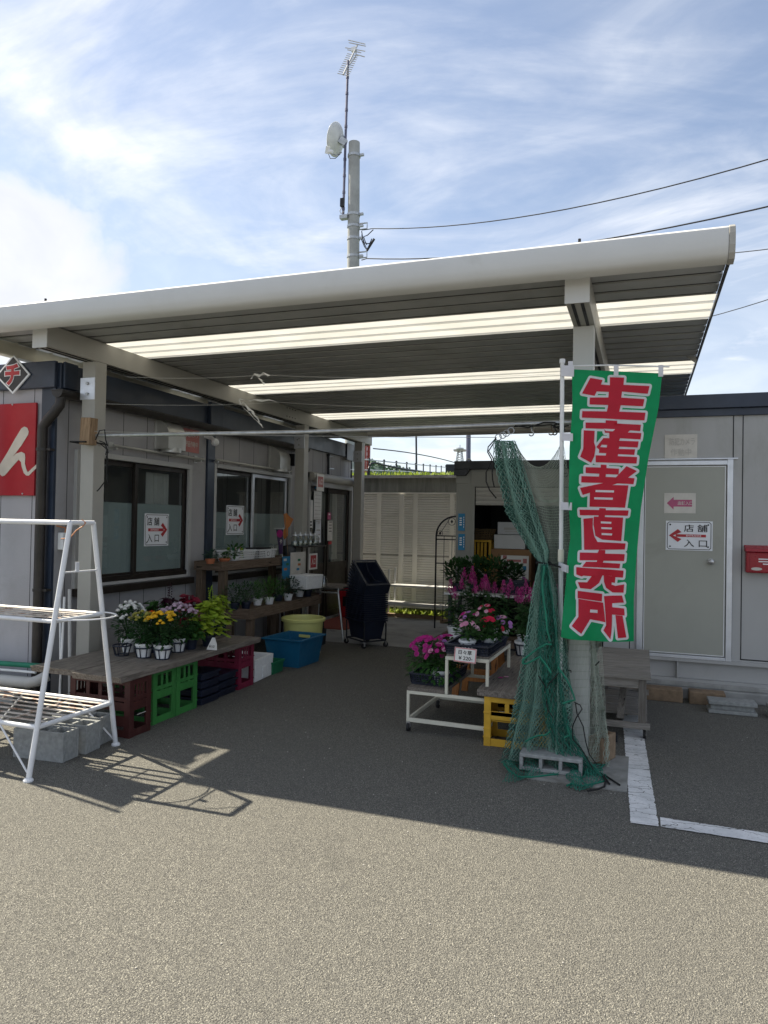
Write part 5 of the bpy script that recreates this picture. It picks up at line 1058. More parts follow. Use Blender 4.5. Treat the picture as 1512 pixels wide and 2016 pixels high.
# counter with jars, lower grey table
ca, cb_ = at(565, 1075, X=-4.32), at(640, 1073, X=-4.32); cz = 1.245
t = thing('jar_stand', 'dark narrow counter stand carrying glass jars by the door', 'stand', (-4.45, (ca.y+cb_.y)/2, 0)); g = MB(); g.box(-4.62, -4.30, 8.78, cb_.y, cz-.02, cz); g.build('top', M['bronze'], t, bevel=.003)
for lx in (-4.61, -4.33):
    for ly in (8.80, cb_.y-.03): g = MB(); g.box(lx, lx+.022, ly, ly+.022, 0, cz-.02); g.build('leg', M['bronze'], t)
g = MB(); g.box(-4.62, -4.30, 8.83, cb_.y-.04, .62, .635); g.build('shelf', M['bronze'], t)
for i, x in enumerate((581, 591, 601, 611, 620)):
    p = at(x, 1068, X=-4.42); j = thing('glass_jar', ['leftmost glass jar with metal lid on the dark counter', 'second glass jar from the left on the dark counter', 'middle glass jar on the dark counter', 'fourth glass jar from the left on the dark counter', 'rightmost glass jar on the dark counter, nearest the door'][i], 'jar', (p.x, p.y, cz), 0, 'glass jars on the dark counter')
    g = MB(); g.lathe([(0,0),(.058,0),(.060,.01),(.060,.11),(.040,.135),(.040,.14)], (0,0,0), 14); g.lathe([(0,.004),(.052,.004),(.053,.06),(0,.062)], (0,0,0), 12); g.build('body', M['jar'], j, world=False, smooth=True); g = MB(); g.lathe([(.042,.138),(.042,.16),(.01,.165),(.012,.19),(0,.195)], (0,0,0), 14); g.build('lid', M['alu'], j, world=False, smooth=True)
a, b = at(569, 1088, X=-4.29), at(600, 1118, X=-4.29)
for k, (x0, y0, x1, y1, mm, lb) in enumerate(((556, 1096, 570, 1138, 'bluest', 'blue illustrated leaflet on the front of the jar counter'), (572, 1088, 600, 1128, 'oldpaper', 'pale floral poster on the front of the jar counter'))):
    wallpaper_px('counter_poster', lb, 'poster', x0, y0, x1, y1, -4.295+.004*k, M[mm], blocks=[(rnd(-.05,.05), .10-.06*i, .08, .03, M[['oldpaper','dgreen','orng','bluest'][i % 4]]) for i in range(4)], group='posters on the jar counter')
a, b = at(608.5, 1090, X=-4.25), at(624, 1120, X=-4.25); flat_sign('entrance_notice', 'white notice with red square reading entrance standing below the jars', 'sign', (-4.25, (a.y+b.y)/2, (a.z+b.z)/2), EY, b.y-a.y, a.z-b.z, M['paper'], (('入口', 0, 0, .12, .09, M['paper'], .02),), blocks=((0, 0, .18, .17, M['redink']),))
g = MB(); yy = (a.y+b.y)/2; g.tube([(-4.262, yy, 0), (-4.262, yy, a.z)], .008, 8); g.lathe([(0,0),(.1,0),(.1,.01),(.012,.02)], (-4.262, yy, 0), 16); o = g.build('notice_pole', M['bronze']); tag(o, 'thin dark floor stand holding the red entrance notice', 'stand')
t = thing('folding_table', 'small grey metal legged table beyond the timber tables', 'table', (-4.05, 8.95, 0)); g = MB(); g.box(-4.30, -3.72, 8.80, 9.30, .70, .725); g.build('top', M['wgrey'], t, bevel=.003)
for ly in (8.84, 9.26):
    for lx, fx_ in ((-3.79, -3.70), (-4.24, -4.28)): g = MB(); g.tube([(lx, ly, .70), (lx, ly, .64), (fx_, ly-.02, .05), (fx_, ly-.02, .0)], .014, 8); g.build('leg', M['steel'], t)
    g = MB(); g.tube([(-4.24, ly, .64), (-3.79, ly, .64)], .012, 8); g.build('cross_bar', M['steel'], t)
g = open_box(.34, .25, .15, .025, .01); g.box(-.182, .182, -.137, .137, .15, .175); o = g.build('styrofoam_box', M['styro'], bevel=.008); q_ = at(603, 1158, Z=.727); o.location = (q_.x, q_.y, .727); o.rotation_euler = (0,0,rad(80)); tag(o, 'lidded white styrofoam box on the small grey table', 'box')
p = at(637, 1152, X=-3.9); g = MB(); g.lathe([(0,0),(.045,0),(.048,.10),(.032,.13),(.034,.155),(0,.157)], (0,0,0), 14); o = g.build('storage_jar', M['jar'], smooth=True); q_ = at(637, 1156, Z=.727); o.location = (q_.x, q_.y, .726); tag(o, 'single clear jar beside the lidded styrofoam box', 'jar')
g = open_box(.22, .3, .2, .01, .01); o = g.build('dark_planter', M['black'], bevel=.005); o.location = (-3.95, 8.42, 0); tag(o, 'small black planter box on the ground behind the yellow bin', 'planter')

# ---------------------------------------------------------------- shopping baskets
bc = V((-3.34, 8.72, 0)); bz = rad(-38)
t = thing('basket_trolley', 'black wheeled tube trolley under the stack of shopping baskets', 'trolley', tuple(bc), bz); g = MB()
for s in (-1, 1):
    g.tube([(s*.225, -.16, .07), (s*.225, -.16, .30), (s*.20, -.16, .325)], .010, 8); g.tube([(s*.225, .16, .07), (s*.225, .16, .30), (s*.20, .16, .325)], .010, 8)
for yy in (-.16, .16): g.tube([(-.225, yy, .085), (.225, yy, .085)], .010, 8); g.tube([(-.20, yy, .325), (.20, yy, .325)], .010, 8)
for s in (-1, 1): g.tube([(s*.225, -.16, .085), (s*.225, .16, .085)], .010, 8)
g.build('frame', M['irond'], t, world=False)
def castor(t, x, y, r=.03, world=False):
    g = MB(); g.obox((x, y, r*2+.006), (.03, .03, .014)); g.bar((x-.013, y, r*2), (x-.013, y, r*.8), .004, .02); g.bar((x+.013, y, r*2), (x+.013, y, r*.8), .004, .02); c = g.build('castor', M['chrome'], t, world=world)
    g = MB(); n = 16; vs = [(x+s*.010, y+r*math.cos(2*math.pi*i/n), r+r*math.sin(2*math.pi*i/n)) for s in (-1, 1) for i in range(n)]; g.add(vs, [(i, (i+1) % n, n+(i+1) % n, n+i) for i in range(n)]+[tuple(range(n))[::-1], tuple(range(n, 2*n))]); g.build('wheel', M['tire'], c, world=world)
for sx in (-1, 1):
    for sy in (-1, 1): castor(t, sx*.225, sy*.16, .033)
def basket_mesh():
    g = open_box(.36, .24, .245, .006, .036, .022); 
    for i in range(9): u = -.16+.04*i; g.box(u-.003, u+.003, -.150, -.146, .17, .215)
    return g
bm0 = None; nb = 24; gb = 'black shopping baskets nested in the tall stack'
for i in range(nb):
    if bm0 is None: bm0 = basket_mesh().build('shopping_basket', M['blackb']); o = bm0
    else: o = bm0.copy(); COL.objects.link(o)
    if i < 14: z = .10+.027*i; o.location = (bc.x, bc.y, z); o.rotation_euler = (0, 0, bz)
    else:
        th = rad(3.9*(i-13)); piv = V((.17, 0, .13)); R = Matrix.Rotation(th, 4, 'Y'); z = .10+.027*13+.017*(i-13)
        Mx = Matrix.Translation((bc.x, bc.y, z)) @ Matrix.Rotation(bz, 4, 'Z') @ Matrix.Translation(piv) @ R @ Matrix.Translation(-piv)
        o.location = Mx.to_translation(); o.rotation_euler = Mx.to_euler()
    lb = 'black shopping basket in the level lower part of the nested stack' if 0 < i < 14 else 'black shopping basket tilting with the upper part of the nested stack'
    if i == 0: lb = 'lowest black shopping basket, its whole side showing, in the trolley'
    if i == nb-1: lb = 'topmost black shopping basket, open and tilted to the right'
    tag(o, lb, 'shopping basket', gb)
    if i == nb-1:
        g = MB(); hd = [(-.19,-.14,.235),(-.05,-.165,.30),(.10,-.165,.30),(.19,-.13,.24)]; g.tube([(-.17,.0,.242), (-.02,-.05,.262), (.16,-.04,.262), (.26,.02,.30)], .004, 6); g.build('handle', M['irond'], o, world=False)
        g = MB(); g.box(-.2085, -.2005, -.15, .15, .236, .239); g.build('rim_edge', M['steel'], o, world=False)

# white bench and arch trellis at the fence
t = thing('white_bench', 'white painted two board plank stand in front of the beige fence', 'bench', (-3.0, 11.6, 0))
yb_ = 11.58; a = at(772, 1150, Y=yb_); z1_ = a.z; z2_ = at(772, 1183, Y=yb_).z
g = MB(); g.box(a.x, -1.6, yb_-.10, yb_+.16, z1_-.03, z1_); g.build('top_board', M['cwhite'], t, bevel=.003); g = MB(); g.box(a.x-.06, -1.6, yb_-.20, yb_+.10, z2_-.05, z2_); g.build('lower_board', M['cwhite'], t, bevel=.003)
for px_x, top in ((767, 1120), (776.5, 1118)):
    b = at(px_x, top, Y=yb_+.05); g = MB(); g.box(b.x-.014, b.x+.014, yb_+(.10 if px_x > 770 else .03)-.012, yb_+(.10 if px_x > 770 else .03)+.012, 0, b.z); g.build('post', M['cwhite'], t)
g = MB(); g.box(-1.66, -1.63, yb_-.02, yb_+.02, 0, z1_-.03); g.build('post', M['cwhite'], t)
yt = 10.55; lx = at(858, 1100, Y=yt).x; wA = .62; zt_ = at(860, 1055, Y=yt).z
t = thing('garden_arch', 'black iron garden arch trellis with leaf scrolls leaning by the shed', 'trellis', (lx+wA/2, yt, 0)); g = MB()
ar = [(lx, yt, 0), (lx, yt, zt_)]+[(lx+wA/2-wA/2*math.cos(q), yt, zt_+.30*math.sin(q)) for q in [math.pi*i/14 for i in range(1, 14)]]+[(lx+wA, yt, zt_), (lx+wA, yt, 0)]
g.tube(ar, .013, 8); g.build('frame', M['irond'], t)
for yy in (1055, 1062, 1109): z = at(870, yy, Y=yt).z; g = MB(); g.tube([(lx, yt, z), (lx+wA, yt, z)], .009, 6); g.build('cross_bar', M['irond'], t)
z0_ = at(870, 1055, Y=yt).z; g = MB()
for i in range(1, 5): g.tube([(lx+wA*i/5, yt, .12), (lx+wA*i/5, yt, z0_)], .005, 6)
g.build('rod', M['irond'], t)
g = MB()
for cx_, cz_, r in ((lx+.06, zt_+.04, .04), (lx+.24, zt_+.22, .055), (lx+.38, zt_+.22, .055), (lx+.56, zt_+.04, .04)):
    g.tube([(cx_+r*math.cos(q), yt, cz_+r*math.sin(q)) for q in [6.283*i/16 for i in range(16)]], .004, 5, closed=True); g.prism([(cx_-.02, yt-.002, cz_), (cx_, yt-.002, cz_+.03), (cx_+.02, yt-.002, cz_), (cx_, yt-.002, cz_-.03)], (0,.004,0))
g.tube([(lx+.05, yt, zt_+.02), (lx+.20, yt, zt_+.25)], .004, 5); g.build('scroll', M['irond'], t)
# ================================================================ OBJECTS, right side
# two tier flower cart
ct = thing('flower_cart', 'cream angle iron flower cart with two plank tiers and black castors', 'cart', (-1.67, 5.25, 0), rad(-1.5)); a = .022; W_, D_ = .63, .80; hz_ = .31; ux = .30; uz = .595
g = MB()
for y in (0, D_-a):
    g.box(0, a, y, y+a, .07, hz_-.024); g.box(W_-a, W_, y, y+a, .07, hz_-.024); g.box(a, W_-a, y+.001, y+a-.001, .075, .075+.03); g.box(0, W_, y+.0005, y+a-.0005, hz_-.0235, hz_-.0005)
for x in (0, W_-a): g.box(x+.001, x+a-.001, a, D_-a, .075, .105); g.box(x+.001, x+a-.001, a, D_-a, hz_-.0235, hz_-.002)
g.build('lower_frame', M['cream'], ct, world=False, bevel=.002)
g = MB()
for x in (ux, W_-a):
    for y in (.0, D_-a): g.box(x, x+a, y-.002, y+a-.002, hz_, uz-.026)
for y in (0, D_-a): g.box(ux, W_, y-.001, y+a-.001, uz-.0255, uz)
for x in (ux, W_-a): g.box(x+.001, x+a-.001, a, D_-a, uz-.0255, uz-.001)
g.build('upper_frame', M['cream'], ct, world=False, bevel=.002)
g = MB(); g.box(.003, ux-.004, .004, D_+.05, hz_+.001, hz_+.026); g.build('lower_plank', M['wgrey'], ct, world=False, bevel=.003)
g = MB(); g.box(ux+.004, W_-.004, .02, D_+.05, uz+.001, uz+.014); g.build('upper_plank', M['wgrey'], ct, world=False, bevel=.003)
for x in (.015, W_-.02):
    for y in (.015, D_-.02): castor(ct, x, y, .033)
def slot_tray(name, label, loc, W, D, Hh, rz, cells=None, group='black plastic flower trays on the cart'):
    t = thing(name, label, 'tray', loc, rz, group); g = open_box(W, D, .02, .006, .0); x, y = W/2, D/2
    for s in (-1, 1):
        for z in (.03, .045, .062): g.box(-x*1.02, x*1.02, s*y*1.02-.003, s*y*1.02+.003, z-.003, z+.003); g.box(s*x*1.02-.003, s*x*1.02+.003, -y*1.02, y*1.02, z-.003, z+.003)
        n = max(4, int(W/.022))
        for i in range(n+1): u = -1+2*i/n; g.bar((u*x, s*y, .01), (u*x*1.05, s*y*1.05, Hh-.006), .010, .004)
        n2 = max(4, int(D/.022))
        for i in range(n2+1): u = -1+2*i/n2; g.bar((s*x, u*y, .01), (s*x*1.05, u*y*1.05, Hh-.006), .010, .004)
        g.box(-x*1.07, x*1.07, s*y*1.05-.010, s*y*1.05+.010, Hh-.008, Hh+.002); g.box(s*x*1.05-.010, s*x*1.05+.010, -y*1.05, y*1.05, Hh-.0075, Hh+.0015)
    if cells:
        for i in range(1, cells[0]): u = -x+W*i/cells[0]; g.box(u-.004, u+.004, -y, y, Hh*.6, Hh-.009)
        for j in range(1, cells[1]): u = -y+D*j/cells[1]; g.box(-x, x, u-.004, u+.004, Hh*.6, Hh-.01)
    g.build('shell', M['blackb'], t, world=False); return t
slot_tray('flower_tray', 'black slotted tray of magenta petunias on the lower plank of the cart', (-1.515, 5.62, hz_+.029), .29, .52, .085, rad(-2))
slot_tray('flower_tray', 'black celled tray of vincas on the upper plank of the cart', (-1.20, 5.55, uz+.016), .32, .56, .075, rad(-2), (3, 5))
def flower5(mb, c, d, r, mi=0, n=5, cup=.25):
    d = V(d).normalized(); e = d.orthogonal().normalized(); f = d.cross(e); c = V(c)
    for k in range(n):
        a0 = 2*math.pi*k/n; q = (e*math.cos(a0)+f*math.sin(a0)); s = (e*-math.sin(a0)+f*math.cos(a0)); w_ = r*math.sin(math.pi/n)*1.15
        mb.add([c, c+q*r*.62+s*w_+d*r*cup, c+q*r+s*w_*.55+d*r*cup*.9, c+q*r-s*w_*.55+d*r*cup*.9, c+q*r*.62-s*w_+d*r*cup], [(0,1,2,3,4)], mi)
def bloom_plant(name, label, cat_group, loc, r, h, leaf, nl, L, W, petals, nf, fr, seed, pot=(.052,.075,.10), potm='white', trail=0, cup=.25):
    random.seed(seed); t = thing(name, label, 'potted plant', loc, 0, cat_group); pot_part(t, *pot, M[potm]); z0 = pot[2]
    g = foliage((0,0,z0+h*.42), r, h*.5, nl, L, W, .3, .5); stems((0,0,z0-.02), z0+h*.8, 10, .0025, r*.7, g)
    if trail:
        for _ in range(int(nl*.4)): a0 = rnd(0, 6.28); g.leaf((r*rnd(.8,1.1)*math.cos(a0), r*rnd(.8,1.1)*math.sin(a0), rnd(.02, z0+.05)), (math.cos(a0), math.sin(a0), -.3), L, W)
    g.build('foliage', leaf, t, world=False); g = MB()
    for i in range(nf):
        a0 = rnd(0, 6.28); el = rnd(.05, 1.5); v = V((math.cos(a0)*math.cos(el), math.sin(a0)*math.cos(el), math.sin(el))); p = V((v.x*r*1.05, v.y*r*1.05, z0+h*.40+v.z*h*.58)); flower5(g, p, v+V((-.1,-.6,.2)), fr*rnd(.8,1.15), i % len(petals), 5, cup)
    g.build('blossoms', [M[x] for x in petals], t, world=False); return t
gp_ = 'petunias on the lower tier of the cart'
z_ = hz_+.035
bloom_plant('potted_petunia', 'magenta petunia in a white pot at the front of the lower tray', gp_, (-1.47, 5.47, z_), .13, .20, M['l_mid'], 330, .045, .022, ['f_mag','f_mag','f_pink'], 44, .019, 71, trail=1)
bloom_plant('potted_petunia', 'leafy magenta petunia spilling over the left front corner of the lower tray', gp_, (-1.60, 5.55, z_), .14, .24, M['l_mid'], 360, .045, .022, ['f_mag'], 54, .020, 72, potm='blackb', trail=1)
bloom_plant('potted_petunia', 'magenta petunia at the back of the lower tray', gp_, (-1.50, 5.80, z_), .13, .22, M['l_mid'], 300, .045, .022, ['f_mag','f_mag','f_vio'], 38, .019, 73, potm='blackb')
gv = 'vincas on the upper tier of the cart'; z_ = uz+.022
bloom_plant('potted_vinca', 'pink vinca in a white pot just behind the price card', gv, (-1.245, 5.42, z_), .085, .14, M['l_mid'], 120, .05, .028, ['f_pink'], 15, .019, 74, pot=(.045,.062,.085), cup=.05)
bloom_plant('potted_vinca', 'red vinca in a white pot on the right of the upper tray', gv, (-1.115, 5.60, z_), .10, .16, M['l_mid'], 150, .055, .03, ['f_red'], 14, .020, 75, pot=(.045,.062,.085), cup=.05)
bloom_plant('potted_vinca', 'tall vinca with salmon and red blooms in the middle of the upper tray', gv, (-1.17, 5.72, z_), .085, .24, M['l_mid'], 110, .05, .028, ['f_red','f_pink','f_red'], 14, .020, 76, pot=(.045,.062,.085), potm='blackb', cup=.05)
bloom_plant('potted_vinca', 'violet vinca at the back left of the upper tray', gv, (-1.31, 5.78, z_), .10, .17, M['l_mid'], 120, .05, .028, ['f_vio','f_pink','f_mag'], 14, .018, 77, pot=(.045,.062,.085), potm='blackb', cup=.05)
bloom_plant('potted_vinca', 'lilac and pink vinca at the right rear of the upper tray', gv, (-1.06, 5.78, z_), .09, .15, M['l_mid'], 110, .05, .028, ['f_vio','f_vio','f_pink'], 14, .018, 78, pot=(.045,.062,.085), potm='blackb', cup=.05)
c = at(916, 1290, Y=5.20); nn = V((0,-1,.12)).normalized(); upc = V((.05,.12,1)).normalized(); R_ = V((1,0,-.04)).normalized()
t = thing('price_card', 'white price card with pink border reading 220 yen on the cart', 'price card', tuple(c)); g = MB(); plate(g, c, R_, upc, .165, .105, .002); g.build('card', M['paper'], t)
g = MB()
for s in (-1, 1): plate(g, c+upc*s*.048, R_, upc, .16, .006, .0005, lift=.0025); plate(g, c+R_*s*.078, R_, upc, .006, .09, .0005, lift=.0025)
g.build('border', pm('pink_border', (.55,.16,.18), .6), t)
letter('lettering', '日々草', c+upc*.019-R_*.002, R_, upc, .10, .032, M['ink'], t, .02, .003); letter('lettering', '¥ 220-', c-upc*.022+R_*.004, R_, upc, .105, .028, M['ink'], t, .015, .003)

# orange stool
t = thing('wooden_stool', 'varnished orange wooden stool behind the flower cart', 'stool', (-1.38, 6.55, 0)); g = MB(); g.box(-1.56, -1.20, 6.38, 6.72, .50, .53); g.build('seat', M['worange'], t, bevel=.006)
for x, y, dx, dy in ((-1.54, 6.40, -.05, -.06), (-1.25, 6.40, .04, -.06), (-1.54, 6.68, -.05, .06), (-1.25, 6.68, .04, .06)): g = MB(); g.bar((x+.02, y+.01, .50), (x+.02+dx, y+.01+dy, 0), .058, .032); g.build('leg', M['worange'], t, bevel=.003)
for y in (6.39, 6.70): g = MB(); g.bar((-1.55, y, .20), (-1.22, y, .20), .03, .05); g.build('stretcher', M['worange'], t, bevel=.003)

# plank bench on yellow crate
plank('bench_plank', 'cracked pale plank of the right bench, resting on the yellow crate', 'plank', -1.10, -.80, 5.12, 6.95, .40, .045, M['wgrey'], 'planks of the right bench', seed=8)
plank('bench_plank', 'right hand plank of the right bench, behind the gathered net', 'plank', -.785, -.52, 5.15, 6.95, .40, .045, M['wgrey'], 'planks of the right bench', seed=9)
t1 = crate('yellow_crate', 'yellow beer crate under the near end of the right bench', M['cr_yel'], (-.83, 5.27, 0), .44, .27, .352, 'yellow crates of the right bench', bars=2)
crate('yellow_crate', 'yellow beer crate under the far end of the right bench', M['cr_yel'], (-.83, 6.72, 0), .44, .27, .352, 'yellow crates of the right bench', bars=2)
g = MB(); 
for k in range(2): flower5(g, (-1.01+.035*k, 5.55+.05*k, .404), (0,0,1), .02, k)
tag(g.build('fallen_petal', [M['f_mag'], M['f_pink']]), 'fallen pink petals lying on the pale plank', 'petals')

# celosias on a low stand
CZ = .40
t = thing('flower_stand', 'low dark timber stand under the magenta celosias', 'stand', (-1.45, 7.35, 0)); g = MB()
for i in range(3): g.box(-1.98, -1.0, 7.1+.20*i, 7.29+.20*i, CZ-.03, CZ)
g.build('top_board', M['wold_x'], t, bevel=.003)
for x in (-1.96, -1.08):
    for y in (7.12, 7.60): g = MB(); g.box(x, x+.06, y, y+.06, 0, CZ-.03); g.build('leg', M['wold_z'], t)
g = MB(); g.box(-1.99, -1.96, 7.1, 7.7, CZ-.13, CZ+.02); g.build('apron', M['wold'], t)
def celosia(label, loc, h, r, nst, seed, potm='white', gl='celosias with magenta plumes'):
    random.seed(seed); t = thing('potted_celosia', label, 'potted plant', loc, 0, gl); pot_part(t, .055, .078, .13, M[potm]); g = MB(); pl = MB()
    for k in range(nst):
        a0 = 2.4*k+rnd(-.3,.3); q = r*math.sqrt((k+.5)/nst)*rnd(.8,1.1); hh = h*rnd(.80,1.05); tip = V((q*math.cos(a0), q*math.sin(a0), hh)); b = V((q*.3*math.cos(a0), q*.3*math.sin(a0), .12))
        g.tube([b, b.lerp(tip, .5)+rvec()*.015, tip], .004, 5)
        for j in range(30):
            u = rnd(.10, .93); p = b.lerp(tip, u); a1 = rnd(0, 6.28); g.leaf(p, (math.cos(a1), math.sin(a1), rnd(-.1,.6)), rnd(.08,.14)*(1.1-.4*u), rnd(.032,.05), 0, .35)
        pl = MB()
        # plume: pointed cone of fine bracts with side plumes
        ph = rnd(.085, .13)
        for j in range(95):
            u = random.random(); a1 = rnd(0, 6.28); rr = .024*(1-u)**.8+.002; p = tip+V((rr*math.cos(a1), rr*math.sin(a1), u*ph)); pl.leaf(p, (math.cos(a1)*.8, math.sin(a1)*.8, 1.3), rnd(.014,.024), .008, 0 if random.random() < .6 else 1, 0)
        for s_ in range(4):
            a2 = a0+1.57*s_; o_ = tip+V((.016*math.cos(a2), .016*math.sin(a2), -.02)); d_ = V((math.cos(a2)*.55, math.sin(a2)*.55, 1)).normalized()
            for j in range(22): u = random.random(); v = rvec()*.009*(1-u); pl.leaf(o_+d_*u*ph*.55+v, d_+v*30, .016, .007, 0, 0)
        pl.build('plume', [M['f_cel'], M['f_mag']], t, world=False)
    g.build('foliage', M['l_dark'], t, world=False); return t
celosia('magenta celosia at the left end of the low stand', (-1.80, 7.25, CZ+.002), .56, .20, 4, 81)
celosia('tallest magenta celosia, second from the left on the low stand', (-1.57, 7.32, CZ+.002), .60, .20, 4, 82)
celosia('magenta celosia with crowded plumes in the middle of the low stand', (-1.32, 7.25, CZ+.002), .56, .19, 5, 83)
celosia('magenta celosia with drooping lower plumes behind the others', (-1.68, 7.55, CZ+.002), .60, .20, 3, 84)
celosia('leafy celosia at the right end of the low stand', (-1.10, 7.3, CZ+.002), .50, .18, 4, 85)
celosia('dark leaved celosia in a white pot on the pale plank beside the net', (-1.00, 6.62, .402), .50, .17, 4, 86, 'white')
celosia('celosia half hidden by the gathered green net', (-.78, 6.75, .402), .52, .17, 4, 87, 'white')
c = V((-1.00, 6.62, .402)); t = thing('pot_carrier', 'black ribbed carrier holding the white celosia pot on the plank', 'tray', tuple(c)); g = MB()
for z, a0 in ((.004, .060), (.10, .085)): g.tube([(a0*math.cos(6.283*i/16), a0*math.sin(6.283*i/16), z) for i in range(16)], .006, 5, closed=True)
for i in range(10): a1 = 6.283*i/10; g.tube([(.060*math.cos(a1), .060*math.sin(a1), .004), (.085*math.cos(a1), .085*math.sin(a1), .10)], .005, 5)
g.build('frame', M['blackb'], t, world=False)

# table in front of the shed with shrubs and basket
t = thing('display_table', 'pale topped table behind the celosias in front of the shed', 'table', (-1.6, 8.3, 0)); g = MB(); g.box(-2.12, -.85, 8.0, 8.6, .775, .80); g.build('top', M['cartw'], t, bevel=.003)
for x in (-2.08, -.93):
    for y in (8.04, 8.52): g = MB(); g.box(x, x+.04, y, y+.04, 0, .775); g.build('leg', M['irond'], t)
gs = 'glossy shrubs on the pale table'
for i, (x, y, r, h, lb) in enumerate(((-2.02, 8.25, .17, .28, 'glossy dark shrub at the left end of the pale table'), (-1.83, 8.3, .17, .30, 'second glossy dark shrub on the pale table'), (-1.60, 8.25, .18, .32, 'glossy dark shrub directly before the shed opening'), (-1.42, 8.4, .14, .24, 'smaller glossy shrub beside the dark basket'))):
    herb(lb, (x, y, .802), h, r, M['l_dark'], .07, .035, 330, M['blackb'], 90+i, .15, .9, .07, .09, 'potted_shrub', gs)
t = thing('plastic_basket', 'dark slatted plastic basket on the pale table before the white poster', 'basket', (-1.33, 8.2, .802)); mesh_basket(.24, .18, .15, M['blackb'], t)
t = thing('paper_stack', 'loose stack of white paper at the right end of the pale table', 'paper stack', (-1.05, 8.2, .802)); random.seed(3)
for i in range(5): g = MB(); g.obox((0, 0, .006+.012*i), (.26, .2, .010), (0, 0, rnd(-.3,.3))); g.build('sheet', M['paper'], t, world=False)

# things inside the shed
def box_thing(name, label, cat, c, size, mat, rz=0, group=None, bev=.004):
    g = MB(); a, b, d = size; g.box(-a/2, a/2, -b/2, b/2, 0, d); o = g.build(name, mat, bevel=bev); o.location = c; o.rotation_euler = (0,0,rz); return tag(o, label, cat, group)
y5 = 9.45
g = MB(); g.box(sx0+.06, sx1-.06, 9.3, 10.6, .70, .73); o = tag(g.build('shed_shelf', M['wold_x']), 'plank shelf across the inside of the shed', 'shelf')
q = MB()
for x in (sx0+.07, sx1-.11):
    for y in (9.31, 10.54): q.box(x, x+.04, y, y+.04, .062, .70)
q.build('leg', M['wold_z'], o, world=False)
a0, b0 = at(966, 1080, Y=y5), at(1045, 1150, Y=y5); zt0 = a0.z
box_thing('cardboard_box', 'brown cardboard box inside the shed behind the poster', 'box', ((a0.x+b0.x)/2, y5+.2, .732), (b0.x-a0.x, .36, zt0-.735), M['carton'], 0, 'boxes stacked inside the shed')
a1, b1 = at(972, 1052, Y=y5), at(1033, 1078, Y=y5); box_thing('white_box', 'long white box lying on the brown carton in the shed', 'box', ((a1.x+b1.x)/2, y5+.2, zt0+.002), (b1.x-a1.x, .34, a1.z-zt0-.004), M['cartw'], 0, 'boxes stacked inside the shed')
a2, b2 = at(978, 1028, Y=y5), at(1030, 1052, Y=y5); o = box_thing('white_box', 'topmost white carton with printed band in the shed', 'box', ((a2.x+b2.x)/2, y5+.22, a1.z+.003), (b2.x-a2.x, .3, a2.z-a1.z), M['cartw'], 0, 'boxes stacked inside the shed')
g = MB(); g.box(-.09, .10, -.1525, -.1505, .06, .09); g.box(-.07, .09, -.1525, -.1505, .035, .045); g.build('printed_band', M['greyink'], o, world=False)
a3, b3 = at(986, 1093, Y=9.38), at(1040, 1152, Y=9.38); flat_sign('shopping_poster', 'white flowery shopping poster standing before the cardboard box', 'poster', ((a3.x+b3.x)/2, 9.40, (a3.z+b3.z)/2), EX, b3.x-a3.x, a3.z-b3.z, M['paper'],
    (('お買物', 0, .03, .22, .07, M['dgreen'], .015), ('キャンペーン', 0, -.04, .16, .03, M['greyink'], 0)), blocks=((-.01,.12,.18,.03,M['fade_red']),(-.13,.16,.05,.05,M['fade_red']),(.13,.12,.05,.06,M['fade_red']),(.13,.03,.04,.05,M['bluest']),(-.13,.03,.05,.04,M['pinkink']),(-.05,-.09,.2,.008,M['greyink']),(-.05,-.115,.2,.008,M['greyink']),(.12,-.10,.04,.03,M['f_vio'])))
t = thing('yellow_crate', 'yellow mesh crate standing on end inside the shed', 'crate', ((at(945, 1100, Y=9.5)).x, 9.62, .732)); a4 = at(929, 1062, Y=9.5); hh = a4.z-.735
crate_mb(.30, .26, hh, bars=4, post=.03, mid=[(.01,.03),(hh*.3,hh*.3+.012),(hh*.6,hh*.6+.012),(hh-.03,hh-.002)]).build('shell', M['cr_yel'], t, world=False)
c = at(955, 1048, Y=9.75); g = MB()
for k in range(7): z = .14*k/6; r = .12+.05*k/6; g.tube([(r*math.cos(6.283*i/20), r*.9*math.sin(6.283*i/20), z) for i in range(20)], .005, 5, closed=True)
for i in range(24): a1_ = 6.283*i/24; g.tube([(.12*math.cos(a1_), .108*math.sin(a1_), 0), (.17*math.cos(a1_), .153*math.sin(a1_), .14)], .004, 4)
o = g.build('bamboo_basket', M['bamboo']); o.location = (c.x, 9.64, .732+hh+.004); tag(o, 'round woven bamboo basket on top of the yellow mesh crate', 'basket')
p0_, p1_ = at(927, 1085, Y=9.22), at(957, 1122, Y=9.22); t = thing('mesh_basket', 'white plastic mesh basket tipped on its side at the shed jamb', 'basket', (p0_.x+.02, 9.16, .802))
g = MB(); RR = .24
for i in range(12):
    a_ = math.pi/2*i/11*1.05
    for j in range(9):
        b_ = .9*j/8; pass
n1, n2 = 13, 9
pt = lambda u, v: (RR*math.cos(math.pi/2*u)*1.0, -.10+.12*v+0*u, RR*math.sin(math.pi/2*u)*(1-.25*v))
for i in range(n1): g.tube([pt(i/(n1-1), v/4) for v in range(5)], .0045, 4)
for j in range(n2): g.tube([pt(i/12, j/(n2-1)) for i in range(13)], .0045, 4)
g.build('lattice', M['white'], t, world=False)
g = MB(); g.tube([(0,.02,.0),(RR,.02,.0)], .006, 5); g.tube([(0,.02,0),(0,.02,RR*.75)], .006, 5); g.build('rim', M['white'], t, world=False)

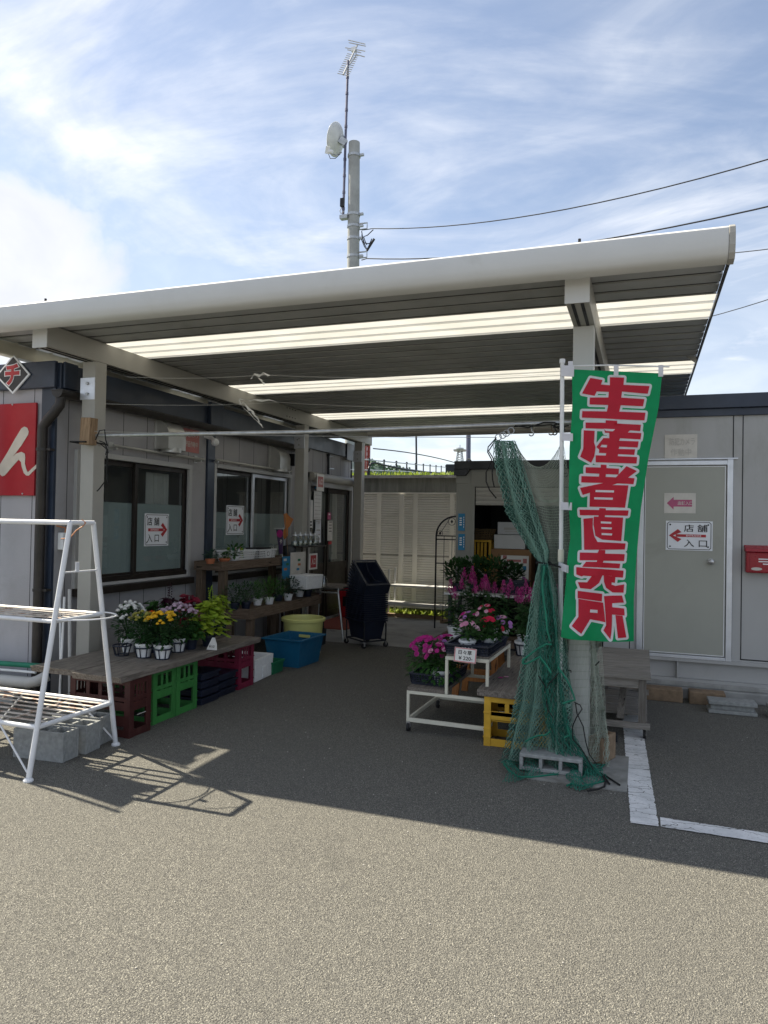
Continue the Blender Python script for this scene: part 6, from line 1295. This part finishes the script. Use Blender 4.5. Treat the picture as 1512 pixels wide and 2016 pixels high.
# ---------------------------------------------------------------- hanging pipe, wire, hooks, net
pa_, pb_ = at(207, 858, Y=5.07), at(1112, 838, Y=4.96)
t = thing('curtain_pipe', 'long grey steel pipe slung between the two front canopy posts', 'pipe', tuple(pa_)); zp = (pa_.z+pb_.z)/2
g = MB(); g.tube([(-4.50, 4.975, zp+.01), (pb_.x*.5-2.2, 4.965, zp-.012), (-.36, 4.965, zp+.005)], .0165, 12); g.build('tube', M['steel'], t, smooth=True)
g = MB(); g.tube([(-4.475, 4.97, zp+.02), (-4.44, 4.97, zp+.02)], .024, 12); g.build('end_clamp', M['inox'], t)
yw = 4.93; wa, wb = at(186, 849, Y=yw), at(978, 861, Y=yw); g = MB(); g.tube(sag(wa, wb, .012, 14), .0022, 5); tag(g.build('curtain_wire', M['inox']), 'thin taut curtain wire strung just below the steel pipe', 'wire')
wb_ = at(175, 851, Y=4.95); g = MB(); c = (wb_.x, 4.94, wb_.z); g.obox((0,0,0), (.115, .085, .23), (0, 0, 0)); o = g.build('wood_block', M['wblock'], bevel=.004); o.location = (wb_.x+.002, 4.945, at(174, 848, Y=4.9).z); o.rotation_euler = (0, rad(3), rad(-6)); tag(o, 'rough wooden block strapped to the left front canopy post', 'wood block')
random.seed(4); t = thing('black_rope', 'black rope tying the wooden block and pipe to the left post', 'rope', tuple(wb_)); g = MB(); z = at(170, 869, Y=4.9).z
g.tube([(-4.615, 4.89, z), (-4.45, 4.885, z-.004), (-4.44, 5.05, z), (-4.445, 5.15, z), (-4.615, 5.15, z), (-4.615, 4.89, z)], .007, 6)
for pts in (((188,866),(196,848),(206,846),(208,866),(212,878)), ((190,870),(200,876),(208,882),(213,890),(209,900),(214,908)), ((196,868),(206,872),(211,884),(208,896)), ((212,884),(211,905),(210,935),(213,950)), ((205,950),(196,962),(191,967))): g.tube([at(x, y, Y=4.93) for x, y in pts], .005, 6)
g.build('cord', M['rope'], t)
# white ribbon scraps on thin lines
lines = [((330,792),(760,745)), ((205,800),(520,788))]
t = thing('ribbon_line', 'thin line with crumpled white ribbon knots under the roof', 'ribbon', tuple(at(500, 790, Y=6.2)))
g = MB(); g.tube(sag(at(208, 795, Y=5.0), at(550, 792, Y=6.4), .02, 8)+sag(at(550, 792, Y=6.4), at(1120, 800, Y=5.1), .03, 8)[1:], .0012, 4); g.build('line', M['cord'], t)
def ribbon(pts, Y, w_, name, par):
    g = MB(); P = [at(x, y, Y=Y) for x, y in pts]; vs = []
    for i, p in enumerate(P): n_ = V((rnd(-1,1), rnd(-.6,.6), rnd(-1,1))).normalized()*w_; vs += [p-n_, p+n_]
    g.add(vs, [(2*i, 2*i+1, 2*i+3, 2*i+2) for i in range(len(P)-1)]); return g.build(name, M['cord'], par)
random.seed(12); ribbon(((470,788),(474,796),(480,792),(490,806),(498,812),(506,822),(510,832)), 6.2, .014, 'ribbon', t); ribbon(((470,786),(482,786),(492,789),(505,787),(516,789),(530,787),(548,792)), 6.2, .012, 'ribbon', t); ribbon(((474,794),(478,802),(490,812),(500,824),(514,836),(518,842)), 6.2, .008, 'ribbon', t)
t = thing('ribbon_line', 'second thin line with a white ribbon bow nearer the skylight', 'ribbon', tuple(at(512, 740, Y=5.6))); g = MB(); g.tube(sag(at(250, 742, Y=5.0), at(515, 738, Y=5.6), .02, 8)+sag(at(515, 738, Y=5.6), at(1130, 735, Y=5.1), .03, 8)[1:], .0012, 4); g.build('line', M['cord'], t)
ribbon(((494,746),(500,736),(510,740),(518,735),(530,740)), 5.6, .014, 'ribbon', t); ribbon(((506,742),(514,748),(521,756)), 5.6, .010, 'ribbon', t)

# nets --------------------------------------------------------------
def net(mb, f, nu, nv, r, diag=False, mi=0, skip=None, jit=0.):
    """knotted mesh of thin three sided strands over the sheet f(u, v)"""
    P = [[V(f(i/nu, j/nv))+rvec()*jit for i in range(nu+1)] for j in range(nv+1)]
    def strand(a, b):
        d = b-a
        if d.length < 1e-5: return
        e = d.orthogonal().normalized()*r; h = d.normalized().cross(e); s3 = [e, -e*.5+h*.866, -e*.5-h*.866]; o = len(mb.v)
        mb.v += [tuple(a+s) for s in s3]+[tuple(b+s) for s in s3]
        for k in range(3): mb.f.append((o+k, o+(k+1) % 3, o+3+(k+1) % 3, o+3+k)); mb.m.append(mi)
    for j in range(nv+1):
        for i in range(nu+1):
            if diag:
                if (i+j) % 2: continue
                for di in (-1, 1):
                    if 0 <= i+di <= nu and j < nv: strand(P[j][i], P[j+1][i+di])
                    if 0 <= i+di <= nu and j > 0: strand(P[j][i], P[j-1][i+di])
            else:
                if i < nu: strand(P[j][i], P[j][i+1])
                if j < nv: strand(P[j][i], P[j+1][i])
    return P
def interp(tab, v):
    for i in range(len(tab)-1):
        if v <= tab[i+1][0]:
            k = (v-tab[i][0])/(tab[i+1][0]-tab[i][0]); k = k*k*(3-2*k); return [a+(b-a)*k for a, b in zip(tab[i][1:], tab[i+1][1:])]
    return list(tab[-1][1:])
YNET = 4.82
def gathered(tab, folds, phase, dy0):
    """tab rows: v, left px, right px, py, fold depth (m)"""
    def f(u, v):
        l, r, y, dep = interp(tab, v); w_ = .5+.5*((2*u-1)+.12*math.sin(folds*6.283*u+phase+1.2*v)); p = at(l+(r-l)*w_, y, Y=YNET+dy0)
        p.y += dep*math.sin(folds*6.283*u+phase+2.0*v)+dep*.4*math.sin(folds*11*u+phase*2+5*v); p.z = max(p.z, .012+.01*abs(math.sin(40*u))); return p
    return f
top = thing('green_net', 'green mesh net curtain gathered and tied like a drape beside the right post', 'net', (-.65, 4.85, 0))
UPT = [(0,974,1012,868,.02),(.12,976,1024,905,.03),(.5,1000,1056,1010,.035),(.85,1046,1080,1085,.02),(1,1063,1078,1108,.012)]
LOT = [(0,1062,1080,1110,.012),(.10,1052,1094,1160,.03),(.4,1036,1112,1280,.04),(.7,1018,1122,1390,.05),(1,992,1128,1508,.06)]
for k, (nu_, nv_, fo, ph, dy, mm) in enumerate(((28,54,1.3,0,.03,'netg'),(24,50,1.7,1.6,.07,'nets'),(30,56,1.1,3.1,.10,'nets'),(22,48,2.1,4.4,.0,'netg'),(28,50,1.5,5.0,.12,'nets'))):
    g = MB(); net(g, gathered(UPT, fo, ph, dy), nu_, nv_, .0018, True, 0, jit=.002); g.build('upper_drape', M[mm], top)
for k, (nu_, nv_, fo, ph, dy, mm) in enumerate(((44,96,1.2,0,.03,'netg'),(40,90,1.7,1.4,.0,'netg'),(48,100,.9,2.9,.07,'nets'),(36,84,2.2,4.1,-.03,'netg'),(44,92,1.5,5.2,.10,'nets'))):
    g = MB(); net(g, gathered(LOT, fo, ph, dy), nu_, nv_, .0017, True, 0, jit=.003); g.build('lower_drape', M[mm], top)
for k, (nu_, nv_, fo, ph, dy) in enumerate(((16,56,1.6,.5,-.07),(14,50,2.3,2.1,-.05),(18,60,1.1,3.3,-.03))):
    g = MB(); net(g, gathered([(0,1066,1079,1112,.01),(.3,1060,1100,1240,.025),(.55,1066,1108,1340,.03),(.8,1080,1124,1430,.025),(.92,1100,1160,1490,.02),(1,1150,1192,1528,.02)], fo, ph, dy), nu_, nv_, .0021, True, 0, jit=.005); g.build('dense_fold', M['netd'], top)
# spread on the ground
def ground_net(px_a, px_b, py_a, py_b, h, ph):
    def f(u, v):
        p = at(px_a+(px_b-px_a)*u+6*math.sin(9*v+ph), py_a+(py_b-py_a)*v+8*math.sin(5*u+ph), Z=0); p.z = .012+h*abs(math.sin(7*u+ph)*math.sin(3.14*v)); return p
    return f
g = MB(); net(g, ground_net(1118, 1190, 1512, 1552, .05, 0), 30, 16, .0022, True, jit=.006); net(g, ground_net(992, 1100, 1496, 1536, .06, 1), 36, 14, .0018, True, jit=.004); g.build('ground_spread', M['netd'], top)
# light sheet behind the banner, draped round the post
def sheetf(u, v):
    x0 = interp([(0,1012,1108,866),(.25,1040,1122,960),(.5,1068,1126,1060),(.75,1080,1180,1240),(1,1098,1196,1500)], v)
    sagv = .0 if v > .5 else (1-v*2); y = x0[2]+(60*sagv)*(1-(2*u-1)**2)*(.9 if v < .3 else .6); p = at(x0[0]+(x0[1]-x0[0])*u, y, Y=4.94+.02*math.sin(14*u+3*v)); 
    if v > .55 and u > .8: p.y += .25*(u-.8)/.2*.5
    p.z = max(p.z, .02); return p
g = MB(); net(g, sheetf, 40, 96, .0013, False, jit=.001); g.build('thin_sheet', M['netp'], top)
def side_f(u, v):
    l, r, y = interp([(0,1160,1166,1240),(.6,1166,1190,1400),(.85,1172,1198,1460),(1,1150,1200,1512)], v); p = at(l+(r-l)*u, y, Y=4.98+.05*math.sin(8*u+4*v)); p.z = max(p.z, .02); return p
g = MB(); net(g, side_f, 14, 50, .0017, True, jit=.003); net(g, lambda u, v: side_f(1-u*.9, v)+V((0,.06,0)), 12, 52, .0015, True, jit=.003); g.build('side_fold', M['netp'], top)
hems = [[(1072,1114),(1067,1150),(1070,1180),(1075,1210),(1077,1240),(1083,1262)], [(1086,1269),(1076,1268),(1060,1276),(1044,1288),(1030,1299),(1029,1306),(1036,1307),(1050,1300),(1062,1293),(1075,1308),(1085,1325)],
        [(1098,1313),(1107,1325),(1120,1345),(1128,1365),(1132,1378),(1120,1381),(1108,1385)], [(1034,1460),(1046,1453),(1060,1448),(1075,1447),(1083,1440)], [(1112,1452),(1122,1447),(1116,1430)],
        [(992,1508),(1000,1520),(1020,1534),(1045,1535),(1080,1531),(1105,1528),(1108,1515),(1098,1502)], [(1116,1552),(1125,1548),(1145,1553),(1170,1548),(1190,1543)]]
g = MB()
for k, hm in enumerate(hems):
    P = [at(x, y, Y=YNET-.13) for x, y in hm]
    P = [V((p.x, p.y, max(p.z, .015))) if k < 5 else (lambda q: V((q.x, q.y, .016)))(at(x, y, Z=0)) for p, (x, y) in zip(P, hm)]
    S = []
    for i in range(len(P)-1):
        for s in range(3): S.append(P[i].lerp(P[i+1], s/3))
    S.append(P[-1]); g = MB(); g.tube(S, .006, 6); g.build('hem_rope', M['netb'], top, smooth=True)
g = MB(); c = at(1070, 1109, Y=YNET+.02); g.tube([c+V((.045*math.cos(q), .045*math.sin(q), .006*math.sin(2*q))) for q in [6.283*i/14 for i in range(14)]], .008, 6, closed=True); g.tube([c+V((.04,-.03,0)), at(1092, 1113, Y=YNET-.06), at(1112, 1119, Y=YNET-.02)], .006, 6); g.build('tie_rope', M['rope'], top)
t = thing('tie_rope', 'loose black cords hanging from the net and trailing on the concrete pad', 'cord', (-.3, 4.7, 0))
for pts in (((1130,1382),(1142,1388),(1146,1396),(1135,1412),(1127,1430),(1128,1455),(1145,1475),(1160,1500),(1168,1515)), ((1133,1385),(1136,1405),(1148,1430),(1153,1460),(1160,1485),(1175,1505)), ((1060,1330),(1075,1355),(1082,1345),(1100,1325)), ((1075,1380),(1080,1400),(1088,1412)), ((1118,1320),(1124,1320),(1124,1324)), ((1172,1310),(1180,1302))): g = MB(); g.tube([at(x, y, Y=4.70) for x, y in pts], .004, 6); g.build('cord', M['rope'], t)
for pts in (((1185,1530),(1192,1545),(1190,1555),(1178,1560),(1157,1564)), ((1190,1532),(1205,1542),(1220,1552)), ((1188,1534),(1200,1550))): g = MB(); g.tube([(lambda q: V((q.x, q.y, .02)))(at(x, y, Z=0)) for x, y in pts], .006, 6); g.build('cord', M['rope'], t)
t = thing('tie_rope', 'pair of dark cords dangling from the curtain rings left of the gathered net', 'cord', tuple(at(960, 900, Y=4.95))); g = MB()
for pts in (((977,862),(961,880),(960,890),(968,905),(963,918),(957,930),(957,948),(964,965),(977,981)), ((977,864),(962,888),(971,902),(972,915),(969,928),(970,945),(973,959))): g = MB(); g.tube([at(x, y, Y=4.93) for x, y in pts], .0045, 6); g.build('cord', M['rope'], t)
gR = 'curtain rings and hooks on the steel pipe'
rings = [((981, 861), 'leftmost curtain ring at the end of the wire'), ((990, 857), 'second curtain ring above the gathered net'), ((997, 853), 'third curtain ring above the gathered net'), ((1006, 848), 'curtain ring hanging under the rusty pipe joint')]
for (x, y), lb in rings:
    c = at(x, y, Y=4.95); g = MB(); g.tube([c+V((.022*math.cos(q), .004*math.sin(q), .022*math.sin(q))) for q in [6.283*i/14 for i in range(14)]], .0035, 6, closed=True); tag(g.build('curtain_ring', M['steel']), lb, 'ring', gR)
for (x, y), lb, mm in (((1046, 850), 'pale S hook hanging alone on the steel pipe', 'steel'), ((1085, 848), 'rusty S hook beside the dark one near the banner', 'stone_br'), ((1092, 848), 'dark S hook next to the white banner pole', 'wire')):
    c = at(x, y, Y=4.955); g = MB(); g.tube([c+V((.0,0,.055))]+[c+V((.016*math.cos(q), 0, .016*math.sin(q)-.012)) for q in [math.pi/2-.2-math.pi*1.3*i/9 for i in range(10)]], .0045, 6); tag(g.build('pipe_hook', M[mm]), lb, 'hook', gR)
g = MB()
for pts in (((1014,838),(1040,842),(1070,832),(1092,832),(1112,842)), ((1012,840),(1030,838),(1060,838),(1085,836),(1104,846)), ((1090,838),(1100,834),(1112,846),(1108,852)), ((1088,842),(1104,840),(1120,838))): g.tube([at(x, y, Y=4.93) for x, y in pts], .005, 6)
tag(g.build('pipe_lashing', M['rope']), 'tangle of dark cord lashing the pipe to the right post', 'rope')
hollow_block('concrete_block', 'pale hollow concrete block weighing down the net, its openings facing forward', 'concrete blocks holding the net down', (-.53, 4.78, .014), rad(1), L=.39, D=.19, Hh=.105, holes='y')
c = at(1185, 1470, Y=5.05); hollow_block('concrete_block', 'brown block inside the net fold right of the post', 'concrete blocks holding the net down', (-.235, 5.10, .014), rad(70), L=.22, D=.10, Hh=.17).data.materials[0] = M['stone_br']

# ---------------------------------------------------------------- banner
YB = 4.66
yb = lambda y: 4.66+.24*(y-712)/588
ba = thing('nobori_banner', 'tall green banner with big red white edged kanji on a white pole', 'banner', (-.48, YB, 0))
pt_, pb2 = at(1107, 714, Y=yb(714)), at(1103, 1300, Y=yb(1300)); dn = (pb2-pt_); foot = pt_+dn*((pt_.z-.02)/(pt_.z-pb2.z)); jo = pt_.lerp(pb2, (1085-714)/586)
g = MB(); g.tube([pt_, jo], .0135, 12); g.tube([pt_+V((0,0,-.004)), pt_+V((0,0,.022))], .018, 12); g.tube([jo, foot], .0155, 12); pl_ = g.build('pole', M['white'], ba, smooth=True)
g = MB(); g.tube([jo+V((0,0,.03)), jo-V((0,0,.05))], .020, 12); g.build('collar', M['cream'], pl_)
g = MB(); g.tube([at(1107, 721, Y=YB), at(1200, 719, Y=YB+.005), at(1318, 722, Y=YB+.0)], .005, 8); g.build('crossbar', M['white'], ba)
def wave(p):
    """cloth relief along Y, by place on the cloth"""
    k = max(0, min(1, (2.5-p.z)/1.7)); return .026*math.sin(10*p.x+3.2*p.z)*k+.017*math.sin(21*p.x-7*p.z+1)*k+.004*math.sin(34*p.x+22*p.z)*k+.010*math.sin(5*p.z)*k+.02*k*math.exp(-((p.x+.40)/.10)**2)*math.sin(13*p.z)
def cloth_pt(x, y, lift=0.):
    p = at(x, y, Y=4.65+.10*(y-712)/588); p.y += wave(p)-lift; return p
Lx = [(727,1126),(800,1127),(880,1121),(985,1119),(1060,1122),(1100,1117),(1140,1115),(1200,1109),(1252,1106)]
Rx = [(735,1304),(800,1297),(900,1277),(1000,1262),(1100,1253),(1180,1248),(1262,1248)]
def edge(tab, y):
    for (a, xa_), (b, xb_) in zip(tab, tab[1:]):
        if y <= b: return xa_+(xb_-xa_)*(y-a)/(b-a)
    return tab[-1][1]
g = MB(); nu, nv = 40, 110; vs = []
for j in range(nv+1):
    for i in range(nu+1):
        u, v = i/nu, j/nv; yl = 727+(1252-727)*v; yr = 735+(1263-735)*v; y = yl+(yr-yl)*u+5*math.sin(math.pi*u)*v; vs.append(cloth_pt(edge(Lx, yl)+(edge(Rx, yr)-edge(Lx, yl))*u, y))
g.add(vs, [(j*(nu+1)+i, j*(nu+1)+i+1, (j+1)*(nu+1)+i+1, (j+1)*(nu+1)+i) for j in range(nv) for i in range(nu)]); cl = g.build('cloth', M['ban_g'], ba, smooth=True)
G = [ # glyph outlines read off the cloth, enlarged x3.358 from (1090, 690)
 [(243,182),(323,196),(313,226),(372,231),(372,178),(466,180),(462,228),(634,236),(622,287),(452,272),(447,312),(600,322),(590,370),(443,362),(434,405),(607,412),(600,463),(188,445),(190,402),(352,405),(362,362),(238,358),(240,312),(362,312),(365,275),(285,272),(271,301),(188,285)],
 [(212,478),(345,480),(345,463),(420,466),(420,484),(577,492),(572,534),(505,529),(490,543),(580,547),(574,589),(440,581),(432,598),(562,602),(555,643),(434,637),(430,652),(539,655),(533,692),(426,686),(424,700),(552,706),(548,749),(278,740),(278,694),(345,695),(348,680),(300,678),(302,640),(352,642),(354,626),(318,624),(300,655),(283,640),(330,580),(368,581),(368,546),(340,545),(335,520),(212,516)],
 [(200,529),(272,533),(268,610),(278,640),(270,700),(248,743),(175,703),(196,650)],
 [(212,772),(312,774),(312,755),(350,757),(350,778),(432,783),(430,822),(346,818),(344,836),(412,840),(482,766),(551,798),(492,842),(535,846),(528,885),(420,880),(345,905),(344,890),(495,893),(472,1040),(236,1032),(240,940),(192,955),(175,909),(330,876),(183,873),(184,831),(300,834),(302,815),(212,811)],
 [(170,1052),(300,1054),(302,1042),(345,1044),(345,1056),(496,1058),(490,1093),(340,1089),(338,1101),(460,1105),(447,1260),(320,1250),(275,1225),(262,1150),(264,1098),(295,1099),(296,1090),(172,1089)],
 [(195,1112),(258,1106),(256,1170),(268,1230),(290,1266),(475,1276),(470,1316),(200,1318)],
 [(172,1336),(290,1338),(300,1318),(342,1320),(340,1343),(470,1347),(465,1393),(330,1390),(325,1403),(440,1410),(435,1441),(188,1430),(214,1396),(285,1398),(287,1388),(172,1387)],
 [(150,1432),(462,1456),(458,1502),(408,1500),(404,1538),(382,1534),(386,1492),(322,1488),(300,1538),(246,1578),(176,1570),(160,1531),(222,1532),(252,1492),(196,1488),(186,1494),(150,1480)],
 [(330,1488),(386,1493),(382,1550),(408,1558),(466,1546),(462,1601),(388,1602),(345,1570),(332,1530)],
 [(160,1588),(320,1610),(318,1662),(160,1636)],
 [(165,1640),(250,1656),(326,1669),(341,1800),(242,1776),(186,1868),(124,1815),(166,1757)],
 [(332,1626),(452,1620),(464,1666),(386,1673),(386,1699),(466,1705),(469,1751),(386,1747),(382,1860),(375,1910),(328,1852),(346,1820),(338,1700)],
 [(408,1750),(456,1753),(481,1896),(425,1901)]]
holes = [[(278,922),(400,926),(399,940),(276,936)],[(268,970),(393,974),(391,988),(267,984)],[(312,1130),(383,1133),(381,1146),(312,1143)],[(315,1168),(386,1171),(384,1183),(315,1180)],[(317,1207),(388,1210),(385,1223),(317,1220)],[(242,1712),(289,1718),(289,1738),(240,1731)],[(333,519),(407,522),(392,536),(345,534)]]
def grow(P, d):
    n = len(P); A = sum(P[i][0]*P[(i+1) % n][1]-P[(i+1) % n][0]*P[i][1] for i in range(n)); s = 1 if A > 0 else -1; out_ = []
    for i in range(n):
        (x0, y0), (x1, y1), (x2, y2) = P[i-1], P[i], P[(i+1) % n]; a = V((y1-y0, x0-x1)); b = V((y2-y1, x1-x2))
        a = a/max(a.length, 1e-6)*s; b = b/max(b.length, 1e-6)*s; m = a+b; L = m.length
        if L < .3: m = a; k = 1
        else: m = m/L; k = min(1.5, 1/max(.35, m.dot(a)))
        out_.append((x1+m.x*d*k, y1+m.y*d*k))
    return out_
def cloth_poly(name, polys, mat, lift, parent, dq=.00012):
    bm = bmesh.new()
    for q, P in enumerate(polys):
        b2 = bmesh.new(); vv = [b2.verts.new((x, y, 0)) for x, y in P]
        try: b2.faces.new(vv).normal_update()
        except Exception: b2.free(); continue
        bmesh.ops.triangulate(b2, faces=b2.faces[:])
        for ax in (0, 1):
            lo, hi = int(min(v.co[ax] for v in b2.verts)//28), int(max(v.co[ax] for v in b2.verts)//28)+1
            for k in range(lo, hi+1): co = [0,0,0]; co[ax] = k*28.; no = [0,0,0]; no[ax] = 1; bmesh.ops.bisect_plane(b2, geom=b2.verts[:]+b2.edges[:]+b2.faces[:], plane_co=co, plane_no=no)
        mp = {v: bm.verts.new(cloth_pt(1090+v.co.x/3.358, 690+v.co.y/3.358, lift+dq*q)) for v in b2.verts}
        for f in b2.faces:
            try: bm.faces.new([mp[v] for v in f.verts])
            except Exception: pass
        b2.free()
    me = bpy.data.meshes.new(name); 
    for v in bm.verts: v.co = v.co-V(parent.parent.location if parent.parent else parent.location)
    bm.to_mesh(me); bm.free(); me.materials.append(mat); me.polygons.foreach_set('use_smooth', [True]*len(me.polygons)); o = bpy.data.objects.new(name, me); COL.objects.link(o); o.parent = parent; return o
OL = list(G)
for P in G:
    for i in range(len(P)):
        (xa_, ya_), (xb_, yb2_) = P[i-1], P[i]; L = math.hypot(xb_-xa_, yb2_-ya_); nx_, ny_ = -(yb2_-ya_)/L*16, (xb_-xa_)/L*16
        OL.append([(xa_+nx_, ya_+ny_), (xb_+nx_, yb2_+ny_), (xb_-nx_, yb2_-ny_), (xa_-nx_, ya_-ny_)]); OL.append([(xb_+16*math.cos(k*.6283), yb2_+16*math.sin(k*.6283)) for k in range(10)])
cloth_poly('lettering_outline', OL, M['ban_w'], .0016, cl, .000004)
cloth_poly('lettering', G, M['ban_r'], .0048, cl)
for hp_ in holes: cloth_poly('lettering_gap', [hp_], M['ban_w'], .0070, cl)
for k, (x0, y0, x1, y1, h) in enumerate(((1105,730,1130,731,20),(1106,860,1128,861,14),(1104,996,1126,997,14),(1100,1114,1119,1121,14),(1102,1248,1115,1244,12))):
    a, b = at(x0, y0, Y=yb(y0)-.016), at(x1, y1, Y=4.64+.10*(y1-712)/588); hh = h/FPX*4.9/2; g = MB(); g.prism([a-EZ*hh, b-EZ*hh, b+EZ*hh, a+EZ*hh], (0,-.002,0)); g.build('pole_loop', M['ban_w'], ba)
for x, y in ((1123, 722), (1213, 730), (1301, 730)):
    a = at(x, y, Y=YB-.008); g = MB(); g.box(a.x-.014, a.x+.014, a.y-.003, a.y+.012, a.z-.035, a.z+.035); g.build('bar_loop', M['ban_w'], ba)
# second banner, just outside the frame on the left (its shadow falls into view)
b2 = thing('nobori_banner', 'unseen second green banner on a white pole standing left of the white rack', 'banner', (-4.78, 3.62, 0)); g = MB(); g.tube([(-4.78,3.62,0),(-4.78,3.62,2.42)], .014, 10); g.tube([(-4.78,3.60,2.38),(-4.78,4.02,2.38)], .005, 8); g.lathe([(0,0),(.18,0),(.18,.05),(.03,.09)], (-4.78,3.62,0), 16); g.build('pole', M['white'], b2)
g = MB(); vs = []
for j in range(31):
    for i in range(9): z = 2.36-1.62*j/30; vs.append((-4.78+.03*math.sin(i*1.1+j*.2), 3.66+.33*i/8, z))
g.add(vs, [(j*9+i, j*9+i+1, (j+1)*9+i+1, (j+1)*9+i) for j in range(30) for i in range(8)]); g.build('cloth', M['ban_g'], b2, smooth=True)

b3 = thing('nobori_banner', 'unseen white cloth banner on a white pole, added to shade the bench', 'banner', (-5.42, 4.45, 0)); g = MB(); g.tube([(-5.42,4.45,0),(-5.42,4.45,3.06)], .014, 10); g.tube([(-5.42,4.43,3.02),(-5.42,4.86,3.02)], .005, 8); g.lathe([(0,0),(.18,0),(.18,.05),(.03,.09)], (-5.42,4.45,0), 16); g.build('pole', M['white'], b3)  # out of view, added only to keep sun off the bench and crates
g = MB(); vs = []
for j in range(31):
    for i in range(9): z = 3.0-2.2*j/30; vs.append((-5.42+.03*math.sin(i*1.1+j*.2), 4.47+.37*i/8, z))
g.add(vs, [(j*9+i, j*9+i+1, (j+1)*9+i+1, (j+1)*9+i) for j in range(30) for i in range(8)]); g.build('cloth', M['ban_w'], b3, smooth=True)

# ---------------------------------------------------------------- right trolley table and stones
t = thing('timber_trolley', 'weathered grey timber trolley table on castors right of the post', 'trolley', (-.13, 6.4, 0)); tx0, tx1, ty0, ty1, tz = -.36, .075, 5.72, 6.98, .475
g = MB(); nb = 9
for i in range(nb): y = ty0+(ty1-ty0)*i/nb; g.box(tx0, tx1, y+.0015, y+(ty1-ty0)/nb-.0015, tz-.028, tz-(.001 if i % 2 else .0))
g.build('top_board', M['wgrey_x'], t, bevel=.002)
for x in (tx0+.03, tx1-.085):
    for y in (ty0+.03, ty1-.09): g = MB(); g.box(x, x+.055, y, y+.055, .09, tz-.03); g.build('leg', M['wgrey_z'], t, bevel=.002)
g = MB()
for y in (ty0+.02, ty1-.05): g.box(tx0+.02, tx1-.0, y, y+.03, .075, .12); g.box(tx0+.086, tx1-.086, y+.012, y+.036, tz-.10, tz-.03)
for x in (tx0+.025, tx1-.05): g.box(x, x+.03, ty0+.09, ty1-.09, .08, .118)
g.build('rail', M['wgrey_x'], t, bevel=.002)
g = MB()
for i in range(3): g.box(tx0+.03, tx1-.03, ty0+.25+.28*i, ty0+.47+.28*i, .120, .138)
g.build('lower_board', M['wgrey_x'], t, bevel=.002)
g = MB(); g.bar((tx0+.22, ty0+.10, .12), (tx0+.25, ty0+.30, tz-.03), .05, .03); g.build('brace', M['wgrey_z'], t)
for x in (tx0+.06, tx1-.04):
    for y in (ty0+.06, ty1-.06): castor(t, x, y, .036, world=True)
box_thing('flat_block', 'dark flat block lying under the trolley table', 'block', (-.25, 5.62, .007), (.20, .10, .05), M['irond'], 0)
gS = 'brown topped blocks along the office wall'
for px0, px1, lb in ((1272, 1345, 'left brown topped concrete block against the office base'), (1355, 1426, 'right brown topped concrete block against the office base'), (1180, 1262, 'brown topped concrete block half hidden behind the trolley table')):
    a, b = at(px0, 1378, Z=0), at(px1, 1386, Z=0); box_thing('step_block', lb, 'block', ((a.x+b.x)/2, 7.17, 0), (b.x-a.x, .17, .11), M['stone_br'], rad(rnd(-2,2)), gS, .008)
for k, (x, lb) in enumerate(((.745, 'pale grooved concrete rail block lying in front of the right brown block'), (1.21, 'second pale grooved block at the right frame edge'))):
    g = MB(); g.box(-.19, .19, -.09, .09, .0, .03); g.box(-.17, .17, -.06, .06, .03, .075); g.box(-.19, .19, -.09, .09, .075, .105); o = g.build('grooved_block', M['block'], bevel=.004); o.location = (x, 6.90-.02*k, .002); o.rotation_euler = (0,0,rad(1)); tag(o, lb, 'block', 'pale grooved blocks by the office')
